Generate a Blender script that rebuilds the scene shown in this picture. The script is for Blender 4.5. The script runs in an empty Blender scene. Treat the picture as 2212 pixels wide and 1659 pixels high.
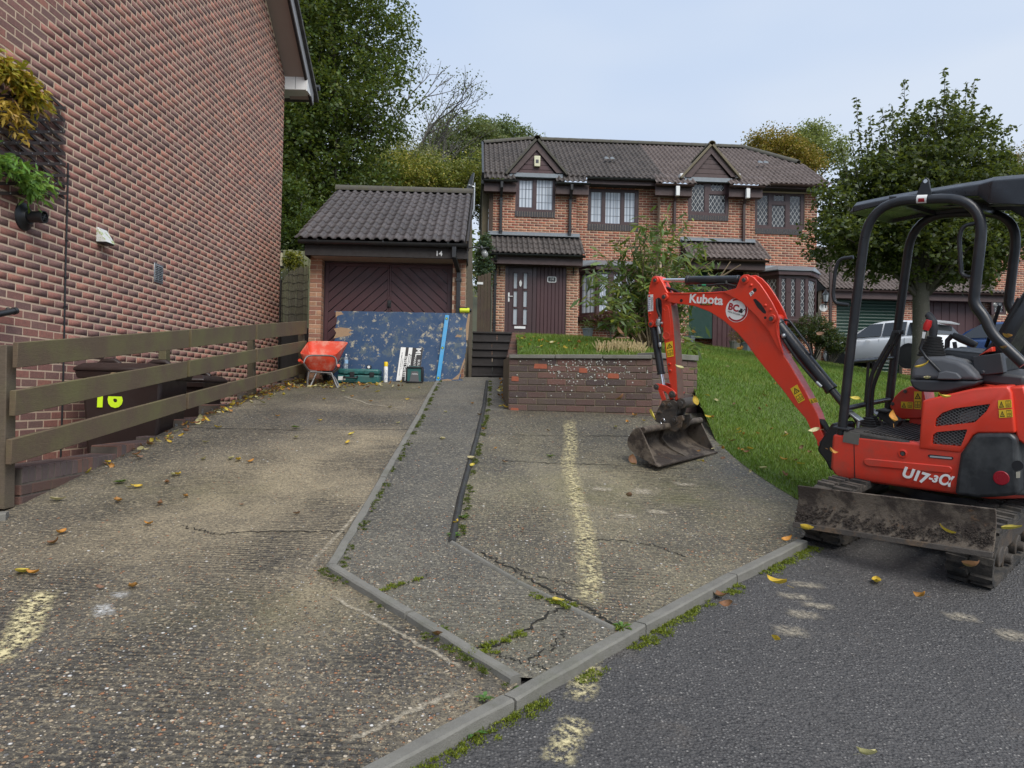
import bpy, math, random
import numpy as np
from mathutils import Vector, Matrix
random.seed(7)
RNG = np.random.default_rng(7)
R = math.radians
F, CX, CY, HOR = 1631.0, 1106.0, 829.5, 862.0
EYE = Vector((0.0, 0.0, 1.55))
PITCH = math.atan((HOR - CY) / F)
ROLL = 0.019
scene = bpy.context.scene
COL = scene.collection
cam = bpy.data.cameras.new('camera'); camo = bpy.data.objects.new('camera', cam)
COL.objects.link(camo); scene.camera = camo
cam.sensor_width = 36.0; cam.lens = 36.0 * F / 2212.0
cam.clip_start = 0.05; cam.clip_end = 3000
camo.matrix_basis = Matrix.Translation(EYE) @ Matrix.Rotation(R(90) + PITCH, 4, 'X') @ Matrix.Rotation(ROLL, 4, 'Z')
SUN_EL, SUN_AZ = 47.0, 152.0      # azimuth clockwise from +Y (ahead): behind the viewer, to the right
world = bpy.data.worlds.new('World'); scene.world = world; world.use_nodes = True
wt = world.node_tree; wt.nodes.clear()
def wn(t): return wt.nodes.new(t)
sky = wn('ShaderNodeTexSky'); sky.sky_type = 'NISHITA'; sky.sun_disc = False
sky.sun_elevation = R(SUN_EL); sky.sun_rotation = R(SUN_AZ)
sky.air_density = 1.0; sky.dust_density = 4.0; sky.ozone_density = 1.5
b1 = wn('ShaderNodeBackground'); b1.inputs['Strength'].default_value = 0.07
wt.links.new(sky.outputs[0], b1.inputs['Color'])
tc = wn('ShaderNodeTexCoord'); mp = wn('ShaderNodeMapping'); mp.inputs['Scale'].default_value = (1.0, 1.0, 3.0)
nz = wn('ShaderNodeTexNoise'); nz.inputs['Scale'].default_value = 1.6; nz.inputs['Detail'].default_value = 3.0
nz.inputs['Roughness'].default_value = 0.45
rp = wn('ShaderNodeValToRGB')
rp.color_ramp.elements[0].position = 0.34; rp.color_ramp.elements[0].color = (0.56, 0.70, 0.94, 1)
rp.color_ramp.elements[1].position = 0.66; rp.color_ramp.elements[1].color = (0.74, 0.83, 0.97, 1)
wt.links.new(tc.outputs['Generated'], mp.inputs[0]); wt.links.new(mp.outputs[0], nz.inputs['Vector'])
wt.links.new(nz.outputs['Fac'], rp.inputs[0])
b2 = wn('ShaderNodeBackground'); b2.inputs['Strength'].default_value = 0.44
wt.links.new(rp.outputs[0], b2.inputs['Color'])
mx = wn('ShaderNodeMixShader'); mx.inputs[0].default_value = 0.93
wt.links.new(b1.outputs[0], mx.inputs[1]); wt.links.new(b2.outputs[0], mx.inputs[2])
wo = wn('ShaderNodeOutputWorld'); wt.links.new(mx.outputs[0], wo.inputs['Surface'])
sl = bpy.data.lights.new('sun', 'SUN'); sl.energy = 1.5; sl.angle = R(40); sl.color = (1.0, 0.96, 0.9)
so = bpy.data.objects.new('sun', sl); COL.objects.link(so)
_d = Vector((math.sin(R(SUN_AZ)) * math.cos(R(SUN_EL)), math.cos(R(SUN_AZ)) * math.cos(R(SUN_EL)), math.sin(R(SUN_EL))))
so.rotation_euler = _d.to_track_quat('Z', 'Y').to_euler(); so.location = (0, 0, 30)
vs = scene.view_settings
vs.view_transform = 'Standard'; vs.look = 'None'; vs.exposure = 1.15; vs.gamma = 1.0; vs.use_curve_mapping = False
scene.cycles.use_denoising = True
scene.cycles.max_bounces = 6; scene.cycles.diffuse_bounces = 3; scene.cycles.glossy_bounces = 3
scene.cycles.transmission_bounces = 4; scene.cycles.transparent_max_bounces = 8
scene.cycles.sample_clamp_indirect = 6.0
def ray(dx, dy):
 r, u = (dx - CX) / F, (CY - dy) / F
 r, u = r * math.cos(ROLL) - u * math.sin(ROLL), r * math.sin(ROLL) + u * math.cos(ROLL)
 c, s = math.cos(PITCH), math.sin(PITCH)
 return Vector((r, c - u * s, s + u * c))
def at(dx, dy, Y):
 r = ray(dx, dy); return EYE + r * (Y / r.y)
def proj(p):
 d = Vector(p) - EYE; c, s = math.cos(PITCH), math.sin(PITCH)
 fw = d.y * c + d.z * s; up = -d.y * s + d.z * c
 r, u = d.x / fw, up / fw
 return (CX + F * (r * math.cos(ROLL) + u * math.sin(ROLL)), CY - F * (-r * math.sin(ROLL) + u * math.cos(ROLL)), fw)
def hit_plane(dx, dy, O, N):
 r = ray(dx, dy); return EYE + r * ((O - EYE).dot(N) / r.dot(N))
class Frame:
 def __init__(s, O, yaw):
  s.O = Vector(O); a = R(yaw)
  s.U = Vector((math.cos(a), math.sin(a), 0)); s.W = Vector((math.sin(a), -math.cos(a), 0)); s.Z = Vector((0, 0, 1))
 def uz(s, dx, dy, w=0.0):
  p = hit_plane(dx, dy, s.O + s.W * w, s.W) - s.O
  return p.dot(s.U), p.z
 def p(s, u, w, z): return s.O + s.U * u + s.W * w + s.Z * z
class TPS:
 def __init__(s, pts, lam=0.0):
  P = np.array(pts, float); s.P = P[:, :2]; n = len(P)
  K = s.k(s.P, s.P) + lam * np.eye(n); Q = np.c_[np.ones(n), s.P]
  A = np.zeros((n + 3, n + 3)); A[:n, :n] = K; A[:n, n:] = Q; A[n:, :n] = Q.T
  s.w = np.linalg.solve(A, np.r_[P[:, 2], 0, 0, 0])
 @staticmethod
 def k(a, b):
  r2 = ((a[:, None, :] - b[None, :, :]) ** 2).sum(-1)
  return 0.5 * r2 * np.log(r2 + 1e-12)
 def arr(s, xy):
  xy = np.asarray(xy, float); out = np.empty(len(xy))
  for i in range(0, len(xy), 20000):
   q = xy[i:i + 20000]; out[i:i + 20000] = s.k(q, s.P) @ s.w[:-3] + s.w[-3] + q @ s.w[-2:]
  return out
 def __call__(s, x, y): return float(s.arr([[x, y]])[0])
ZG = TPS([(0, 0, 0), (-3.16, 4.9, .79), (0, 8.65, 1.38), (1.55, 8.3, 1.36), (-3.4, 12.4, 1.80), (-.9, 12.5, 1.85), (.4, 12.6, 1.88),
   (2.0, 4.8, .625), (2.73, 4.34, .54), (1.23, 6.35, .95), (3.07, 5.44, .69), (6, 5, .50), (6.5, 9, 1.05), (8, 0, -.35), (-6, 0, .2),
   (-6, -8, -.95), (8, -8, -1.4), (0, -8, -1.15), (-3.3, 8.6, 1.36), (-8, 5, .95), (-8, 12, 1.9), (12, 6, .5), (2.4, 8.7, 1.38)])
def hit_ground(dx, dy, H=None):
 t0 = 5.3 if H else 1.0; H = H or ZG; r = ray(dx, dy)
 for i in range(700):
  t1 = t0 * 1.012; p = EYE + r * t1
  if p.z < H(p.x, p.y):
   a, b = t0, t1
   for _ in range(20):
    m = (a + b) / 2; q = EYE + r * m
    if q.z < H(q.x, q.y): b = m
    else: a = m
   return EYE + r * b
  t0 = t1
 return None
PINV = {}
def props(o, label=None, cat=None, group=None, kind=None):
 if label: o['label'] = label
 if cat: o['category'] = cat
 if group: o['group'] = group
 if kind: o['kind'] = kind
 return o
def thing(name, label, cat, loc=(0, 0, 0), group=None, M=None):
 o = bpy.data.objects.new(name, None); COL.objects.link(o); o.empty_display_size = 0.2
 if M is not None: o.matrix_basis = M; PINV[o.name] = Matrix.Identity(4)
 else: o.location = loc; PINV[o.name] = Matrix.Translation(Vector(loc)).inverted()
 return props(o, label, cat, group)
def struct(name):
 o = bpy.data.objects.new(name, None); COL.objects.link(o); PINV[o.name] = Matrix.Identity(4)
 o['kind'] = 'structure'; return o
def link(name, me, mt, parent=None, **kw):
 o = bpy.data.objects.new(name, me); COL.objects.link(o)
 if mt is not None and len(me.materials) == 0: me.materials.append(mt)
 if parent is not None:
  o.parent = parent
  if parent.name in PINV: o.matrix_parent_inverse = PINV[parent.name]
 return props(o, **kw)
def inst(src, parent, M, name=None):
 o = bpy.data.objects.new(name or src.name.split('.')[0], src if isinstance(src, bpy.types.Mesh) else src.data)
 COL.objects.link(o); o.matrix_basis = M
 if parent is not None:
  o.parent = parent
  if parent.name in PINV: o.matrix_parent_inverse = PINV[parent.name]
 return o
def np_mesh(name, V, Fq, mt=None, col=None, smooth=False):
 V = np.asarray(V, np.float32); Fq = np.asarray(Fq, np.int32); k = Fq.shape[1]
 me = bpy.data.meshes.new(name)
 me.vertices.add(len(V)); me.vertices.foreach_set('co', V.ravel())
 me.loops.add(Fq.size); me.loops.foreach_set('vertex_index', Fq.ravel())
 me.polygons.add(len(Fq)); me.polygons.foreach_set('loop_start', np.arange(0, Fq.size, k, dtype=np.int32))
 me.polygons.foreach_set('loop_total', np.full(len(Fq), k, np.int32))
 if smooth: me.polygons.foreach_set('use_smooth', np.ones(len(Fq), bool))
 if col is not None:
  a = me.attributes.new('Col', 'FLOAT_COLOR', 'POINT')
  c = np.ones((len(V), 4), np.float32); c[:, :3] = col; a.data.foreach_set('color', c.ravel())
 me.update(); me.validate()
 if mt: me.materials.append(mt)
 return me
def orth(d):
 d = Vector(d).normalized(); a = Vector((0, 0, 1)) if abs(d.z) < .9 else Vector((1, 0, 0))
 u = d.cross(a).normalized(); return u, d.cross(u).normalized()
class MB:
 def __init__(s, X=None): s.v = []; s.f = []; s.X = X
 def add(s, vs_, fs):
  b = len(s.v)
  for p in vs_:
   p = Vector(p); s.v.append(tuple(s.X(p)) if s.X else tuple(p))
  s.f += [tuple(b + i for i in f) for f in fs]; return s
 def box(s, x0, x1, y0, y1, z0, z1):
  return s.add([(x0, y0, z0), (x1, y0, z0), (x1, y1, z0), (x0, y1, z0), (x0, y0, z1), (x1, y0, z1), (x1, y1, z1), (x0, y1, z1)],
      [(3, 2, 1, 0), (4, 5, 6, 7), (0, 1, 5, 4), (1, 2, 6, 5), (2, 3, 7, 6), (3, 0, 4, 7)])
 def obox(s, c, a, b, d):
  c, a, b, d = Vector(c), Vector(a), Vector(b), Vector(d)
  return s.add([c - a - b - d, c + a - b - d, c + a + b - d, c - a + b - d, c - a - b + d, c + a - b + d, c + a + b + d, c - a + b + d],
      [(3, 2, 1, 0), (4, 5, 6, 7), (0, 1, 5, 4), (1, 2, 6, 5), (2, 3, 7, 6), (3, 0, 4, 7)])
 def bar(s, p0, p1, w, h, up=(0, 0, 1)):
  p0, p1 = Vector(p0), Vector(p1); d = (p1 - p0); u = Vector(up); a = d.cross(u).normalized(); n = a.cross(d).normalized()
  return s.obox((p0 + p1) / 2, d / 2, a * w / 2, n * h / 2)
 def cyl(s, p0, p1, r0, r1=None, n=16, cap=True):
  r1 = r0 if r1 is None else r1
  p0, p1 = Vector(p0), Vector(p1); u, w = orth(p1 - p0); vv = []
  for p, r in ((p0, r0), (p1, r1)):
   for i in range(n):
    a = 2 * math.pi * i / n; vv.append(p + u * (r * math.cos(a)) + w * (r * math.sin(a)))
  fs = [(i, (i + 1) % n, n + (i + 1) % n, n + i) for i in range(n)]
  if cap: fs += [tuple(range(n - 1, -1, -1)), tuple(range(n, 2 * n))]
  return s.add(vv, fs)
 def tube(s, path, r, n=10, closed=False, cap=True):
  P = [Vector(p) for p in path]; m = len(P); rr = r if hasattr(r, '__len__') else [r] * m
  vv = []; u = None
  for i in range(m):
   t = (P[(i + 1) % m] - P[i - 1]) if closed else (P[min(i + 1, m - 1)] - P[max(i - 1, 0)])
   t.normalize()
   if u is None: u, w = orth(t)
   else:
    u = (u - t * u.dot(t)).normalized()
   w = t.cross(u)
   for k in range(n):
    a = 2 * math.pi * k / n; vv.append(P[i] + (u * math.cos(a) + w * math.sin(a)) * rr[i])
  fs = []
  for i in range(m if closed else m - 1):
   j = (i + 1) % m
   for k in range(n): fs.append((i * n + k, i * n + (k + 1) % n, j * n + (k + 1) % n, j * n + k))
  if cap and not closed: fs += [tuple(range(n - 1, -1, -1)), tuple(range((m - 1) * n, m * n))]
  return s.add(vv, fs)
 def prism(s, poly, fn, t0, t1):
  n = len(poly)
  vv = [fn(a, b, t0) for a, b in poly] + [fn(a, b, t1) for a, b in poly]
  return s.add(vv, [tuple(range(n - 1, -1, -1)), tuple(range(n, 2 * n))] + [(i, (i + 1) % n, n + (i + 1) % n, n + i) for i in range(n)])
 def ring(s, outer, inner, fn, t0, t1):
  n = len(outer); vv = []
  for t in (t0, t1):
   vv += [fn(a, b, t) for a, b in outer] + [fn(a, b, t) for a, b in inner]
  fs = []
  for i in range(n):
   j = (i + 1) % n
   fs += [(i, j, n + j, n + i), (2 * n + j, 2 * n + i, 3 * n + i, 3 * n + j), (j, i, 2 * n + i, 2 * n + j), (n + i, n + j, 3 * n + j, 3 * n + i)]
  return s.add(vv, fs)
 def loft(s, rings, cap=True, closed=True):
  n = len(rings[0]); vv = [p for r in rings for p in r]; fs = []
  for i in range(len(rings) - 1):
   for k in range(n if closed else n - 1):
    fs.append((i * n + k, i * n + (k + 1) % n, (i + 1) * n + (k + 1) % n, (i + 1) * n + k))
  if cap and closed: fs += [tuple(range(n - 1, -1, -1)), tuple(range((len(rings) - 1) * n, len(rings) * n))]
  return s.add(vv, fs)
 def ball(s, c, r, nu=12, nv=8, sc=(1, 1, 1)):
  rings = []
  for j in range(nv + 1):
   th = math.pi * j / nv; rr = max(math.sin(th), 1e-3)
   rings.append([Vector(c) + Vector((r * sc[0] * rr * math.cos(2 * math.pi * i / nu), r * sc[1] * rr * math.sin(2 * math.pi * i / nu), r * sc[2] * math.cos(th))) for i in range(nu)])
  return s.loft(rings)
 def lathe(s, prof, o, ax, n=20, cap=True):
  o, ax = Vector(o), Vector(ax).normalized(); u, w = orth(ax)
  return s.loft([[o + ax * h + (u * math.cos(2 * math.pi * i / n) + w * math.sin(2 * math.pi * i / n)) * max(r, 1e-4) for i in range(n)] for r, h in prof], cap)
 def mesh(s, name):
  me = bpy.data.meshes.new(name); me.from_pydata(s.v, [], s.f); me.validate()
  import bmesh
  bm = bmesh.new(); bm.from_mesh(me); bmesh.ops.recalc_face_normals(bm, faces=bm.faces); bm.to_mesh(me); bm.free()
  return me
 def build(s, name, mt, parent=None, smooth=None, bevel=0, seg=2, **kw):
  me = s.mesh(name)
  o = link(name, me, mt, parent, **kw)
  if bevel:
   b = o.modifiers.new('bevel', 'BEVEL'); b.width = bevel; b.segments = seg; b.limit_method = 'ANGLE'; b.angle_limit = R(35)
   if smooth is None: smooth = 40
  if smooth:
   me.polygons.foreach_set('use_smooth', np.ones(len(me.polygons), bool))
   try: me.set_sharp_from_angle(angle=R(smooth))
   except Exception: pass
  return o
def bez(pts, n=8):
 P = [Vector(p) for p in pts]; out = []
 for i in range(len(P) - 1):
  p0, p1, p2, p3 = P[max(i - 1, 0)], P[i], P[i + 1], P[min(i + 2, len(P) - 1)]
  for k in range(n):
   t = k / n
   out.append(0.5 * ((2 * p1) + (p2 - p0) * t + (2 * p0 - 5 * p1 + 4 * p2 - p3) * t * t + (3 * p1 - p0 - 3 * p2 + p3) * t ** 3))
 return out + [P[-1]]
def fillet(pts, rad, n=5):
 P = [Vector(p) for p in pts]; out = [P[0]]
 for i in range(1, len(P) - 1):
  r = rad[i - 1] if hasattr(rad, '__len__') else rad
  a = (P[i - 1] - P[i]); b = (P[i + 1] - P[i]); r = min(r, a.length * .49, b.length * .49)
  A, B = P[i] + a.normalized() * r, P[i] + b.normalized() * r
  for k in range(n + 1):
   t = k / n; out.append(A * (1 - t) ** 2 + P[i] * 2 * t * (1 - t) + B * t * t)
 return out + [P[-1]]
def round_poly(pts, rad, n=4):
 P = [Vector((a, b, 0)) for a, b in pts]; m = len(P); out = []
 for i in range(m):
  r = rad[i] if hasattr(rad, '__len__') else rad
  a = P[i - 1] - P[i]; b = P[(i + 1) % m] - P[i]; r = min(r, a.length * .45, b.length * .45)
  if r < 1e-5: out.append((P[i].x, P[i].y)); continue
  A, B = P[i] + a.normalized() * r, P[i] + b.normalized() * r
  for k in range(n + 1):
   t = k / n; q = A * (1 - t) ** 2 + P[i] * 2 * t * (1 - t) + B * t * t; out.append((q.x, q.y))
 return out
def text(body, size, mt, parent, M, name='lettering', ext=0.0008, align='CENTER', shear=0, bold=0.0, space=1.0):
 cu = bpy.data.curves.new('t', 'FONT'); cu.body = body; cu.size = size; cu.extrude = ext; cu.align_x = align; cu.align_y = 'CENTER'
 cu.shear = shear; cu.offset = bold; cu.space_character = space; cu.resolution_u = 3
 tmp = bpy.data.objects.new('t', cu); COL.objects.link(tmp)
 bpy.context.view_layer.update()
 me = bpy.data.meshes.new_from_object(tmp.evaluated_get(bpy.context.evaluated_depsgraph_get()))
 bpy.data.objects.remove(tmp); bpy.data.curves.remove(cu)
 me.materials.clear(); me.transform(M)
 return link(name, me, mt, parent)
def plane_M(o, x, y):
 x, y = Vector(x).normalized(), Vector(y).normalized(); z = x.cross(y)
 return Matrix(((x.x, y.x, z.x, o[0]), (x.y, y.y, z.y, o[1]), (x.z, y.z, z.z, o[2]), (0, 0, 0, 1)))
class NT:
 def __init__(s, name, rough=0.6, metal=0.0, col=None, spec=None):
  s.m = bpy.data.materials.new(name); s.m.use_nodes = True; s.t = s.m.node_tree
  s.b = s.t.nodes['Principled BSDF']; s.out = s.t.nodes['Material Output']
  s.b.inputs['Roughness'].default_value = rough; s.b.inputs['Metallic'].default_value = metal
  if spec is not None: s.b.inputs['Specular IOR Level'].default_value = spec
  if col is not None: s.b.inputs['Base Color'].default_value = (*col, 1)
 def set(s, sock, v):
  if isinstance(v, bpy.types.NodeSocket): s.t.links.new(v, sock)
  elif v is not None:
   if hasattr(v, '__len__') and len(v) == 3 and sock.type == 'RGBA': v = (*v, 1)
   sock.default_value = v
 def node(s, typ, ins=None, **pr):
  n = s.t.nodes.new(typ)
  for k, v in pr.items(): setattr(n, k, v)
  for k, v in (ins or {}).items(): s.set(n.inputs[k], v)
  return n
 def obj(s): return s.node('ShaderNodeTexCoord').outputs['Object']
 def gen(s): return s.node('ShaderNodeTexCoord').outputs['Generated']
 def pos(s): return s.node('ShaderNodeNewGeometry').outputs['Position']
 def map(s, vec, scale=(1, 1, 1), rot=(0, 0, 0), loc=(0, 0, 0)):
  return s.node('ShaderNodeMapping', {'Vector': vec, 'Scale': scale, 'Rotation': rot, 'Location': loc}).outputs[0]
 def noise(s, scale, detail=4, rough=.55, vec=None, dist=0.0, out='Fac'):
  return s.node('ShaderNodeTexNoise', {'Vector': vec if vec is not None else s.pos(), 'Scale': scale, 'Detail': detail, 'Roughness': rough, 'Distortion': dist}).outputs[out]
 def vor(s, scale, vec=None, feature='F1', out='Distance', rnd=1.0):
  return s.node('ShaderNodeTexVoronoi', {'Vector': vec if vec is not None else s.pos(), 'Scale': scale, 'Randomness': rnd}, feature=feature).outputs[out]
 def wave(s, scale, vec, dist=0, detail=2, dscale=1, axis='X', typ='BANDS'):
  return s.node('ShaderNodeTexWave', {'Vector': vec, 'Scale': scale, 'Distortion': dist, 'Detail': detail, 'Detail Scale': dscale}, bands_direction=axis, wave_type=typ).outputs['Fac']
 def ramp(s, fac, stops, interp='LINEAR'):
  n = s.node('ShaderNodeValToRGB', {'Fac': fac}); cr = n.color_ramp; cr.interpolation = interp
  while len(cr.elements) < len(stops): cr.elements.new(0.5)
  for e, (p, c) in zip(cr.elements, stops):
   e.position = p; e.color = (*c, 1) if hasattr(c, '__len__') else (c, c, c, 1)
  return n.outputs[0]
 def mix(s, fac, a, b, blend='MIX'):
  n = s.t.nodes.new('ShaderNodeMix'); n.data_type = 'RGBA'; n.blend_type = blend
  s.set(n.inputs[0], fac); s.set(n.inputs[6], a); s.set(n.inputs[7], b); return n.outputs[2]
 def math(s, op, a, b=None, clamp=False):
  n = s.t.nodes.new('ShaderNodeMath'); n.operation = op; n.use_clamp = clamp
  s.set(n.inputs[0], a)
  if b is not None: s.set(n.inputs[1], b)
  return n.outputs[0]
 def attr(s, name, out='Color'): return s.node('ShaderNodeAttribute', attribute_name=name).outputs[out]
 def rnd(s): return s.node('ShaderNodeObjectInfo').outputs['Random']
 def sep(s, c):
  n = s.node('ShaderNodeSeparateColor', {'Color': c}); return n.outputs
 def xyz(s, v):
  n = s.node('ShaderNodeSeparateXYZ', {'Vector': v}); return n.outputs
 def bump(s, h, strength=.5, dist=.01):
  n = s.node('ShaderNodeBump', {'Height': h, 'Strength': strength, 'Distance': dist}); s.set(s.b.inputs['Normal'], n.outputs[0])
 def base(s, c): s.set(s.b.inputs['Base Color'], c); return s
 def rough(s, c): s.set(s.b.inputs['Roughness'], c); return s
 def done(s): return s.m
def simple(name, col, rough=.5, metal=0, var=.15, vscale=6, bump=0, bscale=60, dirt=None, dirt_amt=.5, dscale=3, spec=None):
 t = NT(name, rough, metal, spec=spec)
 n = t.noise(vscale, 5, .6)
 c = t.mix(n, tuple(max(0, x * (1 - var)) for x in col), tuple(min(1, x * (1 + var)) for x in col))
 if dirt:
  f = t.ramp(t.noise(dscale, 8, .68), [(.45, 0.0), (.75, dirt_amt)])
  c = t.mix(f, c, dirt)
 t.base(c)
 t.rough(t.ramp(t.noise(vscale * 2.3, 4), [(.3, max(.02, rough - .08)), (.7, min(1, rough + .1))]))
 if bump: t.bump(t.noise(bscale, 6, .65), bump, .004)
 return t.done()
PAL_L = [(0.317, 0.126, 0.101), (0.269, 0.117, 0.098), (0.230, 0.111, 0.098), (0.352, 0.144, 0.111), (0.206, 0.109, 0.098), (0.284, 0.135, 0.114), (0.381, 0.157, 0.114), (0.244, 0.126, 0.108)]
PAL_H = [(0.356, 0.111, 0.065), (0.309, 0.095, 0.059), (0.404, 0.137, 0.079), (0.261, 0.090, 0.061), (0.356, 0.148, 0.089), (0.202, 0.079, 0.059), (0.427, 0.190, 0.114)]
PAL_G = [(0.365, 0.176, 0.106), (0.405, 0.208, 0.125), (0.338, 0.150, 0.094), (0.446, 0.240, 0.144), (0.297, 0.130, 0.088)]
PAL_P = [(0.102, 0.058, 0.050), (0.078, 0.049, 0.045), (0.132, 0.070, 0.057), (0.066, 0.046, 0.045), (0.114, 0.072, 0.060), (0.156, 0.075, 0.060), (0.090, 0.064, 0.054)]
PAL_C = [(0.150, 0.106, 0.098), (0.124, 0.094, 0.090), (0.169, 0.103, 0.086), (0.202, 0.106, 0.079), (0.137, 0.100, 0.094)]
def brick_mat(name, pal, attr=False, speckle=(.46, .34, .24), sp=.35, moss=0.0):
 t = NT(name, .9)
 if attr: c = t.attr('Col')
 else:
  n = len(pal); c = t.ramp(t.rnd(), [(i / n, p) for i, p in enumerate(pal)], 'CONSTANT')
 c = t.mix(t.ramp(t.noise(28, 4, .6), [(.35, .0), (.75, .45)]), c, (.10, .065, .06))
 c = t.mix(t.ramp(t.noise(170, 3, .6), [(.52, 0.0), (.66, sp)]), c, speckle)
 if moss: c = t.mix(t.ramp(t.noise(5, 6, .7), [(.5, 0.0), (.7, moss)]), c, (.11, .11, .045))
 t.base(c); t.bump(t.noise(150, 5, .7), .7, .004)
 return t.done()
def mortar_mat(name, col, bump=.5):
 t = NT(name, .95)
 t.base(t.mix(t.noise(14, 6, .65), tuple(x * .72 for x in col), tuple(min(1, x * 1.15) for x in col))); t.bump(t.noise(240, 4, .7), bump, .004)
 return t.done()
M = {}
M['brick_left'] = brick_mat('brown red brick', PAL_L); M['brick_left_a'] = brick_mat('brown red brick far', PAL_L, True)
M['brick_house'] = brick_mat('orange red brick', PAL_H, True, sp=.2); M['brick_garage'] = brick_mat('buff red brick', PAL_G, False, (.42, .36, .24), .3, .3)
M['brick_plant'] = brick_mat('weathered dark brick', PAL_P, False, (.5, .48, .42), .16, .22)
M['brick_cap'] = brick_mat('blue brown capping brick', PAL_C, False, (.2, .15, .13), .12)
M['brick_step'] = brick_mat('brown low wall brick', [(.12, .065, .05), (.155, .08, .06), (.10, .062, .052)], False, (.2, .15, .13), .12, .4)
M['mortar_left'] = mortar_mat('sandy mortar', (.66, .50, .36)); M['mortar_house'] = mortar_mat('pale mortar', (.58, .46, .34))
M['mortar_dark'] = mortar_mat('dirty mortar', (.17, .14, .09)); M['mortar_step'] = mortar_mat('grey mortar', (.13, .11, .09))
def tile_mat(name, a, b, attr=False, moss=.4):
 t = NT(name, .62)
 c = t.mix(t.attr('Col', 'Fac') if attr else t.rnd(), a, b)
 c = t.mix(t.ramp(t.noise(9, 6, .7), [(.45, 0.0), (.8, .5)]), c, tuple(x * 2.0 for x in b))
 c = t.mix(t.ramp(t.noise(16, 7, .7), [(.58, 0.0), (.70, moss)]), c, (.10, .095, .035))
 c = t.mix(t.ramp(t.noise(70, 3, .6), [(.66, 0.0), (.74, .35)]), c, (.34, .33, .29))
 t.base(c); t.bump(t.noise(120, 5, .7), .5, .004); return t.done()
M['tile_garage'] = tile_mat('dark roof tile', (.045, .04, .042), (.078, .068, .07), False, .3)
M['tile_house'] = tile_mat('weathered roof tile', (.042, .035, .032), (.075, .062, .056), True, .4)
M['tile_house2'] = tile_mat('brown roof tile', (.085, .064, .057), (.12, .093, .084), True, .12)
M['mahogany'] = simple('dark mahogany upvc', (.055, .028, .028), .34, var=.2, vscale=3, bump=.15, bscale=90)
M['mahogany_wood'] = simple('stained fascia board', (.062, .036, .034), .55, var=.3, vscale=5, bump=.2, bscale=60)
M['garage_door'] = simple('maroon garage door', (.075, .03, .033), .42, var=.22, vscale=2.2, dirt=(.05, .04, .035), dirt_amt=.3, bump=.1)
M['black_plastic'] = simple('black gutter plastic', (.016, .017, .019), .38, var=.3, dirt=(.06, .06, .05), dirt_amt=.35, dscale=5)
M['dark_wood'] = simple('black stained timber', (.022, .018, .017), .7, var=.3, vscale=8, bump=.3)
M['white'] = simple('white paint', (.72, .73, .72), .45, var=.06, dirt=(.4, .38, .32), dirt_amt=.3)
M['soffit'] = simple('taupe soffit', (.36, .29, .25), .6, var=.08, vscale=2)
M['lead'] = simple('lead flashing', (.19, .215, .235), .45, .25, var=.25, vscale=9)
M['metal'] = simple('galvanised steel', (.42, .44, .45), .42, .85, var=.2, vscale=20)
M['steel_dark'] = simple('dull dark steel', (.12, .115, .11), .5, .8, var=.3, vscale=20)
M['chrome'] = simple('bright chrome rod', (.75, .76, .78), .12, 1.0, var=.04)
M['rubber'] = simple('black rubber', (.018, .018, .018), .75, var=.3, vscale=12, bump=.3)
def glass(name, tint=(.02, .022, .024), rough=.04):
 t = NT(name, rough, 0, tint, .9); t.bump(t.noise(1.1, 1), .03, .02); return t.done()
M['glass'] = glass('dark window glass')
t = NT('window pane over net curtain', .05, spec=.8)
t.base(t.mix(t.ramp(t.wave(3.2, t.map(t.obj(), (1, 1, .05)), 2.5, 3, 1.4), [(.2, 0.0), (.8, 1.0)]), (.30, .34, .40), (.55, .60, .66))); M['glass_net'] = t.done()
t = NT('frosted door glass', .22, spec=.7, col=(.36, .40, .43)); M['glass_frost'] = t.done()
def leaf_mat(name, transl=.35, rough=.5):
 t = NT(name, rough); c = t.attr('Col'); t.base(c)
 tr = t.node('ShaderNodeBsdfTranslucent', {'Color': t.mix(.5, c, (.25, .30, .03), 'MIX')})
 mx_ = t.node('ShaderNodeMixShader', {0: transl, 1: t.b.outputs[0], 2: tr.outputs[0]})
 t.t.links.new(mx_.outputs[0], t.out.inputs['Surface']); return t.done()
M['leaf'] = leaf_mat('tree leaves'); M['leaf_dry'] = leaf_mat('fallen leaf', .2, .65); M['grass'] = leaf_mat('grass blades', .3, .55)
def bark_mat(name, a, b, sc=30):
 t = NT(name, .9); v = t.map(t.pos(), (1, 1, .25)); t.base(t.mix(t.noise(sc, 6, .7, v), a, b)); t.bump(t.noise(sc * 2, 5, .7, v), .8, .02); return t.done()
M['bark'] = bark_mat('grey brown bark', (.035, .03, .024), (.11, .10, .08)); M['bark_thin'] = bark_mat('thin grey branches', (.06, .055, .045), (.13, .12, .10))
def wood_mat(name, a, b, green=.5, sc=9, gcol=(.15, .155, .05)):
 t = NT(name, .85); p = t.obj()
 w = t.wave(sc, t.map(p, (.25, .9, 6.0)), 5.0, 4, 1.1, 'Z')
 c = t.mix(w, a, b); c = t.mix(t.ramp(t.noise(60, 4, .7, t.map(p, (.6, 1, 9))), [(.35, 0.0), (.7, .6)]), c, tuple(x * .5 for x in a))
 if green: c = t.mix(t.ramp(t.noise(2.2, 5, .65), [(.42, 0.0), (.68, green)]), c, gcol)
 t.base(c); t.bump(w, .4, .004); return t.done()
M['fence_wood'] = wood_mat('weathered brown fence timber', (.095, .066, .042), (.18, .13, .08), .55)
M['post_wood'] = wood_mat('weathered fence post', (.085, .065, .045), (.18, .14, .10), .35)
M['pale_fence'] = wood_mat('pale green treated fence', (.28, .30, .17), (.40, .42, .26), .3)
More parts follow.
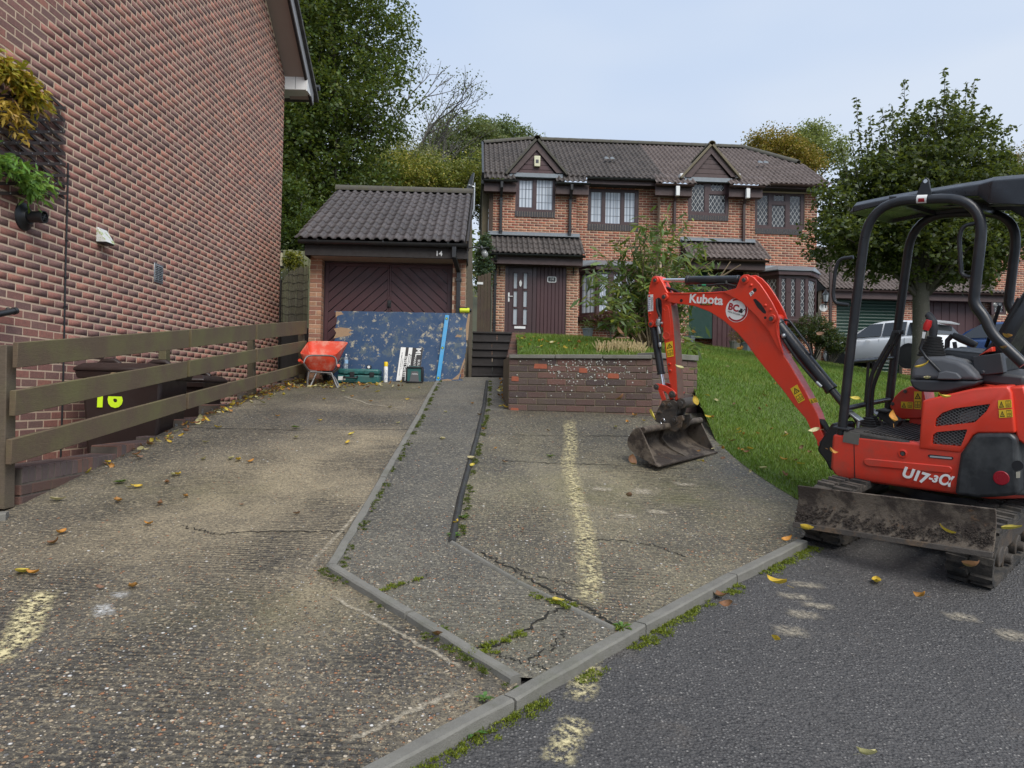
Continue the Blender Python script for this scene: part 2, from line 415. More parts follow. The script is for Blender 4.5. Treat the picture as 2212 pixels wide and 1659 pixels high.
M['gate_wood'] = wood_mat('brown gate boards', (.055, .035, .028), (.10, .065, .05), .15)
def gmat_concrete(name, dark, tan, peb_scale=62, lines=11.0, line_amt=.5, rot=0.0):
 t = NT(name, .72); p = t.pos(); at_ = t.sep(t.attr('Col'))
 big = t.noise(.9, 6, .62, p); fine = t.noise(45, 6, .8, p)
 f = t.math('ADD', t.math('MULTIPLY', at_[0], 1.25), t.math('MULTIPLY', t.math('SUBTRACT', big, .5), 1.5), True)
 c = t.mix(f, dark, tan)
 c = t.mix(t.ramp(t.noise(2.7, 7, .7, p), [(.40, 0.0), (.70, .65)]), c, tuple(x * .5 for x in dark))
 ln = t.wave(lines, t.map(p, (.05, 1, 1), (0, 0, rot)), 5.0, 6, 2.2, 'Y')
 lm = t.math('MULTIPLY', t.ramp(t.noise(1.3, 3, .5, p), [(.42, .0), (.66, line_amt)]), t.ramp(ln, [(.3, 1.0), (.75, 0.0)]))
 lm = t.math('MULTIPLY', lm, t.ramp(t.noise(22, 4, .7, p), [(.35, .15), (.6, 1.0)]))
 c = t.mix(lm, c, tuple(x * .3 for x in dark))
 c = t.mix(t.ramp(fine, [(.50, 0.0), (.66, .8)]), c, tuple(min(1, x * 1.75) for x in tan))
 c = t.mix(t.ramp(t.noise(75, 5, .75, p), [(.50, 0.0), (.62, .8)]), c, tuple(x * .3 for x in dark))
 warp = t.map(p, (1, 1, .4)); pm = None; pc = None
 for k, sc in enumerate((peb_scale, peb_scale * 1.9)):
  d = t.vor(sc, warp); cc = t.sep(t.vor(sc, warp, out='Color'))
  on = t.math('LESS_THAN', cc[0], t.math('MULTIPLY', at_[1], .42 if k == 0 else .6))
  pm_ = t.math('MULTIPLY', on, t.ramp(d, [(.26, 1.0), (.40, 0.0)]))
  pc_ = t.ramp(cc[1], [(0, (.11, .10, .09)), (.16, (.32, .22, .13)), (.34, (.46, .36, .24)), (.5, (.38, .18, .09)), (.62, (.19, .18, .17)), (.74, (.58, .50, .38)), (.88, (.28, .16, .10)), (.95, (.72, .70, .66))], 'CONSTANT')
  c = t.mix(pm_, c, pc_); pm = pm_ if pm is None else t.math('MAXIMUM', pm, pm_)
 c = t.mix(t.math('MULTIPLY', at_[2], t.ramp(t.noise(3.5, 6, .7, p), [(.35, 0.0), (.7, .8)])), c, (.10, .10, .025))
 t.base(c)
 t.rough(t.ramp(big, [(.3, .5), (.7, .8)]))
 h = t.math('ADD', t.math('MULTIPLY', fine, .8), t.math('MULTIPLY', pm, .9)); h = t.math('SUBTRACT', h, t.math('MULTIPLY', lm, 1.3))
 t.bump(h, 1.0, .012); return t.done()
M['conc_left'] = gmat_concrete('worn brushed concrete', (.085, .079, .068), (.31, .255, .165), 40, 10, .95)
M['conc_path'] = gmat_concrete('grey path concrete', (.095, .09, .078), (.25, .225, .165), 44, 9, .5)
M['conc_right'] = gmat_concrete('crumbling concrete', (.088, .08, .066), (.29, .25, .16), 38, 8, .8)
t = NT('damp asphalt', .7); p = t.pos()
c = t.mix(t.noise(1.1, 5, .6, p), (.05, .048, .047), (.095, .09, .087))
vd = t.vor(78, p); vc = t.sep(t.vor(78, p, out='Color'))[0]
c = t.mix(t.ramp(vd, [(.2, .95), (.45, 0.0)]), c, t.ramp(vc, [(0, (.04, .039, .039)), (.3, (.11, .105, .10)), (.6, (.16, .155, .148)), (.82, (.23, .22, .205)), (.95, (.36, .34, .31))], 'CONSTANT'))
c = t.mix(t.ramp(t.noise(48, 5, .8, p), [(.5, 0.0), (.62, .75)]), c, (.016, .016, .017))
c = t.mix(t.ramp(t.noise(2.6, 8, .75, p), [(.58, 0.0), (.76, .35)]), c, (.20, .165, .13))
t.base(c); t.rough(t.ramp(t.noise(2.0, 4, .6, p), [(.3, .5), (.7, .8)]))
t.bump(t.math('SUBTRACT', t.noise(60, 4, .75, p), vd), 1.0, .010); M['asphalt'] = t.done()
t = NT('kerb concrete', .8); p = t.pos()
c = t.mix(t.noise(9, 7, .7, p), (.10, .097, .085), (.25, .24, .21)); c = t.mix(t.ramp(t.noise(3, 6, .7, p), [(.5, 0.0), (.75, .5)]), c, (.075, .085, .035))
t.base(c); t.bump(t.noise(130, 5, .7, p), .7, .006); M['kerb'] = t.done()
t = NT('soil and thatch under grass', .95); p = t.pos()
c = t.mix(t.noise(2.0, 6, .65, p), (.052, .085, .014), (.095, .135, .022)); c = t.mix(t.ramp(t.noise(1.2, 5, .6, p), [(.55, 0.0), (.75, .6)]), c, (.10, .10, .03))
t.base(c); t.bump(t.noise(60, 5, .7, p), .8, .02); M['turf'] = t.done()
t = NT('earth', .95); t.base(t.mix(t.noise(.6, 6, .65), (.035, .032, .02), (.07, .075, .03))); M['earth'] = t.done()
t = NT('dark paving', .85); t.base(t.mix(t.noise(3, 6, .65), (.04, .038, .034), (.09, .085, .075))); t.bump(t.noise(90, 4), .5, .006); M['paving'] = t.done()
def polyx(pts):
 P = sorted([(p[1], p[0]) for p in pts]); ys = np.array([a for a, _ in P]); xs = np.array([b for _, b in P])
 return lambda y: np.interp(y, ys, xs)
def gpts(L): return [hit_ground(*q) for q in L]
A_up = gpts([(945, 828), (905, 905), (862, 980), (800, 1090), (755, 1170), (715, 1240)])
A_lo = gpts([(715, 1240), (850, 1325), (985, 1405), (1118, 1488)])
B_up = gpts([(1052, 828), (1045, 890), (1028, 960), (1008, 1030), (990, 1100), (975, 1185)])
B_lo = gpts([(975, 1185), (1060, 1240), (1150, 1290), (1240, 1330), (1332, 1378)])
K_up = gpts([(1332, 1384), (1420, 1330), (1520, 1278), (1620, 1228), (1722, 1178)])
K_lo = gpts([(830, 1659), (960, 1590), (1070, 1530), (1130, 1502), (1332, 1384)])
k0 = K_lo[0] + (K_lo[0] - K_lo[1]).normalized() * 5
K_lo = [k0] + K_lo
L_ed = gpts([(1722, 1088), (1660, 1050), (1600, 1008), (1545, 958)])
pl0, pl1, pl2 = at(1098, 893, 8.75), at(1407, 904.6, 8.3), at(1504, 893, 8.72)     # corners of the planter wall at its foot
Afn = polyx(A_up + A_lo[1:]); Bfn = polyx(B_up + B_lo[1:]); Kfn = polyx(K_lo + K_up[1:])
def strip(name, ys, xl, xr, n, dz, mt, parent, mask):
 V = []; rows = len(ys)
 for y, a, b in zip(ys, xl, xr):
  for k in range(n + 1): V.append((a + (b - a) * k / n, y))
 V = np.array(V); z = ZG.arr(V) + dz; V3 = np.c_[V, z]
 i = np.arange((rows - 1) * (n + 1)).reshape(rows - 1, n + 1)[:, :-1].ravel()
 Fq = np.c_[i, i + 1, i + n + 2, i + n + 1]
 return link(name, np_mesh(name, V3, Fq, mt, mask(V), True), mt, parent)
def blob(V, q, rx, ry, s=1.0):
 return s * np.exp(-((V[:, 0] - q[0]) / rx) ** 2 - ((V[:, 1] - q[1]) / ry) ** 2)
def G(dx, dy): return hit_ground(dx, dy)
drive = struct('driveway')
yv, ya, yk = A_up[-1].y, A_lo[-1].y, K_up[-1].y
ytop = 12.62
def mask_left(V):
 y = V[:, 1]
 tan = .12 + blob(V, G(560, 1060), 1.0, 1.3, .62) + blob(V, G(700, 1130), .55, .9, .3) + blob(V, G(800, 960), .45, 1.2, .45) + blob(V, G(560, 880), 1.2, .5, .2) + blob(V, G(200, 1180), .5, .3, .3) + blob(V, G(640, 1300), .35, .3, .4) + blob(V, G(1010, 1560), .6, .35, .35)
 tan -= blob(V, G(600, 1025), .33, .3, -.25); tan -= blob(V, G(240, 1480), 1.0, .5, .3)
 tan -= np.exp(-((y - G(600, 905).y) / .35) ** 2) * .5
 peb = np.clip((4.6 - y) / 2.0, 0, 1) * .95 + .12
 alg = np.clip((y - 9) / 2, 0, .9) * .8 + blob(V, G(600, 1330), .6, .3, .5) + blob(V, G(400, 1060), .8, .4, .4)
 return np.clip(np.c_[tan, peb, alg], 0, 1)
def mask_path(V):
 y = V[:, 1]; tan = .10 + np.clip((4.5 - y) / 2, 0, .35); peb = np.clip((5.8 - y) / 3, .1, .85)
 return np.clip(np.c_[tan, peb, blob(V, G(1000, 1430), .5, .5, .4)], 0, 1)
def mask_right(V):
 y = V[:, 1]
 tan = .1 + blob(V, G(1300, 1040), 1.0, .8, .6) + blob(V, G(1250, 1150), .5, .5, .3) + blob(V, G(1420, 1290), .8, .5, .35) - np.clip((y - 7.4) / 1.0, 0, .3)
 tan -= blob(V, G(1050, 1010), .3, .3, .5)
 peb = np.clip((6.0 - y) / 2.0, .15, .85) - blob(V, G(1500, 1260), .7, .4, .4)
 return np.clip(np.c_[tan, peb, blob(V, G(1400, 1080), 1.2, .5, .55) + .12], 0, 1)
ys = np.r_[np.linspace(-5, ya, 60), np.linspace(ya, yv, 40)[1:], np.linspace(yv, ytop, 150)[1:]]
xl = np.where(ys < 4.7, -6.5, np.interp(ys, [4.9, 12.6], [-3.22, -3.5])); xr = np.where(ys < ya, Kfn(ys), Afn(ys))
strip('concrete_slab', ys, xl, xr, 60, .02, M['conc_left'], drive, mask_left)
ys = np.r_[np.linspace(ya + .02, B_lo[-1].y, 30), np.linspace(B_lo[-1].y, yv, 40)[1:], np.linspace(yv, ytop, 120)[1:]]
xr = np.where(ys < B_lo[-1].y, Kfn(ys), Bfn(ys))
strip('concrete_slab', ys, Afn(ys), xr, 24, .035, M['conc_path'], drive, mask_path)
yp = pl2.y
xr_pts = K_up + [Vector((L_ed[0].x + .05, (K_up[-1].y + L_ed[0].y) / 2, 0))] + L_ed + [Vector((2.2, yp, 0))]
Rfn = polyx(xr_pts)
ys = np.r_[np.linspace(B_lo[-1].y + .01, yk, 50), np.linspace(yk, yp + .02, 90)[1:]]
strip('concrete_slab', ys, Bfn(ys), Rfn(ys), 50, .03, M['conc_right'], drive, mask_right)
ys = np.linspace(yp + .02, ytop, 40); strip('concrete_slab', ys, Bfn(ys), np.full(len(ys), .3), 10, .03, M['conc_path'], drive, mask_path)
def resample(P, step):
 P = [Vector(p) for p in P]; d = [0]
 for a, b in zip(P, P[1:]): d.append(d[-1] + (b - a).length)
 n = max(1, round(d[-1] / step)); out = []
 for s_ in np.linspace(0, d[-1], n + 1):
  out.append(Vector([np.interp(s_, d, [p[k] for p in P]) for k in range(3)]))
 return out
def edging(name, P, step, w, top, bot, mt, side=0, round_=False, jit=.006):
 Q = resample(P, step); k = 0
 for a, b in zip(Q, Q[1:]):
  d = (b - a); d.z = 0; d.normalize(); nrm = Vector((d.y, -d.x, 0)); g = .004 + random.random() * .006
  a2, b2 = a + d * g, b - d * g; j = random.uniform(-jit, jit); m = MB(); rings = []
  for s_ in np.linspace(0, 1, 6):
   p = a2.lerp(b2, s_); z = ZG(p.x, p.y) + j * (1 if s_ > .5 else .4)
   c0 = p + nrm * (side * w)
   if round_:
    prof = [(-w / 2, bot), (-w / 2, top * .3)] + [(w / 2 * math.sin(x), top * (.3 + .7 * math.cos(x))) for x in np.linspace(-1.3, 1.3, 7)] + [(w / 2, top * .3), (w / 2, bot)]
   else:
    q = .008; wob = .004 * math.sin(17 * (s_ + k))
    prof = [(-w / 2, bot), (-w / 2 + wob, top - q), (-w / 2 + q, top), (w / 2 - q, top), (w / 2 + wob, top - q), (w / 2, bot)]
   rings.append([(c0.x + nrm.x * u, c0.y + nrm.y * u, z + h) for u, h in prof])
  m.loft(rings); m.build(name, mt, drive, smooth=30); k += 1
edging('edging_stone', A_up, .92, .052, .048, -.10, M['kerb'], 0)
edging('edging_stone', A_lo, .92, .058, .055, -.10, M['kerb'], 0)
M['dark_edge'] = simple('black bitumen edging', (.028, .028, .027), .6, var=.35, vscale=7, bump=.5, bscale=50, dirt=(.08, .08, .05), dirt_amt=.4)
edging('round_edging', B_up, .95, .055, .055, -.05, M['dark_edge'], 0, True)
edging('edging_strip', B_lo, .7, .04, .05, -.05, M['kerb'], 0, True)
edging('kerb_stone', K_lo + K_up[1:], .9, .068, .042, -.12, M['kerb'], .5)
edging('kerb_stone', [Vector((-3.05, 4.62, 0)), Vector((-3.9, 4.25, 0)), Vector((-5.6, 3.6, 0))], .9, .1, .06, -.1, M['kerb'])
def ribbon(m, P, w, dz, jag=.012, n=9):
 Q = []
 for a, b in zip(P, P[1:]):
  for s_ in np.linspace(0, 1, n)[:-1]: Q.append(a.lerp(b, s_))
 Q.append(P[-1]); vv = []
 for i, q in enumerate(Q):
  d = (Q[min(i + 1, len(Q) - 1)] - Q[max(i - 1, 0)]); d.z = 0; d.normalize(); nn = Vector((d.y, -d.x, 0))
  o = q + nn * random.uniform(-jag, jag); ww = w * random.uniform(.35, 1.1)
  for s_ in (-1, 1):
   e = o + nn * (s_ * ww / 2); vv.append((e.x, e.y, ZG(e.x, e.y) + dz))
 m.add(vv, [(2 * i, 2 * i + 1, 2 * i + 3, 2 * i + 2) for i in range(len(Q) - 1)])
m = MB()
for P, w, dz in [([(390, 928), (640, 934), (890, 932)], .022, .024), ([(1045, 947), (1200, 948), (1370, 950)], .02, .034), ([(390, 1144), (430, 1152), (470, 1163), (520, 1158), (640, 1155), (745, 1157)], .02, .024),
     ([(1090, 1003), (1200, 1010), (1300, 1012), (1500, 1022)], .02, .034), ([(1480, 1215), (1420, 1190), (1350, 1180), (1250, 1175)], .016, .034), ([(1110, 1240), (1180, 1262), (1260, 1280), (1300, 1290)], .015, .034),
     ([(995, 1428), (1060, 1415), (1120, 1390), (1190, 1340), (1235, 1318)], .03, .039), ([(1040, 1420), (1075, 1432), (1130, 1452)], .02, .039), ([(1130, 1452), (1190, 1420), (1220, 1380)], .015, .039),
     ([(830, 1290), (880, 1275), (930, 1255)], .014, .039), ([(1150, 1455), (1200, 1470)], .018, .039), ([(1040, 1205), (1090, 1232), (1160, 1275), (1250, 1318), (1335, 1365)], .03, .034)]:
 ribbon(m, [G(*q) for q in P], w * .6, dz, .018, 14)
M['crack'] = simple('crack shadow dirt', (.014, .013, .009), .95, var=.3)
m.build('crack_lines', M['crack'], drive, kind='stuff')
def spray_mat(name, col, thr=.5, sc=26, soft=.12):
 t = NT(name, .8); t.base(col)
 a = t.ramp(t.noise(sc, 6, .75), [(thr - soft, 0.0), (thr + soft, 1.0)])
 e = t.attr('Col', 'Fac'); t.set(t.b.inputs['Alpha'], t.math('MULTIPLY', a, e)); return t.done()
M['lime'] = spray_mat('pale lime seam', (.42, .37, .28), .5, 40)
M['spray_yellow'] = spray_mat('faded yellow ground spray', (.62, .54, .30), .54, 34, .09)
M['spray_white'] = spray_mat('white chalk dust', (.60, .60, .58), .53, 45)
def spray(name, P, w, dz, mt, n=10, parent=None, jag=.01, strength=1.0):
 Q = []
 for a, b in zip(P, P[1:]):
  for s_ in np.linspace(0, 1, n)[:-1]: Q.append(a.lerp(b, s_))
 Q.append(P[-1]); vv = []; col = []; K = 7
 for i, q in enumerate(Q):
  d = (Q[min(i + 1, len(Q) - 1)] - Q[max(i - 1, 0)]); d.z = 0; d.normalize(); nn = Vector((d.y, -d.x, 0))
  o = q + nn * random.uniform(-jag, jag); e_ = min(1, i / 2.5, (len(Q) - 1 - i) / 2.5)
  for k in range(K):
   s_ = k / (K - 1) * 2 - 1; e = o + nn * (s_ * w / 2); vv.append((e.x, e.y, ZG(e.x, e.y) + dz)); col.append((1 - s_ * s_) * strength * e_)
 fs = [(i * K + k, i * K + k + 1, (i + 1) * K + k + 1, (i + 1) * K + k) for i in range(len(Q) - 1) for k in range(K - 1)]
 me = np_mesh(name, vv, fs, mt, np.array(col)[:, None].repeat(3, 1)); return link(name, me, mt, parent)
spray('lime_seam', [G(*q) for q in [(948, 868), (880, 965), (790, 1095), (652, 1250)]], .035, .025, M['lime'], parent=drive)
spray('lime_seam', [G(*q) for q in [(705, 1292), (800, 1345), (900, 1402), (1010, 1462)]], .03, .025, M['lime'], parent=drive)
spray('lime_seam', [G(*q) for q in [(740, 1620), (850, 1570), (1000, 1500)]], .035, .025, M['lime'], parent=drive)
spray('lime_seam', [G(*q) for q in [(735, 858), (800, 878), (880, 888)]], .05, .025, M['lime'], parent=drive)
spray('paint_line', [G(*q) for q in [(1228, 912), (1234, 960), (1228, 1010), (1242, 1080), (1262, 1160), (1272, 1240), (1276, 1330)]], .16, .036, M['spray_yellow'], parent=drive)
spray('paint_line', [G(*q) for q in [(92, 1285), (62, 1345), (40, 1395), (-30, 1450)]], .17, .026, M['spray_yellow'], parent=drive, strength=1.6)
spray('chalk_mark', [G(*q) for q in [(195, 1335), (250, 1325)]], .16, .026, M['spray_white'], parent=drive, strength=1.1)
spray('chalk_mark', [G(*q) for q in [(235, 1300), (285, 1292)]], .09, .026, M['spray_white'], parent=drive, strength=.8)
for q in ((1300, 1065, .12), (1385, 1070, .16), (1420, 1115, .1), (1350, 1125, .1), (1480, 1055, .1), (1250, 1100, .1)):
 a = G(q[0] - 28, q[1]); b = G(q[0] + 28, q[1] + 3); spray('lime_patch', [a, b], q[2], .036, M['lime'], parent=drive)
road = struct('road')
xs = np.linspace(-9, 15, 121); ys = np.linspace(-9, 11.5, 105); X, Yg = np.meshgrid(xs, ys); V = np.c_[X.ravel(), Yg.ravel()]
i = np.arange(104 * 121).reshape(104, 121)[:, :-1].ravel()
_z = ZG.arr(V) - .45 * np.clip((V[:, 1] - np.interp(V[:, 0], [1.9, 2.5, 3.4, 6, 11, 15], [5.4, 5.4, 6.0, 6.8, 8.1, 9])) / .5, 0, 1) * (V[:, 0] > 1.7)
_z = _z - .6 * np.clip((-3.25 - V[:, 0]) / .2, 0, 1) * np.clip((V[:, 1] - 4.6) / .3, 0, 1)
link('asphalt', np_mesh('asphalt', np.c_[V, _z], np.c_[i, i + 1, i + 122, i + 121], M['asphalt'], None, True), M['asphalt'], road)
spray('paint_line', [G(*q) for q in [(1275, 1415), (1262, 1455), (1250, 1520)]], .14, .005, M['spray_yellow'], parent=road)
spray('paint_line', [G(*q) for q in [(1250, 1550), (1225, 1600), (1195, 1655)]], .14, .005, M['spray_yellow'], parent=road)
for q in ((1720, 1290, .1), (1740, 1330, .12), (1745, 1265, .1), (1710, 1365, .14), (1770, 1310, .09), (2080, 1335, .12), (2190, 1375, .16)):
 spray('dust_mark', [G(q[0] - 45, q[1] - 4), G(q[0] + 40, q[1] + 4)], q[2], .005, M['lime'], parent=road, strength=.75)
HY = 3.2                                                    # the houses are turned by this many degrees
HF = Frame(at(1150, 720, 21.95), HY); HF.O.z = 0.0          # plane of the projecting upper bay of number 14
ctrl = [(0.05, 8.95, 1.98), (.75, 8.75, 1.98), (1.5, 8.6, 1.97), (2.0, 9.0, 1.95), (0.05, 20.5, 3.32), (3, 20.9, 3.25), (6, 21.3, 3.08), (9, 21.7, 2.72), (12, 22, 2.35),
  (0.05, 14.5, 2.68), (3.0, 14.5, 2.5), (6.5, 14.5, 2.12), (10, 14.5, 1.75)]
ctrl += [(p.x + .02, p.y, p.z + .03) for p in L_ed] + [(2.35, 7.9, ZG(2.35, 7.9) + .05), (2.3, 8.7, 1.55), (3.0, 5.7, ZG(3, 5.7) + .05), (6, 6.6, ZG(6, 6.6) + .05), (11, 8, ZG(11, 8) + .08)]
ZL = TPS(ctrl, .02)
front = [Vector((0.06, 9.0)), Vector((.75, 8.82)), Vector((1.5, 8.62)), Vector((2.1, 9.0)), Vector((2.22, 8.75))] + [Vector((p.x, p.y)) for p in reversed(L_ed)] + [Vector((2.5, 5.15)), Vector((3.4, 5.7)), Vector((6, 6.5)), Vector((11, 7.8))]
fx = [0]
for a, b in zip(front, front[1:]): fx.append(fx[-1] + (b - a).length)
NU, NV = 160, 130; V = []
for iu in range(NU + 1):
 s_ = fx[-1] * iu / NU; a = Vector((np.interp(s_, fx, [q.x for q in front]), np.interp(s_, fx, [q.y for q in front])))
 xb = 0.06 + 12.5 * (iu / NU) ** 1.05; b = Vector((xb, 20.6 + .115 * xb))
 for iv in range(NV + 1): q = a.lerp(b, (iv / NV) ** 1.4); V.append((q.x, q.y))
V = np.array(V); LZ = ZL.arr(V)
i = np.arange(NU * (NV + 1)).reshape(NU, NV + 1)[:, :-1].ravel()
Fq = np.c_[i, i + NV + 1, i + NV + 2, i + 1]
lawn = link('lawn', np_mesh('lawn', np.c_[V, LZ], Fq, M['turf'], None, True), M['turf'], kind='structure')
def blades(name, n, hmin, hmax, wid, tri, pal, mt, parent=None, lean=.5, **kw):
 a = tri[:, 1] - tri[:, 0]; b = tri[:, 3] - tri[:, 0]; area = np.linalg.norm(np.cross(a, b), axis=1)
 c = tri.mean(1); d = np.linalg.norm(c - np.array(EYE), axis=1); pr = area / d ** 1.6; pr /= pr.sum()
 q = RNG.choice(len(tri), n, p=pr); u, v = RNG.random((2, n, 1)); P = tri[q, 0] * (1 - u) * (1 - v) + tri[q, 1] * u * (1 - v) + tri[q, 2] * u * v + tri[q, 3] * (1 - u) * v
 dist = np.linalg.norm(P - np.array(EYE), axis=1)
 h = RNG.uniform(hmin, hmax, n) * (1 + .03 * dist); ang = RNG.uniform(0, 6.283, n); w = wid * (1 + .10 * dist)
 lf = np.sin(P[:, 0] * 1.7 + 1.3 * np.sin(P[:, 1] * 1.1)) * .35 + np.sin(P[:, 1] * 2.3 + P[:, 0]) * .3 + np.sin(P[:, 0] * 5.1 - P[:, 1] * 3.7 + 2 * np.sin(P[:, 1] * 2.9)) * .35; h = h * (1 + .45 * lf)
 s_ = np.c_[np.cos(ang), np.sin(ang), np.zeros(n)] * (w / 2)[:, None]; tip = P + np.c_[RNG.normal(0, lean, (n, 2)) * h[:, None], h]
 Vv = np.stack([P - s_, P + s_, tip], 1).reshape(-1, 3); Fq = np.arange(3 * n).reshape(n, 3)
 pal = np.array(pal)
 ix = np.clip((RNG.random(n) * .5 + .5 * (lf * .5 + .5)) * len(pal), 0, len(pal) - 1).astype(int); cc = pal[ix] * RNG.uniform(.75, 1.2, (n, 1))
 return link(name, np_mesh(name, Vv, Fq, mt, cc.repeat(3, 0)), mt, parent, **kw)
P3 = np.c_[V, LZ]; blades('grass', 230000, .018, .05, .0052, P3[Fq], [(.075, .15, .016), (.095, .185, .02), (.12, .22, .022), (.15, .24, .028), (.20, .25, .04), (.25, .24, .06)], M['grass'], kind='stuff')
xs = np.r_[np.linspace(-240, -30, 15), np.linspace(-26, 40, 67), np.linspace(45, 260, 15)]; ys = np.r_[np.linspace(-120, -10, 8), np.linspace(-8, 60, 69), np.linspace(66, 420, 18)]
X, Yg = np.meshgrid(xs, ys)
def hill(x, y):
 z = np.where(y < 0, .10 * y * np.exp(y / 60), .0)
 z = z + np.interp(y, [0, 8, 13, 22, 30, 45, 80, 200, 420], [-.35, .55, 1.55, 2.35, 3.0, 6.5, 14, 26, 30]) * np.where(y > 0, 1, 0) + np.where(y <= 0, -.35, 0)
 return z - .03 * np.clip(x, -20, 30) * np.clip(y / 10, 0, 1) - .25
Z = hill(X, Yg); nx = len(xs)
i = np.arange((len(ys) - 1) * nx).reshape(len(ys) - 1, nx)[:, :-1].ravel()
link('ground', np_mesh('ground', np.c_[X.ravel(), Yg.ravel(), Z.ravel()], np.c_[i, i + 1, i + nx + 1, i + nx], M['earth'], None, True), M['earth'], kind='structure')
def rectD(fr, w, x0, y0, x1, y1):
 xm, ym = (x0 + x1) / 2, (y0 + y1) / 2
 return fr.uz(x0, ym, w)[0], fr.uz(x1, ym, w)[0], fr.uz(xm, y1, w)[1], fr.uz(xm, y0, w)[1]
def fbox(m, fr, u0, u1, w0, w1, z0, z1):
 return m.add([fr.p(u, w, z) for z in (z0, z1) for u, w in ((u0, w0), (u1, w0), (u1, w1), (u0, w1))],
     [(3, 2, 1, 0), (4, 5, 6, 7), (0, 1, 5, 4), (1, 2, 6, 5), (2, 3, 7, 6), (3, 0, 4, 7)])
def cells(us, zs, holes):
 us, zs = sorted(set(us)), sorted(set(zs))
 for a, b in zip(us, us[1:]):
  for c, d in zip(zs, zs[1:]):
   if b - a < 1e-5 or d - c < 1e-5: continue
   um, zm = (a + b) / 2, (c + d) / 2
   if not any(h[0] < um < h[1] and h[2] < zm < h[3] for h in holes): yield a, b, c, d
def brick_rects(u0, u1, z0, z1, holes=(), top=None, L=.215, H=.065, J=.010, phase=0, z_ref=0):
 out = []; i0 = int(math.floor((z0 - z_ref) / (H + J)))
 i = i0
 while True:
  za = z_ref + i * (H + J) + J / 2; zb = za + H
  if za > z1 - .01: break
  if zb <= z1 + .012 and za >= z0 - .012:
   off = ((i + phase) % 2) * (L + J) / 2; k = math.floor((u0 - off) / (L + J)) - 1
   while True:
    a = k * (L + J) + off + J / 2; b = a + L; k += 1
    if a > u1: break
    segs = [(max(a, u0), min(b, u1))]
    for h in holes:
     if zb > h[2] + .008 and za < h[3] - .008:
      n = []
      for s0, s1 in segs:
       if h[1] <= s0 or h[0] >= s1: n.append((s0, s1))
       else:
        if h[0] > s0: n.append((s0, h[0]))
        if h[1] < s1: n.append((h[1], s1))
      segs = n
    for s0, s1 in segs:
     if s1 - s0 > .03 and (top is None or zb < top((s0 + s1) / 2)): out.append((s0, s1, za, zb))
  i += 1
 return out
def brick_unit(name, L, H, D, mt, c=.004):
 m = MB(); l, h = L / 2, H / 2
 m.add([(-l, -D, -h), (l, -D, -h), (l, -D, h), (-l, -D, h), (-l, -c, -h), (l, -c, -h), (l, -c, h), (-l, -c, h), (-l + c, 0, -h + c), (l - c, 0, -h + c), (l - c, 0, h - c), (-l + c, 0, h - c)],
   [(0, 1, 5, 4), (1, 2, 6, 5), (2, 3, 7, 6), (3, 0, 4, 7), (4, 5, 9, 8), (5, 6, 10, 9), (6, 7, 11, 10), (7, 4, 8, 11), (8, 9, 10, 11)])
 me = m.mesh(name); me.materials.append(mt); return me
def frame_M(fr, u, w, z, sx=1, sz=1):
 p = fr.p(u, w, z); U, Wn = fr.U, fr.W
 return Matrix(((U.x * sx, Wn.x, 0, p.x), (U.y * sx, Wn.y, 0, p.y), (0, 0, sz, p.z), (0, 0, 0, 1)))
def bricks_single(parent, fr, w, rects, me, L=.215, H=.065, name='brick', jit=.0015):
 for s0, s1, za, zb in rects:
  inst(me, parent, frame_M(fr, (s0 + s1) / 2, w + random.uniform(0, jit * 1.6), (za + zb) / 2, (s1 - s0) / L, (zb - za) / H), name)
def bricks_joined(name, parent, fr, w, rects, mt, pal, D=.02, **kw):
 n = len(rects)
 if not n: return
 Rr = np.array(rects); c = .004; U, Wn, O = np.array(fr.U), np.array(fr.W), np.array(fr.O); jw = RNG.uniform(0, .003, n)
 def P(u, ww, z): return O + u[:, None] * U + ww[:, None] * Wn + z[:, None] * np.array([0, 0, 1])
 s0, s1, za, zb = Rr.T; wf = w + jw; wb = np.full(n, w - D)
 V = np.stack([P(s0, wb, za), P(s1, wb, za), P(s1, wb, zb), P(s0, wb, zb), P(s0 + c, wf, za + c), P(s1 - c, wf, za + c), P(s1 - c, wf, zb - c), P(s0 + c, wf, zb - c)], 1).reshape(-1, 3)
 f = np.array([(0, 1, 5, 4), (1, 2, 6, 5), (2, 3, 7, 6), (3, 0, 4, 7), (4, 5, 6, 7)]); Fq = (np.arange(n)[:, None, None] * 8 + f[None]).reshape(-1, 4)
 pal = np.array(pal); cc = pal[RNG.integers(0, len(pal), n)] * RNG.uniform(.85, 1.15, (n, 1))
 return link(name, np_mesh(name, V, Fq, mt, cc.repeat(8, 0)), mt, parent, kind='stuff', **kw)
def wall_core(m, fr, w0, w1, u0, u1, z0, z1, holes=()):
 for a, b, c, d in cells([u0, u1] + [x for h in holes for x in h[:2] if u0 < x < u1], [z0, z1] + [x for h in holes for x in h[2:] if z0 < x < z1], holes):
  fbox(m, fr, a, b, w0, w1, c, d)
 return m
def clip_rect(poly, u0, u1, z0, z1):
 for ax, lim, sg in ((0, u0, 1), (0, u1, -1), (1, z0, 1), (1, z1, -1)):
  out = []
  for i in range(len(poly)):
   a, b = poly[i - 1], poly[i]; da, db = (a[ax] - lim) * sg, (b[ax] - lim) * sg
   if da * db < 0:
    t_ = da / (da - db); out.append((a[0] + (b[0] - a[0]) * t_, a[1] + (b[1] - a[1]) * t_))
   if db >= 0: out.append(b)
  poly = out
  if not poly: return []
 return poly
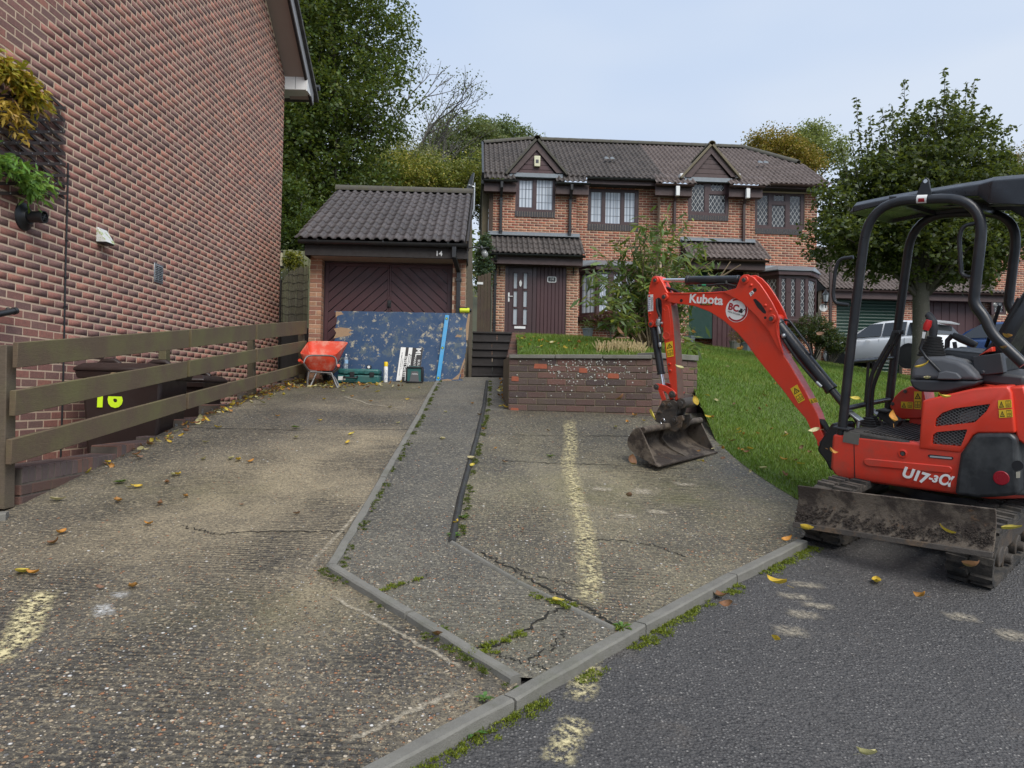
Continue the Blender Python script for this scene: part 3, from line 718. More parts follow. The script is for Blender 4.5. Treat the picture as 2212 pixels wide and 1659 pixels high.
def window(parent, fr, w, outer, lights, style, gmat, fmat, lead=None, name='window', sill=None, sillmat=None):
 m = MB()
 for a, b, c, d in cells(list(outer[:2]) + [x for l in lights for x in l[:2]], list(outer[2:]) + [x for l in lights for x in l[2:]], lights):
  fbox(m, fr, a, b, w - .06, w, c, d)
 for l in lights:
  e = .018
  for a, b, c, d in cells([l[0], l[0] + e, l[1] - e, l[1]], [l[2], l[2] + e, l[3] - e, l[3]], [(l[0] + e, l[1] - e, l[2] + e, l[3] - e)]): fbox(m, fr, a, b, w - .05, w - .014, c, d)
 fo = m.build(name, fmat, parent)
 for l in lights:
  pm = MB(); fbox(pm, fr, l[0] + .01, l[1] - .01, w - .046, w - .036, l[2] + .01, l[3] - .01); pm.build('pane', gmat, fo)
  bm = MB(); b = .0045 if style == 'grid' else .0055
  if style == 'grid':
   nu = max(2, round((l[1] - l[0]) / .19)); nz_ = max(2, round((l[3] - l[2]) / .24))
   for k in range(1, nu): u = l[0] + (l[1] - l[0]) * k / nu; fbox(bm, fr, u - b, u + b, w - .037, w - .031, l[2] + .012, l[3] - .012)
   for k in range(1, nz_): z = l[2] + (l[3] - l[2]) * k / nz_; fbox(bm, fr, l[0] + .012, l[1] - .012, w - .0365, w - .0315, z - b, z + b)
  elif style == 'diamond':
   pu, pz = .125, .20; r = (l[0] + .014, l[1] - .014, l[2] + .014, l[3] - .014)
   for sg in (1, -1):
    for k in range(-14, 15):
     uc = (l[0] + l[1]) / 2 + (k + .5) * pu; zc = (l[2] + l[3]) / 2; dv = Vector((pu, sg * pz)).normalized() * 4; nv = Vector((-dv.y, dv.x)).normalized() * b
     q = clip_rect([(uc - dv.x - nv.x, zc - dv.y - nv.y), (uc + dv.x - nv.x, zc + dv.y - nv.y), (uc + dv.x + nv.x, zc + dv.y + nv.y), (uc - dv.x + nv.x, zc - dv.y + nv.y)], *r)
     if len(q) > 2: bm.prism(q, lambda a_, b_, t_: fr.p(a_, t_, b_), w - .037, w - .031 - .0004 * sg)
  if style: bm.build('lead_lattice', lead, fo)
 if sill:
  n = max(2, round((sill[1] - sill[0]) / .075)); st = (sill[1] - sill[0]) / n
  for k in range(n):
   sm = MB(); fbox(sm, fr, sill[0] + k * st + .004, sill[0] + (k + 1) * st - .004, w - .05, w + .055, sill[2], sill[3]); sm.build('sill_brick', sillmat, fo)
  sm = MB(); fbox(sm, fr, sill[0], sill[1], w - .05, w + .045, sill[2] + .004, sill[3] - .003); sm.build('sill_mortar', M['mortar_house'], fo)
 return fo
TW, TG = .30, .325
def tile_arrays(rolls=2):
 prof = []
 for k in range(rolls):
  o = k * TW / rolls; prof += [(o + x, h) for x, h in ((0, .0), (.05, .0), (.06, .018), (.078, .036), (.097, .042), (.116, .036), (.134, .018), (.144, 0.0))]
 prof.append((TW - .001, 0.0)); V = []
 for s_, dn in ((0, -.006), (0, .016), (TG + .06, -.008)):
  for u, h in prof: V.append((u, s_, h + dn if not (s_ == 0 and dn < 0) else h * .75 - .004))
 n = len(prof); Fq = []
 for r in range(2):
  for k in range(n - 1): Fq.append((r * n + k, r * n + k + 1, (r + 1) * n + k + 1, (r + 1) * n + k))
 return np.array(V), np.array(Fq)
TILE_V, TILE_F = tile_arrays()
def slope_M(P0, U, S, u, s_):
 N = U.cross(S).normalized()
 if N.z < 0: N = -N
 p = P0 + U * u + S * s_
 return Matrix(((U.x, S.x, N.x, p.x), (U.y, S.y, N.y, p.y), (U.z, S.z, N.z, p.z), (0, 0, 0, 1)))
def tiles(parent, P0, U, S, width, length, mt, single=False, keep=None, name='roof_tile', jit=.004):
 rows = math.ceil(length / TG - .3); colsn = math.ceil(width / TW - .2); Ms = []
 for r in range(rows):
  for k in range(colsn):
   if keep is None or keep(k * TW + TW / 2, r * TG + TG / 2):
    Mx = slope_M(P0, U, S, k * TW, r * TG) @ Matrix.Translation((random.uniform(-jit, jit) * .5, random.uniform(-jit, jit), random.uniform(0, jit))) @ Matrix.Rotation(random.uniform(-.006, .006), 4, 'Z')
    Ms.append(Mx)
 if single:
  me = np_mesh(name, TILE_V, TILE_F, mt, None, True)
  for Mx in Ms: inst(me, parent, Mx, name)
 else:
  V4 = np.c_[TILE_V, np.ones(len(TILE_V))]; VV = np.concatenate([(V4 @ np.array(Mx).T)[:, :3] for Mx in Ms]); n = len(TILE_V)
  FF = (np.arange(len(Ms))[:, None, None] * n + TILE_F[None]).reshape(-1, 4); g = RNG.random((len(Ms), 1)).repeat(3, 1).repeat(n, 0)
  link(name, np_mesh(name, VV, FF, mt, g, True), mt, parent, kind='stuff')
def ridge(parent, a, b, r, mt, name='ridge_tile', step=.45, single=True):
 a, b = Vector(a), Vector(b); n = max(1, round((b - a).length / step))
 for k in range(n):
  p, q = a.lerp(b, k / n), a.lerp(b, (k + 1) / n); q = q + (q - p) * .02; d = (q - p).normalized(); sd = d.cross(Vector((0, 0, 1))).normalized(); up = sd.cross(d).normalized(); m = MB(); rings = []
  for c, e in ((p, .006), (q, 0.0)):
   o = [c + sd * ((r + e) * math.cos(x)) + up * ((r + e) * .8 * math.sin(x) - .25 * r) for x in np.linspace(-.25, math.pi + .25, 11)]
   i_ = [c + sd * ((r + e - .02) * math.cos(x)) + up * ((r + e - .02) * .8 * math.sin(x) - .25 * r) for x in np.linspace(math.pi + .25, -.25, 11)]
   rings.append(o + i_)
  m.loft(rings); m.build(name, mt, parent, smooth=35)
def gutter(parent, a, b, r, mt, name='gutter', clips=True):
 a, b = Vector(a), Vector(b); d = (b - a).normalized(); sd = Vector((d.y, -d.x, 0)).normalized(); up = Vector((0, 0, 1)); m = MB(); rings = []
 for c in (a, b):
  rings.append([c + sd * (r * math.cos(x)) + up * (r * math.sin(x)) for x in np.linspace(math.pi, 2 * math.pi, 9)] + [c + sd * ((r - .006) * math.cos(x)) + up * ((r - .006) * math.sin(x)) for x in np.linspace(2 * math.pi, math.pi, 9)])
 m.loft(rings)
 for c in (a, b): m.cyl(c - d * .004 - up * .0, c + d * .004, r * .02, n=6); m.prism([(r * math.cos(x), r * math.sin(x)) for x in np.linspace(math.pi, 2 * math.pi, 9)], lambda p, q, t_: c + sd * p + up * q + d * t_, -.004, .004)
 if clips:
  n = max(1, int((b - a).length / 1.0))
  for k in range(n + 1):
   c = a.lerp(b, (k + .3) / (n + .6))
   m.loft([[c + d * e + sd * ((r + .008) * math.cos(x)) + up * ((r + .008) * math.sin(x)) for x in np.linspace(math.pi - .2, 2 * math.pi + .2, 10)] for e in (-.015, .015)], cap=False, closed=False)
 return m.build(name, mt, parent, smooth=40)
def downpipe(parent, pts, w, mt, brackets=(), name='downpipe'):
 P = [Vector(p) for p in pts]; m = MB()
 for a, b in zip(P, P[1:]):
  d = b - a; u = Vector((1, 0, 0)) if abs(d.normalized().x) < .8 else Vector((0, 1, 0)); v = d.normalized().cross(u).normalized(); u = v.cross(d.normalized())
  e = d.normalized() * .02
  m.obox((a + b) / 2, d / 2 + e, u * w / 2, v * w / 2)
 for z in brackets:
  c = Vector((P[-1].x, P[-1].y, z)); m.obox(c, (w * .72, 0, 0), (0, w * .62, 0), (0, 0, .025))
 return m.build(name, mt, parent, bevel=.006)
WX = -4.32
LF = Frame((WX, 0, 0), 90); LF.W = Vector((1, 0, 0))        # u runs away from the viewer (+y)
YE = 13.88; ZE = at(604, 168, 13.9).z; SL = .76
nb = thing('brick_house', 'tall brown red brick house flank with pale soffit, left of the drive', 'house', (WX, 9, .2))
top = lambda u: ZE + SL * (min(YE - u, u - (YE - 8.9)))
Y0 = 2.2
m = MB(); m.prism([(Y0, -.4), (YE - .01, -.4), (YE - .01, ZE), (YE - 4.45, ZE + SL * 4.45), (YE - 8.9, ZE), (Y0, ZE)], lambda a, b, t_: LF.p(a, t_, b), -.3, .0030); m.build('wall_core', M['mortar_left'], nb)
rects = brick_rects(Y0, YE, .0, ZE + 3.5, top=lambda u: top(u) if u > YE - 8.9 else ZE)
def seen(r):
 q = proj(LF.p((r[0] + r[1]) / 2, 0, (r[2] + r[3]) / 2))
 if not (-10 < q[0] < 2222 and -10 < q[1] < 1669) or q[2] < .5: return 0
 p2 = proj(LF.p(r[1], 0, r[3])); p1 = proj(LF.p(r[0], 0, r[2])); return abs(p2[0] - p1[0]) * abs(p2[1] - p1[1])
sc_ = sorted(rects, key=seen, reverse=True)
BL = brick_unit('brick', .215, .065, .02, M['brick_left'])
bricks_single(nb, LF, .004, sc_[:298], BL)
bricks_joined('brickwork', nb, LF, .004, sc_[298:], M['brick_left_a'], PAL_L)
RF = Frame((WX, YE, 0), 0)
m = MB(); fbox(m, RF, -3, -.012, .004, .0, -.4, ZE); m.build('return_wall', M['mortar_left'], nb)
OV = .40                                                     # verge overhang
def vp(y, x, dz): return Vector((x, y, ZE + SL * (YE - y) + dz))
ya_, yb_ = YE + .42, YE - 5.2
m = MB(); m.add([vp(ya_ - .05, WX, .02), vp(yb_, WX, .02), vp(yb_, WX + OV, .02), vp(ya_ - .05, WX + OV, .02)] + [vp(ya_ - .05, WX, .04), vp(yb_, WX, .04), vp(yb_, WX + OV, .04), vp(ya_ - .05, WX + OV, .04)], [(0, 1, 2, 3), (7, 6, 5, 4), (0, 3, 7, 4), (1, 0, 4, 5), (2, 1, 5, 6), (3, 2, 6, 7)]); m.build('soffit', M['soffit'], nb)
m = MB(); m.loft([[vp(y, WX + OV - .002, -.03), vp(y, WX + OV + .03, -.03), vp(y, WX + OV + .03, .20), vp(y, WX + OV - .002, .20)] for y in (ya_, yb_)]); m.build('bargeboard', simple('grey white bargeboard', (.30, .30, .31), .4, var=.1), nb, bevel=.004)
m = MB(); m.loft([[vp(y, WX + OV - .03, -.045), vp(y, WX + OV + .012, -.045), vp(y, WX + OV + .012, .0), vp(y, WX + OV - .03, .0)] for y in (ya_, yb_)]); m.build('barge_trim', M['black_plastic'], nb)
m = MB(); m.loft([[vp(y, WX - 4, .2), vp(y, WX + OV + .09, .2), vp(y, WX + OV + .09, .28), vp(y, WX - 4, .28)] for y in (ya_ + .15, yb_)]); m.build('roof', simple('dark verge tiles', (.05, .045, .045), .7, var=.4, vscale=14, bump=.6, bscale=30, dirt=(.18, .18, .13), dirt_amt=.6, dscale=9), nb)
zb = ZE - .22
m = MB(); m.box(WX - .3, WX + OV - .002, YE + .004, YE + .42, zb, zb + .36); m.build('eaves_box', M['white'], nb, bevel=.004)
m = MB(); m.box(WX + OV / 2 - .003, WX + OV / 2 + .003, YE + .0, YE + .01, zb + .01, zb + .33); m.build('box_joint', M['black_plastic'], nb)
m = MB(); m.cyl((WX + OV + .12, YE + .5, zb + .24), (WX - 4, YE + .5, zb + .24), .055, n=14); m.build('gutter', M['black_plastic'], nb)
m = MB(); m.prism([(YE + .0, zb - .02), (YE + .42, zb - .02), (YE + .42, zb + .44), (YE + .0, zb + .3)], lambda a, b, t_: (t_, a, b), WX + OV, WX + OV + .025); m.build('box_end', M['white'], nb)
def LW(dx, dy, w=0.0): return hit_plane(dx, dy, Vector((WX + w, 0, 0)), Vector((1, 0, 0)))
X1, Yx, Z1 = Vector((1, 0, 0)), Vector((0, 1, 0)), Vector((0, 0, 1))
c = LW(50, 468); fl = thing('boiler_flue', 'black round boiler flue sticking out of the brick flank', 'flue', c)
m = MB(); m.lathe([(.02, .0), (.125, .0), (.12, .012), (.09, .025), (.07, .05), (.066, .055)], c + X1 * .004, X1, 24); m.build('flange', M['black_plastic'], fl, smooth=40)
m = MB(); m.lathe([(.05, .05), (.05, .15), (.056, .15), (.056, .19), (.048, .19), (.048, .15), (.02, .14)], c, X1, 20); m.build('pipe', M['black_plastic'], fl, smooth=40)
m = MB(); [m.cyl(c + X1 * .185 + Yx * (.03 * math.cos(a)) + Z1 * (.03 * math.sin(a)), c + X1 * .185, .004, n=6) for a in np.linspace(0, 6.28, 7)[:-1]]; m.build('terminal_grille', M['black_plastic'], fl)
c = LW(217, 510); vt = thing('vent_cowl', 'small white wall vent cowl with green stain on brick flank', 'vent', c)
y0_, y1_, z0_, z1_ = c.y - .09, c.y + .09, c.z - .075, c.z + .075
m = MB(); m.add([(WX, y0_, z0_), (WX, y1_, z0_), (WX, y1_, z1_), (WX, y0_, z1_), (WX + .115, y0_, z0_), (WX + .115, y1_, z0_), (WX + .02, y1_, z1_), (WX + .02, y0_, z1_)], [(0, 1, 2, 3), (4, 7, 6, 5), (0, 3, 7, 4), (1, 5, 6, 2), (3, 2, 6, 7), (0, 4, 5, 1)])
t = NT('white plastic with algae', .5); t.base(t.mix(t.ramp(t.noise(14, 5, .7), [(.5, 0.0), (.6, .9)]), (.62, .63, .62), (.28, .36, .08))); m.build('hood', t.done(), vt, bevel=.004)
m = MB(); m.box(WX + .02, WX + .1, y0_ + .01, y1_ - .01, z0_ - .012, z0_ - .002); m.build('mouth', M['black_plastic'], vt)
c = LW(341, 591); lv = thing('louvre_vent', 'square silver metal louvre vent set in the brick flank', 'vent', c)
m = MB(); m.box(WX - .0, WX + .012, c.y - .115, c.y + .115, c.z - .115, c.z + .115); m.build('plate', M['metal'], lv, bevel=.003)
for k in range(9):
 m = MB(); z = c.z - .085 + k * .021
 for ya2, yb2 in ((c.y - .09, c.y - .006), (c.y + .006, c.y + .09)): m.add([(WX + .013, ya2, z), (WX + .013, yb2, z), (WX + .013, yb2, z + .015), (WX + .013, ya2, z + .015), (WX + .026, ya2, z), (WX + .026, yb2, z)], [(0, 3, 2, 1), (4, 5, 2, 3), (0, 1, 5, 4), (0, 4, 3), (1, 2, 5)])
 m.build('louvre', M['metal'], lv)
m = MB(); m.tube([LW(x, y, .012) for x, y in ((147, 352), (146, 420), (143, 520), (141, 600), (139, 700), (137, 800), (134, 900), (131, 990))], .009, 8)
for y in (380, 455, 520, 601, 662, 760): q = LW(147 - (y - 352) * .0235, y, .01); m.box(q.x - .006, q.x + .016, q.y - .014, q.y + .014, q.z - .008, q.z + .008)
m.build('cable', M['black_plastic'], smooth=40); props(bpy.data.objects['cable'], 'thin black cable clipped straight down the brick flank', 'cable')
m = MB(); a = LW(-60, 690, .10); b = LW(34, 671, .10); m.cyl(a, b, .027, n=14); m.cyl(b - (b - a).normalized() * .035, b, .031, n=14); q = LW(12, 668, .0); m.cyl(q, q + X1 * .09, .008, n=8); m.ball(q + X1 * .02, .018)
m.build('handrail', M['black_plastic'], smooth=40); props(bpy.data.objects['handrail'], 'end of a black tubular handrail on the brick flank at the left edge', 'handrail')
tr = thing('wall_trellis', 'dark brown wooden expanding trellis hung on the brick flank', 'trellis', LW(70, 430))
M['trellis'] = simple('dark brown trellis slat', (.04, .026, .022), .65, var=.3, vscale=9, bump=.3)
rows = [(208, -60, 97), (232, -60, 141), (258, -60, 139), (284, -60, 139), (308, -60, 140), (331, -60, 140), (353, -60, 141), (378, -60, 143), (396, -60, 143), (417, -60, 143)]
for y, xa, xb in rows:
 m = MB(); m.bar(LW(xa, y, .045), LW(xb, y + 1, .045), .028, .012, up=(1, 0, 0)); m.build('slat', M['trellis'], tr)
 m = MB()
 for x in np.arange(-2 + (y * .37) % 26, xb - 4, 26.5): q = LW(x, y + .5, .052); m.ball(q, .006, 6, 4)
 m.build('rivets', M['metal'], tr, kind='stuff')
for k in range(12):
 xa = -170 + k * 26.5; pts = clip_rect([(xa, 196), (xa + 260, 196 + 236), (xa + 260.5, 196 + 236), (xa + .5, 196)], -60, 140, 200, 428)
 if len(pts) > 2:
  p0 = min(pts, key=lambda q: q[1]); p1 = max(pts, key=lambda q: q[1])
  if p1[1] - p0[1] > 20: m = MB(); m.bar(LW(*p0, .028), LW(*p1, .028), .028, .012, up=(1, 0, 0)); m.build('slat', M['trellis'], tr)
GF = Frame(at(664, 822, 12.35), 2.0); GF.O.z = 0
gz = 1.74
ga = thing('garage', 'detached brick garage with dark tiled roof and maroon chevron door, numbered 14', 'garage', GF.p(1.4, -3, 1.8))
uL0, uL1 = 0.0, GF.uz(694, 650)[0]; uR0, uR1 = GF.uz(976.6, 650)[0], GF.uz(1005, 650)[0]
zF1 = GF.uz(830, 553, .3)[1] - .02                       # underside of the fascia
BG = brick_unit('brick', .215, .065, .02, M['brick_garage'])
DEP = 6.0
def pillar(u0, u1, side_u, sgn):
 m = MB(); fbox(m, GF, u0 + .003, u1 - .003, -.32, -.0005, gz - .3, zF1 + .06)
 m.build('pillar_core', M['mortar_house'], ga)
 bricks_single(ga, GF, .004, brick_rects(u0, u1, gz - .1, zF1 + .05, z_ref=gz), BG)
pillar(uL0, uL1, uL1, 1); pillar(uR0, uR1, uR0, -1)
SFr = Frame(GF.p(uL1, 0, 0), 2.0); SFr.W = GF.U.copy(); SFr.U = -GF.W
bricks_single(ga, SFr, .001, brick_rects(.0, .30, gz - .1, zF1 + .05, z_ref=gz, phase=1), BG)
t = NT('pebbledash', .95); p = t.pos()
c = t.mix(t.noise(6, 6, .7, p), (.20, .16, .10), (.36, .30, .20)); c = t.mix(t.ramp(t.vor(55, p), [(.1, .0), (.5, .8)]), c, (.11, .085, .055)); t.base(c)
t.bump(t.vor(48, t.map(p, (1, 1, .35))), 1.0, .03); M['pebble'] = t.done()
zE = GF.uz(830, 524, .36)[1]; zRd = at(880, 418, 15.2).z
eave_w = .42; rd_w = -2.75
wallz = zE - .02
sl_ = (zRd - zE) / (eave_w - rd_w)
m = MB(); m.prism([(-.321, gz - .3), (-DEP, gz - .3), (-DEP, wallz - .1), (rd_w, zRd - .14), (-.321, wallz + .05)], lambda a, b, t_: GF.p(t_, a, b), uR1 - .24, uR1 + .012); m.build('side_wall', M['pebble'], ga)
m = MB(); m.prism([(0.0, zF1 - .02), (-.321, zF1 - .02), (-.321, wallz + .05), (rd_w, zRd - .14), (rd_w, zRd - .2), (0, wallz - .1)], lambda a, b, t_: GF.p(t_, a, b), uR1 - .04, uR1 + .010); m.build('side_gable', M['pebble'], ga)
m = MB(); m.prism([(-.321, gz - .3), (-DEP, gz - .3), (-DEP, wallz - .1), (rd_w, zRd - .14), (-.321, wallz + .05)], lambda a, b, t_: GF.p(t_, a, b), -.01, .2); m.build('side_wall', M['mortar_house'], ga)
m = MB(); fbox(m, GF, 0, uR1, -DEP, -DEP + .1, gz - .3, wallz - .1); m.build('back_wall', M['pebble'], ga)
dw = -.22; dr = rectD(GF, dw, 701, 571, 973, 800); dr = (dr[0], dr[1], gz + .02, dr[3])
um = GF.uz(840.5, 650, dw)[0]
door = MB(); fbox(door, GF, uL1, dr[0], dw - .05, dw + .05, gz - .1, zF1); fbox(door, GF, dr[1], uR0, dw - .05, dw + .05, gz - .1, zF1); fbox(door, GF, dr[0], dr[1], dw - .05, dw + .05, dr[3], zF1)
door.build('door_frame', M['mahogany_wood'], ga)
m = MB(); fbox(m, GF, dr[0], dr[1], dw - .06, dw - .012, gz - .1, dr[3])
dobj = m.build('door', M['black_plastic'], ga)
for a, b, sg in ((dr[0] + .06, um - .03, 1), (um + .03, dr[1] - .06, -1)):
 z0, z1 = gz + .07, dr[3] - .05
 m = MB()
 for q in ((a - .06 if sg > 0 else a - .028, a, z0 - .06, z1 + .05), (b, b + .028 if sg > 0 else b + .06, z0 - .06, z1 + .05), (a, b, z0 - .06, z0), (a, b, z1, z1 + .05)): fbox(m, GF, q[0], q[1], dw - .012, dw + .012, q[2], q[3])
 m.build('leaf_frame', M['garage_door'], dobj, bevel=.003)
 st = .165; sl = 1.0 * sg * .92
 for k in range(-16, 30):
  zc = gz + k * st; g = .008; um2 = (a + b) / 2
  q = clip_rect([(um2 - 3, zc + g - 3 * sl), (um2 + 3, zc + g + 3 * sl), (um2 + 3, zc + st - g + 3 * sl), (um2 - 3, zc + st - g - 3 * sl)], a, b, z0, z1)
  if len(q) > 2:
   ar = 0.5 * abs(sum(q[i - 1][0] * q[i][1] - q[i][0] * q[i - 1][1] for i in range(len(q))))
   if ar > .002:
    bb = MB(); bb.prism(q, lambda p_, r_, t_: GF.p(p_, t_, r_), dw - .03, dw + .006 + random.uniform(-.001, .001)); bb.build('board', M['garage_door'], dobj, bevel=.003, seg=1)
lk = GF.uz(841, 657, dw); m = MB(); fbox(m, GF, lk[0] - .03, lk[0] + .03, dw, dw + .025, lk[1] - .06, lk[1] + .06); m.cyl(GF.p(lk[0], dw + .02, lk[1] + .02), GF.p(lk[0], dw + .06, lk[1] + .02), .018, n=10); m.cyl(GF.p(lk[0], dw + .055, lk[1] + .03), GF.p(lk[0], dw + .055, lk[1] - .05), .012, n=8); m.build('door_lock', M['black_plastic'], dobj, bevel=.003)
m = MB(); fbox(m, GF, -.02, uR1 + .03, .28, .32, zF1, zF1 + .21); m.build('fascia', M['dark_wood'], ga, bevel=.004)
m = MB(); fbox(m, GF, uL1 - .12, uR0 + .02, -.3, .278, zF1 + .004, zF1 + .016); m.build('soffit', simple('cream soffit', (.36, .31, .25), .7, var=.12), ga)
m = MB(); fbox(m, GF, -.02, .0, -.32, .28, zF1, zF1 + .2); fbox(m, GF, uR1 + .014, uR1 + .03, -.32, .28, zF1, zF1 + .2); m.build('fascia_return', M['dark_wood'], ga)
gutter(ga, GF.p(-.10, .385, zE), GF.p(uR1 + .03, .385, zE), .058, M['black_plastic'])
text('14', .115, M['white'], ga, plane_M(GF.p(GF.uz(948, 548, .33)[0], .324, GF.uz(948, 548, .33)[1]), GF.U, (0, 0, 1)), 'house_number', .004, bold=.002)
ud = GF.uz(990, 640, .06)[0]; ut = GF.uz(981, 545, .38)[0]
downpipe(ga, [GF.p(ut, .385, zE - .05), GF.p(ut, .385, zE - .2), GF.p(ud, .05, zF1 - .16), GF.p(ud, .05, gz)], .068, M['black_plastic'], (zF1 - .3, gz + 1.1))
e0 = GF.p(-.16, eave_w, zE + .03); Sd = (GF.p(-.16, rd_w, zRd) - GF.p(-.16, eave_w, zE + .03)); Sl = Sd.length; Sd.normalize()
RW = uR1 + .16 + .03
tiles(ga, e0, GF.U, Sd, RW, Sl, M['tile_garage'], True)
m = MB(); b0, b1, b2, b3 = GF.p(-.13, eave_w - .06, zE - .01), GF.p(uR1 + .0, eave_w - .06, zE - .01), GF.p(uR1 + .0, rd_w, zRd - .05), GF.p(-.13, rd_w, zRd - .05)
b4, b5 = GF.p(uR1, 2 * rd_w - eave_w, zE), GF.p(-.13, 2 * rd_w - eave_w, zE)
m.add([b0, b1, b2, b3, b4, b5], [(0, 1, 2, 3), (3, 2, 4, 5)]); m.build('roof_deck', M['dark_wood'], ga)
M['ridge_moss'] = simple('mossy ridge tile', (.075, .07, .06), .85, var=.35, vscale=7, bump=.5, bscale=40, dirt=(.10, .10, .045), dirt_amt=.7, dscale=8)
ridge(ga, GF.p(-.16, rd_w, zRd + .05), GF.p(-.16 + RW, rd_w, zRd + .05), .12, M['ridge_moss'])
m = MB(); m.bar(GF.p(uR1 + .03, eave_w, zE - .02), GF.p(uR1 + .03, rd_w, zRd - .06), .03, .14); m.build('verge_board', M['dark_wood'], ga)
dc = at(1012, 400, 17.0); ds = thing('satellite_dish', 'grey satellite dish on a pole behind the garage ridge', 'dish', dc)
ax = Vector((-.93, -.28, .25)).normalized(); m = MB(); m.lathe([(.02, .06), (.12, .045), (.22, .02), (.30, 0), (.305, -.012), (.22, .008), (.12, .033), (.02, .048)], dc + ax * -.03, -ax, 28); m.build('reflector', simple('grey dish', (.12, .125, .13), .5), ds, smooth=50)
m = MB(); m.tube([dc - ax * .05 - Z1 * .1, dc - Z1 * .26 + ax * .1, dc - Z1 * .25 + ax * .4], .012, 8); m.build('feed_arm', M['black_plastic'], ds)
m = MB(); m.box(dc.x + ax.x * .4 - .06, dc.x + ax.x * .4 + .03, dc.y + ax.y * .4 - .04, dc.y + ax.y * .4 + .04, dc.z - .25, dc.z - .12); m.build('receiver', M['black_plastic'], ds, bevel=.01)
m = MB(); q = dc - ax * .14; m.tube([q + Z1 * .1, q - Z1 * .5, q - Z1 * .75 - Vector((.1, 0, 0)), q - Z1 * 1.7 - Vector((.1, 0, 0))], .024, 10); m.cyl(dc, q, .03, n=10); m.build('mast', M['metal'], ds, smooth=40)
lc = GF.p(uR1 + .012, -.42, 0); lz = at(1046, 540, 12.8).z
lp = thing('wall_lamp', 'swan neck outdoor lamp with dark shade on the garage side wall', 'lamp', (lc.x, lc.y, lz))
b = Vector((lc.x, lc.y, lz + .03)); m = MB(); m.cyl(b, b + X1 * .02, .045, n=14); m.tube([b, b + X1 * .12 + Z1 * .03, b + X1 * .24 + Z1 * .0], .012, 8); m.build('arm', M['black_plastic'], lp, smooth=40)
h = b + X1 * .25 + Z1 * -.01; ax = Vector((.45, -.25, -.85)).normalized(); m = MB(); m.lathe([(.03, -.06), (.035, 0), (.12, .035), (.118, .042), (.03, .012)], h, ax, 18); m.build('shade', M['black_plastic'], lp, smooth=45)
t = NT('clear lamp glass', .08, col=(.75, .77, .76)); t.b.inputs['Transmission Weight'].default_value = .7; m = MB(); m.lathe([(.03, .0), (.052, .03), (.055, .11), (.04, .15), (.01, .165)], h, ax, 16); m.build('glass_jar', t.done(), lp, smooth=50)
fb = thing('panel_fence', 'pale green close board fence behind the reed screen', 'fence', at(630, 700, 15.6))
FFr = Frame(at(590, 700, 15.6), 0); FFr.O.z = 0; ua, ub = FFr.uz(585, 620)[0], FFr.uz(690, 620)[0]; zt = FFr.uz(630, 540)[1]
n = 9
for k in range(n):
 m = MB(); a = ua + (ub - ua) * k / n; fbox(m, FFr, a, a + (ub - ua) / n - .012, -.02, .0 + random.uniform(0, .006), .8, zt + random.uniform(-.02, .01)); m.build('board', M['pale_fence'], fb)
m = MB(); fbox(m, FFr, ua, ub, -.05, -.022, zt - .35, zt - .25); fbox(m, FFr, ua, ub, -.05, -.022, 1.6, 1.7); m.build('rail', M['pale_fence'], fb)
rs = thing('reed_screen', 'grey woven reed screen panel with arched top in the side gap', 'screen', at(632, 740, 14.4))
RSF = Frame(at(600, 700, 14.4), 0); RSF.O.z = 0; ua, ub = RSF.uz(600, 640)[0], RSF.uz(665, 640)[0]; t_reed = wood_mat('dry grey reed', (.11, .10, .075), (.22, .20, .15), .3, 30)
m = MB(); nr = 74
for k in range(nr):
 u = ua + (ub - ua) * k / nr; s_ = k / nr; dyt = 578 + 62 * max(0, .55 - s_) ** 1.6 * 2.4 - 3 * math.sin(s_ * 9)
 zt = RSF.uz(632, dyt)[1]; m.cyl(RSF.p(u, random.uniform(-.006, .006), 1.2), RSF.p(u + random.uniform(-.008, .008), random.uniform(-.006, .006), zt + random.uniform(-.03, .02)), .0052, n=5)
m.build('reeds', t_reed, rs, kind='stuff')
for k in range(7):
 dy = 592 + k * 17; m = MB(); m.tube([RSF.p(ua + (ub - ua) * s_, .010 + .003 * math.sin(40 * s_), RSF.uz(632, dy)[1] - .02 * math.sin(3.1 * s_) + .012 * math.sin(19 * s_ + k)) for s_ in np.linspace(.02 + max(0, .3 - k * .15), 1, 24)], .004, 5); m.build('binding_wire', M['dark_wood'], rs)
gp = at(595, 640, 13.95); m = MB(); m.box(gp.x - .0, gp.x + .09, gp.y, gp.y + .09, .5, at(595, 603, 13.95).z); m.build('gate_post', M['dark_wood'], bevel=.006); props(bpy.data.objects['gate_post'], 'short black timber post against the far corner of the brick flank', 'post')
dv = at(655, 690, 14.2); m = MB(); m.box(dv.x - .75, dv.x + .2, dv.y, dv.y + .25, .9, at(640, 708, 14.2).z); m.build('timber_step', M['dark_wood'], bevel=.01); props(bpy.data.objects['timber_step'], 'dark timber step at the foot of the reed screen', 'step')
st = thing('garden_steps', 'flight of black stained timber garden steps right of the garage', 'steps', at(1060, 820, 12.9))
SF2 = Frame(at(1022, 822, 12.75), 2.0); SF2.O.z = 0
ytops = [808, 786, 767, 751, 734, 716]; W0 = 12.75
zs = []
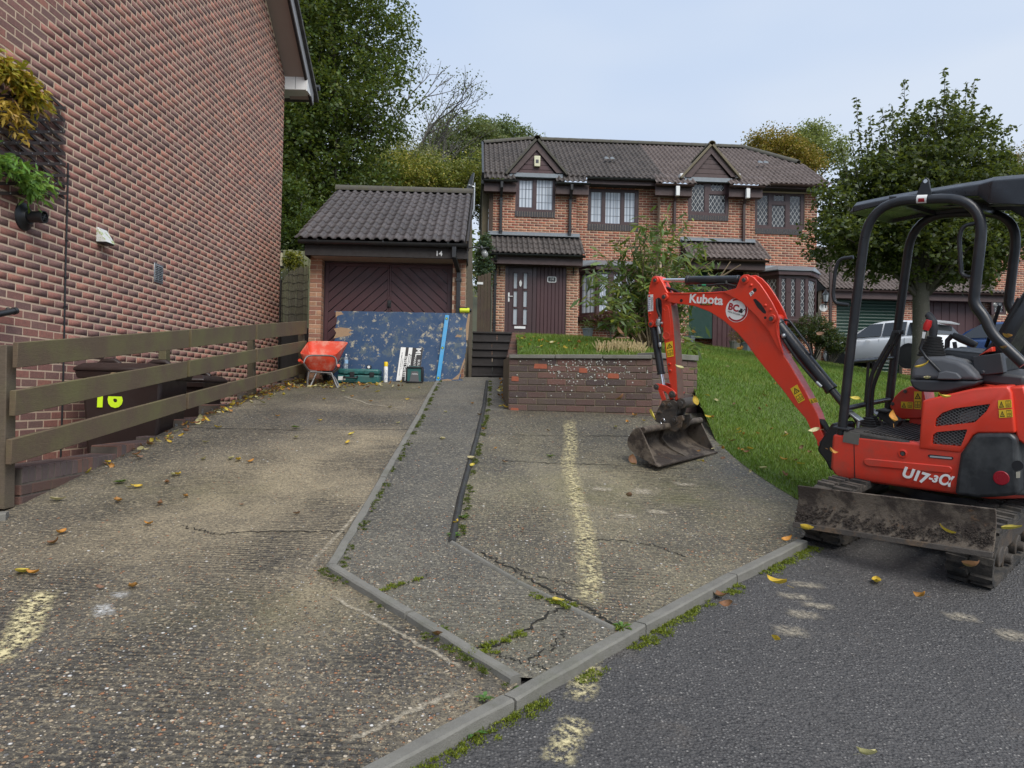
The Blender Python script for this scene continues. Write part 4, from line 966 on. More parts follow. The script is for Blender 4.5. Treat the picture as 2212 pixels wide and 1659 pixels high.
for k, yt in enumerate(ytops):
 Yk = 12.75 + k * .30; a = at(1018 + k * .6, yt, Yk); b = at(1110 - k * 1.2, yt + 1.8, Yk); zs.append(a.z); zl = zs[k - 1] if k else 1.6
 fr = Frame(Vector((a.x, Yk, 0)), 2.0); L = (b.x - a.x)
 if k == 5: L += .2
 m = MB(); fbox(m, fr, 0, L, -.34, .03, a.z - .035, a.z); m.build('tread', M['dark_wood'], st, bevel=.004)
 nb_ = 2
 for j in range(nb_): m = MB(); fbox(m, fr, L * j / nb_ + .004, L * (j + 1) / nb_ - .004, -.06, .0, zl - .02, a.z - .037); m.build('riser', M['dark_wood'], st, bevel=.003)
 if k == 0: m = MB(); fbox(m, fr, -.25, L + .02, .02, .12, 1.55, a.z - .06); m.build('kerb_block', M['paving'], st, bevel=.01)
ck = thing('cheek_wall', 'low stepped dark red brick edging wall between steps and lawn', 'wall', at(1105, 770, 9.4))
BC = brick_unit('brick', .215, .065, .09, M['brick_step'])
for k in range(9):
 q = at(1100 + (1.2 * k), 768 - k * 6.2, 9.1 + k * .42); fr = Frame(Vector((q.x - .02, q.y, 0)), 2.0)
 m = MB(); fbox(m, fr, 0, .20, -.42, -.002, q.z - .6, q.z - .075); m.build('course', M['brick_step'], ck, bevel=.004)
 for j in range(5): m = MB(); fbox(m, fr, -.008, .215, -.42 + j * .084, -.42 + j * .084 + .074, q.z - .07, q.z); m.build('brick', M['brick_step'], ck, bevel=.004)
gt = thing('side_gate', 'dark brown boarded gate between garage and house 14', 'gate', at(1050, 700, 20.5))
GFr = Frame(at(1030, 700, 20.3), 2); GFr.O.z = 0; ua, ub = 0, GFr.uz(1060, 660)[0]; zt = GFr.uz(1045, 596)[1]
for k in range(4): m = MB(); a = ua + (ub - ua) * k / 4; fbox(m, GFr, a, a + (ub - ua) / 4 - .008, -.02, .004 * (k % 2), 2.4, zt + .03 * k); m.build('board', M['gate_wood'], gt)
q = GFr.uz(1037, 612); m = MB(); fbox(m, GFr, q[0] - .08, q[0] + .08, .006, .016, q[1] - .03, q[1] + .03); m.build('name_plate', M['white'], gt)
pw = thing('planter_wall', 'weathered dark brick retaining wall with flat coping, lichen spotted, at lawn corner', 'wall', pl0.lerp(pl1, .5))
BP = brick_unit('brick', .215, .065, .03, M['brick_plant'])
ztop = at(1098, 775, 8.75).z
def planter_seg(a, b, z0, z1, zc, cope=.05, thick=.22, red=()):
 fr = Frame(Vector((a.x, a.y, 0)), math.degrees(math.atan2(b.y - a.y, b.x - a.x))); L = (Vector((b.x, b.y, 0)) - Vector((a.x, a.y, 0))).length
 m = MB(); fbox(m, fr, .002, L - .002, -thick, -.0006, z0 - .3, z1); m.build('wall_core', M['mortar_dark'], pw)
 bricks_single(pw, fr, .004, brick_rects(0, L, z0 - .08, z1 + .004, z_ref=z1), BP, jit=.003)
 n = max(1, round(L / .62))
 for k in range(n): m = MB(); fbox(m, fr, L * k / n + .004, L * (k + 1) / n - .004, -thick - .02, .03, z1 + .004, z1 + cope + random.uniform(-.003, .003)); m.build('coping_slab', M['kerb'], pw, bevel=.006)
 return fr, L
fr1, L1 = planter_seg(pl0, pl1, 1.36, ztop, 0)
fr2, L2 = planter_seg(pl1, pl2, 1.36, ztop + .01, 0, .065)
frs = Frame(Vector((pl0.x, pl0.y, 0)), 95); frs.W = Vector((-1, .08, 0)).normalized(); m = MB(); fbox(m, frs, .0, .9, -.2, .0, 1.2, ztop + .03); m.build('wall_end', M['mortar_dark'], pw)
M['brick_spall'] = simple('spalled orange brick face', (.34, .10, .055), .95, var=.3, vscale=40, bump=.8, bscale=80)
for dx, dy, wd in ((1168, 791, .16), (1260, 800, .10), (1325, 812, .13), (1113, 818, .09), (1112, 886, .1)):
 if wd:
  u, z = fr1.uz(dx, dy); m = MB(); m.prism(round_poly([(u - wd / 2, z - .026), (u + wd / 2, z - .03), (u + wd / 2.2, z + .024), (u - wd / 2.3, z + .028)], .012), lambda a_, b_, t_: fr1.p(a_, t_, b_), .006, .0095); m.build('spalled_face', M['brick_spall'], pw)
m = MB()
for _ in range(260):
 u = np.clip(random.gauss(.95, .33), .1, L1 - .05); z = ztop - abs(random.gauss(.1, .16)); r = random.uniform(.002, .009)
 if z > 1.4: m.cyl(fr1.p(u, .0075, z), fr1.p(u, .0085, z), r, n=6)
m.build('lichen_spots', simple('pale lichen', (.48, .49, .44), .95, var=.2), pw, kind='stuff')
def c4(x, y): return 999 + .293 * x, 270 + .293 * y          # reading marks taken on two enlargements
def c5(x, y): return 1350 + .3256 * x, 270 + .3256 * y
def r4(fr, w, a): return rectD(fr, w, *c4(a[0], a[1]), *c4(a[2], a[3]))
def r5(fr, w, a): return rectD(fr, w, *c5(a[0], a[1]), *c5(a[2], a[3]))
M['lead_line'] = simple('dark lead strip', (.05, .055, .065), .5); M['lead_pale'] = simple('pale lead strip', (.45, .46, .46), .5)
M['sill_brick'] = simple('blue black sill brick', (.035, .032, .036), .6, var=.25)
M['brown_plastic'] = simple('brown gutter plastic', (.05, .028, .024), .4, var=.25)
M['maroon'] = simple('maroon cladding', (.06, .024, .026), .45, var=.2, vscale=3)
REC, POR = -.35, .5
def uD(c, w=0): return HF.uz(c[0], c[1], w)[0]
def zD(c, w=0): return HF.uz(c[0], c[1], w)[1]
party = uD(c4(1452, 700), REC)                               # where the two houses join
uA0, uA1 = uD(c4(200, 600)), uD(c4(840, 600))                # projecting bay of 14
uB0, uB1 = uD(c5(250, 560)), uD(c5(830, 560))                # projecting bay of the other house
uEnd = uD(c5(1385, 800), REC)
gz14 = 3.2; gz2 = 2.75
zeB = zD(c4(1150, 395), .05)                                 # gutter level over the recessed walls
zeA = zD(c4(300, 410), .3); zeA2 = zD(c5(330, 397), .3)
rdw = -3.55; zR = HF.uz(*c4(1200, 142), rdw)[1]
def dbl(parent, name, w, u0, u1, z0, z1, holes):
 m = MB(); wall_core(m, HF, w - .25, w - .0004, u0, u1, z0, z1, holes); m.build('wall_core', M['mortar_house'], parent)
 bricks_joined('brickwork', parent, HF, w + .003, brick_rects(u0, u1, z0, z1, holes), M['brick_house'], PAL_H)
def gablet(parent, apex, fl, fr_, inner_apex, inner_l, inner_r, cv, tiles_m, bandrect, w=.12, alarm=None):
 A = (HF.uz(*cv(*apex), w)); Lf = HF.uz(*cv(*fl), w); Rt = HF.uz(*cv(*fr_), w); iA = HF.uz(*cv(*inner_apex), w); iL = HF.uz(*cv(*inner_l), w); iR = HF.uz(*cv(*inner_r), w)
 m = MB(); wd = .2
 poly_l = [A, Lf, (Lf[0], Lf[1] - .0), (Lf[0] + .22, Lf[1]), iA] ; poly_l = [A, Lf, (iL[0], Lf[1]), (iA[0], iA[1])]; poly_r = [A, (iA[0], iA[1]), (iR[0], Rt[1]), Rt]
 fn = lambda a, b, t_: HF.p(a, t_, b)
 MB().prism(poly_l, fn, w - .03, w + .03).build('bargeboard', M['mahogany_wood'], parent); MB().prism(poly_r, fn, w - .03, w + .03).build('bargeboard', M['mahogany_wood'], parent)
 n = 5; zb_, zt_ = min(iL[1], Lf[1]), iA[1]
 for k in range(n):
  z0 = zb_ + (zt_ - zb_) * k / n; z1 = zb_ + (zt_ - zb_) * (k + 1) / n - .012; f0 = 1 - k / n; f1 = 1 - (k + .95) / n
  q = [(iA[0] - (iA[0] - iL[0]) * f0, z0), (iA[0] + (iR[0] - iA[0]) * f0, z0), (iA[0] + (iR[0] - iA[0]) * f1, z1), (iA[0] - (iA[0] - iL[0]) * f1, z1)]
  MB().prism(q, fn, w - .08, w - .035).build('cladding_board', M['maroon'] if cv is c4 else M['mahogany_wood'], parent)
 m = MB(); ov = .10; back = rdw * .62
 for (P_, Q_) in ((Lf, A), (A, Rt)):
  d = Vector((Q_[0] - P_[0], Q_[1] - P_[1])); nn = Vector((-d.y, d.x)).normalized() * .07
  p0, p1 = Vector(P_), Vector(Q_); ex = d.normalized() * .12
  if P_ is Lf: p0 = p0 - ex
  else: p1 = p1 + ex
  m.prism([(p0.x, p0.y + .02), (p1.x, p1.y + .02), (p1.x + nn.x, p1.y + nn.y + .02), (p0.x + nn.x, p0.y + nn.y + .02)], fn, back, w + ov)
 m.build('gablet_roof', M['ridge_moss'] if cv is c4 else M['gablet_tan'], parent, bevel=.01)
 ridge(parent, HF.p(A[0], w + ov + .01, A[1] + .10), HF.p(A[0], back, A[1] + .10), .10, M['ridge_moss'] if cv is c4 else M['gablet_tan'], 'gablet_ridge', 1.2)
 m = MB(); fbox(m, HF, bandrect[0], bandrect[1], -.05, w - .0, bandrect[2], bandrect[3]); m.build('lead_band', M['lead'], parent)
 for (P_, s_) in ((Lf, -1), (Rt, 1)):
  m = MB(); fbox(m, HF, P_[0] - .07 + (.035 * s_), P_[0] + .07 + (.035 * s_), w - .6, w + .02, P_[1] - .02, P_[1] + .11); m.build('gablet_gutter', M['black_plastic'] if cv is c4 else M['white'], parent, bevel=.01)
 if alarm:
  m = MB(); fbox(m, HF, alarm[0], alarm[1], w - .035, w + .06, alarm[2], alarm[3]); al = m.build('alarm_box', simple('cream alarm box', (.62, .60, .42), .4), parent, bevel=.02)
  m = MB(); fbox(m, HF, alarm[0] + .05, alarm[1] - .05, w + .058, w + .066, alarm[2] + .1, alarm[2] + .2); m.build('alarm_lens', M['lead_line'], al)
M['gablet_tan'] = simple('tan verge mortar', (.16, .135, .09), .85, var=.25, vscale=8, bump=.4)
def main_roof(parent, u0, u1, hip_u0, hip_u1, hz0, hz1, mt, eave_z, eave_w):
 P0 = HF.p(u0, eave_w, eave_z); Sd = HF.p(u0, rdw, zR) - P0; Ln = Sd.length; Sd.normalize()
 def keep(u, s_):
  uu = u0 + u; f = s_ / Ln
  lim = 1.0
  if hip_u0 is not None and uu < hip_u0: lim = hz0 + (1 - hz0) * (uu - u0) / (hip_u0 - u0)
  if hip_u1 is not None and uu > hip_u1: lim = hz1 + (1 - hz1) * (u1 - uu) / (u1 - hip_u1)
  return f < lim + .01 and uu < u1 + .02
 tiles(parent, P0, HF.U, Sd, u1 - u0, Ln, mt, False, keep)
 pts = [(u0, 0)]; pts += [(u1, 0)]
 if hip_u1 is not None: pts += [(u1, hz1), (hip_u1, 1)]
 else: pts += [(u1, 1)]
 if hip_u0 is not None: pts += [(hip_u0, 1), (u0, hz0)]
 else: pts += [(u0, 1)]
 m = MB(); m.add([P0 + HF.U * (a - u0) + Sd * (b * Ln) - Vector((0, 0, .03)) for a, b in pts], [tuple(range(len(pts)))])
 bk = [P0 + HF.U * (a - u0) + Sd * (b * Ln) for a, b in pts]; bw = [HF.p(a, 2 * rdw - eave_w, eave_z) for a in (u0, u1)]
 m.add([HF.p(u0, rdw, zR - .05), HF.p(u1, rdw, zR - .05), bw[1], bw[0]], [(0, 1, 2, 3)]) if hip_u0 is None and hip_u1 is None else None
 m.build('roof_deck', M['dark_wood'], parent)
 a = HF.p(hip_u0 if hip_u0 is not None else u0, rdw, zR + .06); b = HF.p(hip_u1 if hip_u1 is not None else u1, rdw, zR + .06)
 ridge(parent, a, b, .13, M['ridge_moss'])
 hips = []
 if hip_u0 is not None: hips.append((P0 + Sd * (hz0 * Ln) + Vector((0, 0, .08)), a))
 if hip_u1 is not None: hips.append((b, P0 + HF.U * (u1 - u0) + Sd * (hz1 * Ln) + Vector((0, 0, .08))))
 for p_, q_ in hips: ridge(parent, p_, q_, .12, M['ridge_moss'], 'hip_tile')
 return P0, Sd, Ln
h1 = thing('semi_detached_house', 'left half of the brick pair, with plum front door and cream alarm box', 'house', HF.p(party / 2, -3, gz14))
zPor = zD(c4(540, 818), 0)
wA = r4(HF, 0, (390, 385, 685, 640)); dbl(h1, 'bay', 0, uA0 + .1, uA1, zPor - .1, zeA - .02, [wA])
m = MB(); fbox(m, HF, uA0 - .02, uA0 + .095, -.3, .012, gz14, zeA - .05); m.build('corner_board', M['gate_wood'], h1)
m = MB(); fbox(m, HF, uD(c4(148, 600)), uA0 - .025, -6.5, -.25, gz14 - .5, zeB); m.build('flank_wall', M['mortar_dark'], h1)
wB = r4(HF, REC, (925, 470, 1300, 735)); wC = r4(HF, REC, (868, 1075, 1180, 1405))
dbl(h1, 'recess', REC, uA1 - .02, party, gz14 - .6, zeB - .1, [wB, wC])
m = MB(); fbox(m, HF, uA1 - .06, uA1 - .002, REC, -.003, zPor - .1, zeA - .1); m.build('bay_return', M['mortar_house'], h1)
window(h1, HF, -.03, wA, [r4(HF, -.03, (415, 403, 520, 610)), r4(HF, -.03, (543, 400, 668, 628))], 'grid', M['glass_net'], M['mahogany'], M['lead_line'], sill=r4(HF, 0, (385, 641, 682, 680)), sillmat=M['sill_brick'])
window(h1, HF, REC - .03, wB, [r4(HF, REC, (945, 487, 1030, 715)), r4(HF, REC, (1052, 490, 1170, 728)), r4(HF, REC, (1193, 492, 1275, 718))], 'grid', M['glass_net'], M['mahogany'], M['lead_line'], sill=r4(HF, REC, (920, 736, 1295, 780)), sillmat=M['sill_brick'])
uR0_ = uD(c4(152, 300)) ; hipA = HF.uz(*c4(470, 145), rdw)[0]
main_roof(h1, uR0_, party, hipA, None, .80, 1, M['tile_house'], zeB + .02, .12 + REC + .3)
def skirt(parent, ua, ub, zg, zt_off, mt, gm):
 P0 = HF.p(ua, .36, zg + .03); S = (HF.p(ua, -.15, zg + .03 + .36) - P0); Ln = S.length; S.normalize(); tiles(parent, P0, HF.U, S, ub - ua, Ln, mt, False)
 gutter(parent, HF.p(ua - .02, .36, zg), HF.p(ub + .02, .36, zg), .06, gm, clips=False)
 m = MB(); fbox(m, HF, ua, ub, .22, .25, zg - .3, zg - .03); m.build('fascia', M['mahogany_wood'], parent); m = MB(); fbox(m, HF, ua, ub, .0, .219, zg - .3, zg - .285); m.build('soffit', M['mahogany_wood'], parent)
s1 = (uD(c4(160, 400), .3), uD(c4(400, 400), .3)); s2 = (uD(c4(692, 420), .3), uD(c4(935, 420), .3))
skirt(h1, *s1, zeA, 0, M['tile_house'], M['black_plastic']); skirt(h1, *s2, zD(c4(800, 430), .3), 0, M['tile_house'], M['black_plastic'])
gablet(h1, (549, 122), (346, 355), (745, 357), (548, 185), (393, 350), (692, 350), c4, M['tile_house'], r4(HF, .1, (345, 357, 740, 386)), alarm=r4(HF, .12, (527, 230, 573, 310)))
g0, g1 = uD(c4(920, 395), .05), uD(c4(1395, 395), .05)
gutter(h1, HF.p(g0, .09, zeB), HF.p(party - .02, .09, zeB), .06, M['black_plastic'])
m = MB(); fbox(m, HF, g0, party - .02, -.02, .015, zD(c4(1150, 440), 0), zeB - .03); m.build('fascia', M['mahogany_wood'], h1)
m = MB(); fbox(m, HF, g0, party - .02, REC, -.021, zD(c4(1150, 440), 0) + .0, zD(c4(1150, 440), 0) + .015); m.build('soffit', M['dark_wood'], h1)
for x, ya, yb in ((285, 420, 822), (795, 440, 836)):
 u = uD(c4(x, 600), .08); downpipe(h1, [HF.p(u, .36, zeA - .04), HF.p(u, .36, zeA - .2), HF.p(u, .08, zeA - .42), HF.p(u, .08, zD(c4(x, yb), .08))], .075, M['black_plastic'], (zD(c4(x, 550), .08), zD(c4(x, 780), .08)))
pe = zD(c4(540, 955), .95); pu0, pu1 = uD(c4(195, 950), .95), uD(c4(892, 950), .95)
def porch_roof(parent, u0, u1, ze, zt, mt, gm):
 P0 = HF.p(u0, .95, ze + .03); S = HF.p(u0, -.02, zt) - P0; Ln = S.length; S.normalize(); tiles(parent, P0, HF.U, S, u1 - u0, Ln, mt, False)
 m = MB(); m.add([HF.p(u0, .9, ze), HF.p(u1, .9, ze), HF.p(u1, 0, zt - .04), HF.p(u0, 0, zt - .04), HF.p(u0, 0, ze), HF.p(u1, 0, ze)], [(0, 1, 2, 3), (0, 3, 4), (1, 5, 2)]); m.build('porch_deck', M['dark_wood'], parent)
 m = MB(); fbox(m, HF, u0 - .02, u1 + .02, -.01, .03, zt - .04, zt + .12); m.add([HF.p(u0, .031, zt + .06), HF.p(u1, .031, zt + .06), HF.p(u1, .2, zt - .02), HF.p(u0, .2, zt - .02)], [(0, 1, 2, 3)]); m.build('lead_flashing', M['lead'], parent)
 gutter(parent, HF.p(u0 - .03, .97, ze), HF.p(u1 + .05, .97, ze), .058, gm)
 m = MB(); fbox(m, HF, u0, u1, .82, .86, ze - .26, ze - .02); m.build('fascia', M['mahogany_wood'], parent); m = MB(); fbox(m, HF, u0, u1, POR, .819, ze - .26, ze - .245); m.build('soffit', M['mahogany_wood'], parent)
porch_roof(h1, pu0, pu1, pe, zPor - .02, M['tile_house'], M['black_plastic'])
pc = pe - .2
cb = lambda x, y: (1053 + .1702 * x, 567 + .1702 * y)       # porch enlargement
def rB(w, a): return rectD(HF, w, *cb(a[0], a[1]), *cb(a[2], a[3]))
pl = rB(POR, (62, 0, 220, 900)); pr = rB(POR, (1000, 0, 1150, 900)); dfr = rB(POR, (218, 0, 620, 890)); pan = rB(POR, (625, 0, 1000, 890))
for q in (pl, pr):
 m = MB(); fbox(m, HF, q[0], q[1], 0, POR - .0004, gz14 - .6, pc); m.build('porch_pier', M['mortar_house'], h1)
 bricks_joined('brickwork', h1, HF, POR + .003, brick_rects(q[0], q[1], gz14 - .5, pc), M['brick_house'], PAL_G)
m = MB(); fbox(m, HF, dfr[0], pan[1], .05, POR - .09, gz14 - .5, pc); m.build('porch_back', M['mahogany'], h1)
k = 0; nbd = 8
for k in range(nbd):
 a = pan[0] + (pan[1] - pan[0]) * k / nbd; m = MB(); fbox(m, HF, a + .004, a + (pan[1] - pan[0]) / nbd - .004, POR - .088, POR - .05, gz14 - .5, pc); m.build('porch_board', M['maroon'], h1, bevel=.006, seg=1)
dw_ = POR - .03
m = MB()
for a in cells([dfr[0], dfr[0] + .11, dfr[1] - .11, dfr[1]], [gz14 - .3, pc - .09, pc], [(dfr[0] + .11, dfr[1] - .11, gz14 - .3, pc - .09)]): fbox(m, HF, a[0], a[1], dw_ - .05, dw_ + .01, a[2], a[3])
m.build('door_frame', M['mahogany'], h1, bevel=.006)
d0, d1 = dfr[0] + .12, dfr[1] - .12; dz0, dz1 = gz14 + .02, pc - .1
lights = [rB(dw_, a) for a in ((337, 135, 378, 328), (462, 137, 503, 330), (333, 360, 375, 560), (458, 362, 500, 562), (328, 585, 375, 785), (455, 592, 498, 788))]
m = MB()
for a in cells([d0, d1] + [x for l in lights for x in l[:2]], [dz0, dz1] + [x for l in lights for x in l[2:]], lights): fbox(m, HF, a[0], a[1], dw_ - .045, dw_ - .008, a[2], a[3])
dr_ = m.build('front_door', M['mahogany'], h1)
for l in lights:
 m = MB(); fbox(m, HF, l[0], l[1], dw_ - .03, dw_ - .022, l[2], l[3]); m.build('pane', M['glass_frost'], dr_)
 m = MB()
 for a in cells([l[0] - .035, l[0], l[1], l[1] + .035], [l[2] - .035, l[2], l[3], l[3] + .035], [(l[0], l[1], l[2], l[3])]): fbox(m, HF, a[0], a[1], dw_ - .0085, dw_ + .008, a[2], a[3])
 m.build('moulding', M['mahogany'], dr_, bevel=.005)
def dpt(x, y): return HF.uz(*cb(x, y), dw_)
q = dpt(420, 262); m = MB(); m.prism(round_poly([(q[0] - .04, q[1] + .02), (q[0], q[1] + .1), (q[0] + .04, q[1] + .02), (q[0] + .03, q[1] - .07), (q[0], q[1] - .11), (q[0] - .03, q[1] - .07)], .02), lambda a_, b_, t_: HF.p(a_, t_, b_), dw_ - .01, dw_ + .02); m.build('knocker', M['white'], dr_)
q = dpt(270, 440); m = MB(); fbox(m, HF, q[0] - .022, q[0] + .022, dw_ - .01, dw_ + .012, q[1] - .13, q[1] + .13); m.cyl(HF.p(q[0], dw_ + .03, q[1] + .02), HF.p(q[0] + .11, dw_ + .04, q[1] + .02), .013, n=8); m.build('door_handle', M['white'], dr_, bevel=.004)
q = dpt(410, 826); m = MB(); fbox(m, HF, q[0] - .16, q[0] + .16, dw_ - .01, dw_ + .012, q[1] - .035, q[1] + .035); m.build('letter_plate', M['white'], dr_, bevel=.006)
q = HF.uz(*cb(817, 217), POR - .05); m = MB(); m.prism(round_poly([(q[0] - .13, q[1] - .085), (q[0] + .13, q[1] - .085), (q[0] + .13, q[1] + .085), (q[0] - .13, q[1] + .085)], .045), lambda a_, b_, t_: HF.p(a_, t_, b_), POR - .052, POR - .038); pq = m.build('number_plaque', M['white'], h1)
m = MB(); m.prism(round_poly([(q[0] - .105, q[1] - .062), (q[0] + .105, q[1] - .062), (q[0] + .105, q[1] + .062), (q[0] - .105, q[1] + .062)], .03), lambda a_, b_, t_: HF.p(a_, t_, b_), POR - .0379, POR - .034); m.build('plaque_face', simple('slate plaque', (.03, .035, .04), .5), pq)
text('14', .11, M['white'], pq, plane_M(HF.p(q[0], POR - .033, q[1] + .008), HF.U, (0, 0, 1)), 'plaque_number', .002)
for cx_ in (155, 1090):
 q = HF.uz(*cb(cx_, 110), POR); m = MB(); m.tube([HF.p(q[0], POR, q[1] + .12), HF.p(q[0], POR + .12, q[1] + .12), HF.p(q[0], POR + .1, q[1] + .05), HF.p(q[0], POR + .02, q[1] - .12), HF.p(q[0], POR + .005, q[1] + .1)], .012, 6); m.build('hanging_bracket', M['black_plastic'], h1)
u = uD(cb(95, 400), POR + .05); downpipe(h1, [HF.p(u, .97, pe - .03), HF.p(u, .9, pe - .16), HF.p(u, POR + .05, pe - .4), HF.p(u, POR + .05, gz14 - .2)], .075, M['black_plastic'], (gz14 + 1.6, gz14 + .5))
def bay_window(parent, w, u0, u1, z0, z1, style, gm, lead, cant=.45, proud=.45, lights=(1, 2, 1)):
 pts = [(u0, w), (u0 + cant, w + proud), (u1 - cant, w + proud), (u1, w)]; nm = 'bay_window'
 m = MB(); m.prism([(a, b) for a, b in [(u0 - .12, w), (u0 + cant - .05, w + proud + .12), (u1 - cant + .05, w + proud + .12), (u1 + .12, w)]], lambda a, b, t_: HF.p(a, b, t_), z0 - .16, z0 - .02); m.build('bay_sill', M['mahogany'], parent, bevel=.01)
 m = MB(); m.prism([(a, b) for a, b in [(u0 - .1, w), (u0 + cant - .05, w + proud + .1), (u1 - cant + .05, w + proud + .1), (u1 + .1, w)]], lambda a, b, t_: HF.p(a, b, t_), z1 - .02, z1 + .11); m.build('bay_head', M['mahogany'], parent, bevel=.01)
 m = MB(); r0 = [(u0 - .14, w), (u0 + cant - .08, w + proud + .14), (u1 - cant + .08, w + proud + .14), (u1 + .14, w)]
 m.loft([[HF.p(a, b, z1 + .111) for a, b in r0], [HF.p(a, b, z1 + .135) for a, b in r0], [HF.p(u0 + .05, w, z1 + .34), HF.p(u0 + cant + .1, w + .12, z1 + .34), HF.p(u1 - cant - .1, w + .12, z1 + .34), HF.p(u1 - .05, w, z1 + .34)]]); m.build('bay_roof', M['lead'], parent)
 for (a, b), (c, d), n in zip(pts, pts[1:], lights):
  p, q = HF.p(a, b, 0), HF.p(c, d, 0); fr = Frame(p, math.degrees(math.atan2(q.y - p.y, q.x - p.x))); L = (q - p).length; st_ = L / n
  window(parent, fr, 0.0, (0, L, z0 - .02, z1 - .02), [(st_ * k + .07, st_ * (k + 1) - .07, z0 + .06, z1 - .1) for k in range(n)], style, gm, M['mahogany'], lead, nm)
b14 = rectD(HF, REC + .3, *c4(872, 1075), *c4(1300, 1405)); m = MB(); fbox(m, HF, wC[0], wC[1], REC - .3, REC - .26, wC[2] - .1, wC[3] + .1); m.build('room_shade', M['dark_wood'], h1)
bay_window(h1, REC, b14[0], b14[1], b14[2], b14[3], 'grid', M['glass_net'], M['lead_line'])
q = HF.uz(*c4(1085, 262), -1.2); P_ = HF.p(q[0], -1.2, q[1]); vt_ = MB()
for e in (-.09, .09): vt_.loft([[P_ + HF.U * (e + .07 * math.cos(x)) + Vector((0, k * .12, .05 + .06 * math.sin(x) + k * .05)) for x in np.linspace(0, math.pi, 7)] for k in (0, 1)])
vt_.build('roof_vent', M['lead'], h1)
q = HF.uz(*c4(338, 128), rdw - .6); m = MB(); m.cyl(HF.p(q[0], rdw - .6, q[1] - .5), HF.p(q[0], rdw - .6, q[1]), .07, n=12); m.cyl(HF.p(q[0], rdw - .6, q[1]), HF.p(q[0], rdw - .6, q[1] + .12), .1, n=12); m.build('soil_pipe', M['black_plastic'], h1)
m = MB(); m.bar(HF.p(uR0_ - .0, .16, zeB - .1), HF.p(uR0_ - .0, .16 + (rdw - .16) * .8, zeB + (zR - zeB) * .8), .06, .22); fbox(m, HF, uR0_ - .04, uR0_ + .1, -6.0, .1, zeB - .3, zeB); m.build('verge_board', M['black_plastic'], h1)
h2 = thing('semi_detached_house', 'right half of the brick pair, with diamond leaded windows and brown roof', 'house', HF.p(party + 3, -3, gz2))
zPor2 = zD(c5(650, 775), 0)
wA = r5(HF, 0, (418, 378, 690, 600)); dbl(h2, 'bay', 0, uB0 - .08, uB1, zPor2 - .5, zeA2 - .02, [wA])
m = MB(); fbox(m, HF, party, uB0 - .06, -.36, -.004, gz2 + 2, zeA2 - .1); fbox(m, HF, uB1 - .06, uB1 - .002, REC, -.003, zPor2 - .1, zeA2 - .1); m.build('bay_return', M['mortar_house'], h2)
uRe_ = HF.uz(*c5(1345, 352), .1)[0]; wB = r5(HF, REC, (862, 450, 1192, 690)); dbl(h2, 'recess', REC, uB1 - .02, min(uEnd + .6, uRe_ - .1), gz2 - .8, zeB - .1, [wB]); dbl(h2, 'lower', REC + .02, party, uB1 - .02, gz2 - .8, zPor2, [])
window(h2, HF, -.03, wA, [r5(HF, -.03, (440, 388, 530, 577)), r5(HF, -.03, (568, 388, 660, 440)), r5(HF, -.03, (555, 460, 668, 588))], 'diamond', M['glass'], M['mahogany'], M['lead_pale'], sill=r5(HF, 0, (418, 601, 685, 634)), sillmat=M['sill_brick'])
window(h2, HF, REC - .03, wB, [r5(HF, REC, (878, 460, 955, 665)), r5(HF, REC, (988, 460, 1065, 505)), r5(HF, REC, (975, 528, 1068, 678)), r5(HF, REC, (1095, 465, 1170, 665))], 'diamond', M['glass'], M['mahogany'], M['lead_pale'], sill=r5(HF, REC, (862, 690, 1175, 726)), sillmat=M['sill_brick'])
hipB = HF.uz(*c5(790, 152), rdw)[0]; uRe = HF.uz(*c5(1345, 352), .1)[0]
main_roof(h2, party, uRe, None, hipB, 1, .55, M['tile_house2'], zeB + .02, .12 + REC + .3)
skirt(h2, uD(c5(205, 390), .3), uD(c5(450, 390), .3), zeA2, 0, M['tile_house2'], M['brown_plastic']); skirt(h2, uD(c5(695, 400), .3), uD(c5(918, 400), .3), zD(c5(800, 407), .3), 0, M['tile_house2'], M['brown_plastic'])
gablet(h2, (572, 146), (390, 346), (742, 347), (571, 192), (440, 342), (705, 342), c5, M['tile_house2'], r5(HF, .1, (395, 350, 710, 377)))
g0, g1 = uD(c5(890, 377), .05), uRe
gutter(h2, HF.p(g0, .09, zeB), HF.p(g1, .09, zeB), .06, M['brown_plastic'])
m = MB(); fbox(m, HF, g0, g1, -.02, .015, zD(c5(1050, 420), 0), zeB - .03); m.build('fascia', M['mahogany_wood'], h2); m = MB(); fbox(m, HF, g0, g1, REC, -.021, zD(c5(1050, 420), 0), zD(c5(1050, 420), 0) + .015); m.build('soffit', M['dark_wood'], h2)
for x, yb, mt_ in ((330, 700, M['brown_plastic']), (790, 772, M['brown_plastic'])):
 u = uD(c5(x, 560), .08); downpipe(h2, [HF.p(u, .36, zeA2 - .04), HF.p(u, .36, zeA2 - .2), HF.p(u, .08, zeA2 - .42), HF.p(u, .08, zD(c5(x, yb), .08))], .075, mt_, (zD(c5(x, 480), .08),))
 m = MB(); fbox(m, HF, u - .055, u + .055, .3, .42, zeA2 - .34, zeA2 - .06); m.build('downpipe_joint', M['white'], h2, bevel=.01)
u = uD(c4(1470, 600), REC + .08); downpipe(h2, [HF.p(u, REC + .1, zeB - .1), HF.p(u, REC + .1, gz2 + 1)], .075, M['black_plastic'])
pe2 = zD(c5(700, 893), .95); pu0, pu1 = uD(c5(430, 890), .95), uD(c5(940, 890), .95); porch_roof(h2, pu0, pu1, pe2, zPor2 - .02, M['tile_house2'], M['brown_plastic'])
q = r5(HF, POR, (808, 930, 886, 1420)); m = MB(); fbox(m, HF, q[0], q[1], REC, POR - .0004, gz2 - .6, pe2 - .2); m.build('porch_pier', M['mortar_house'], h2)
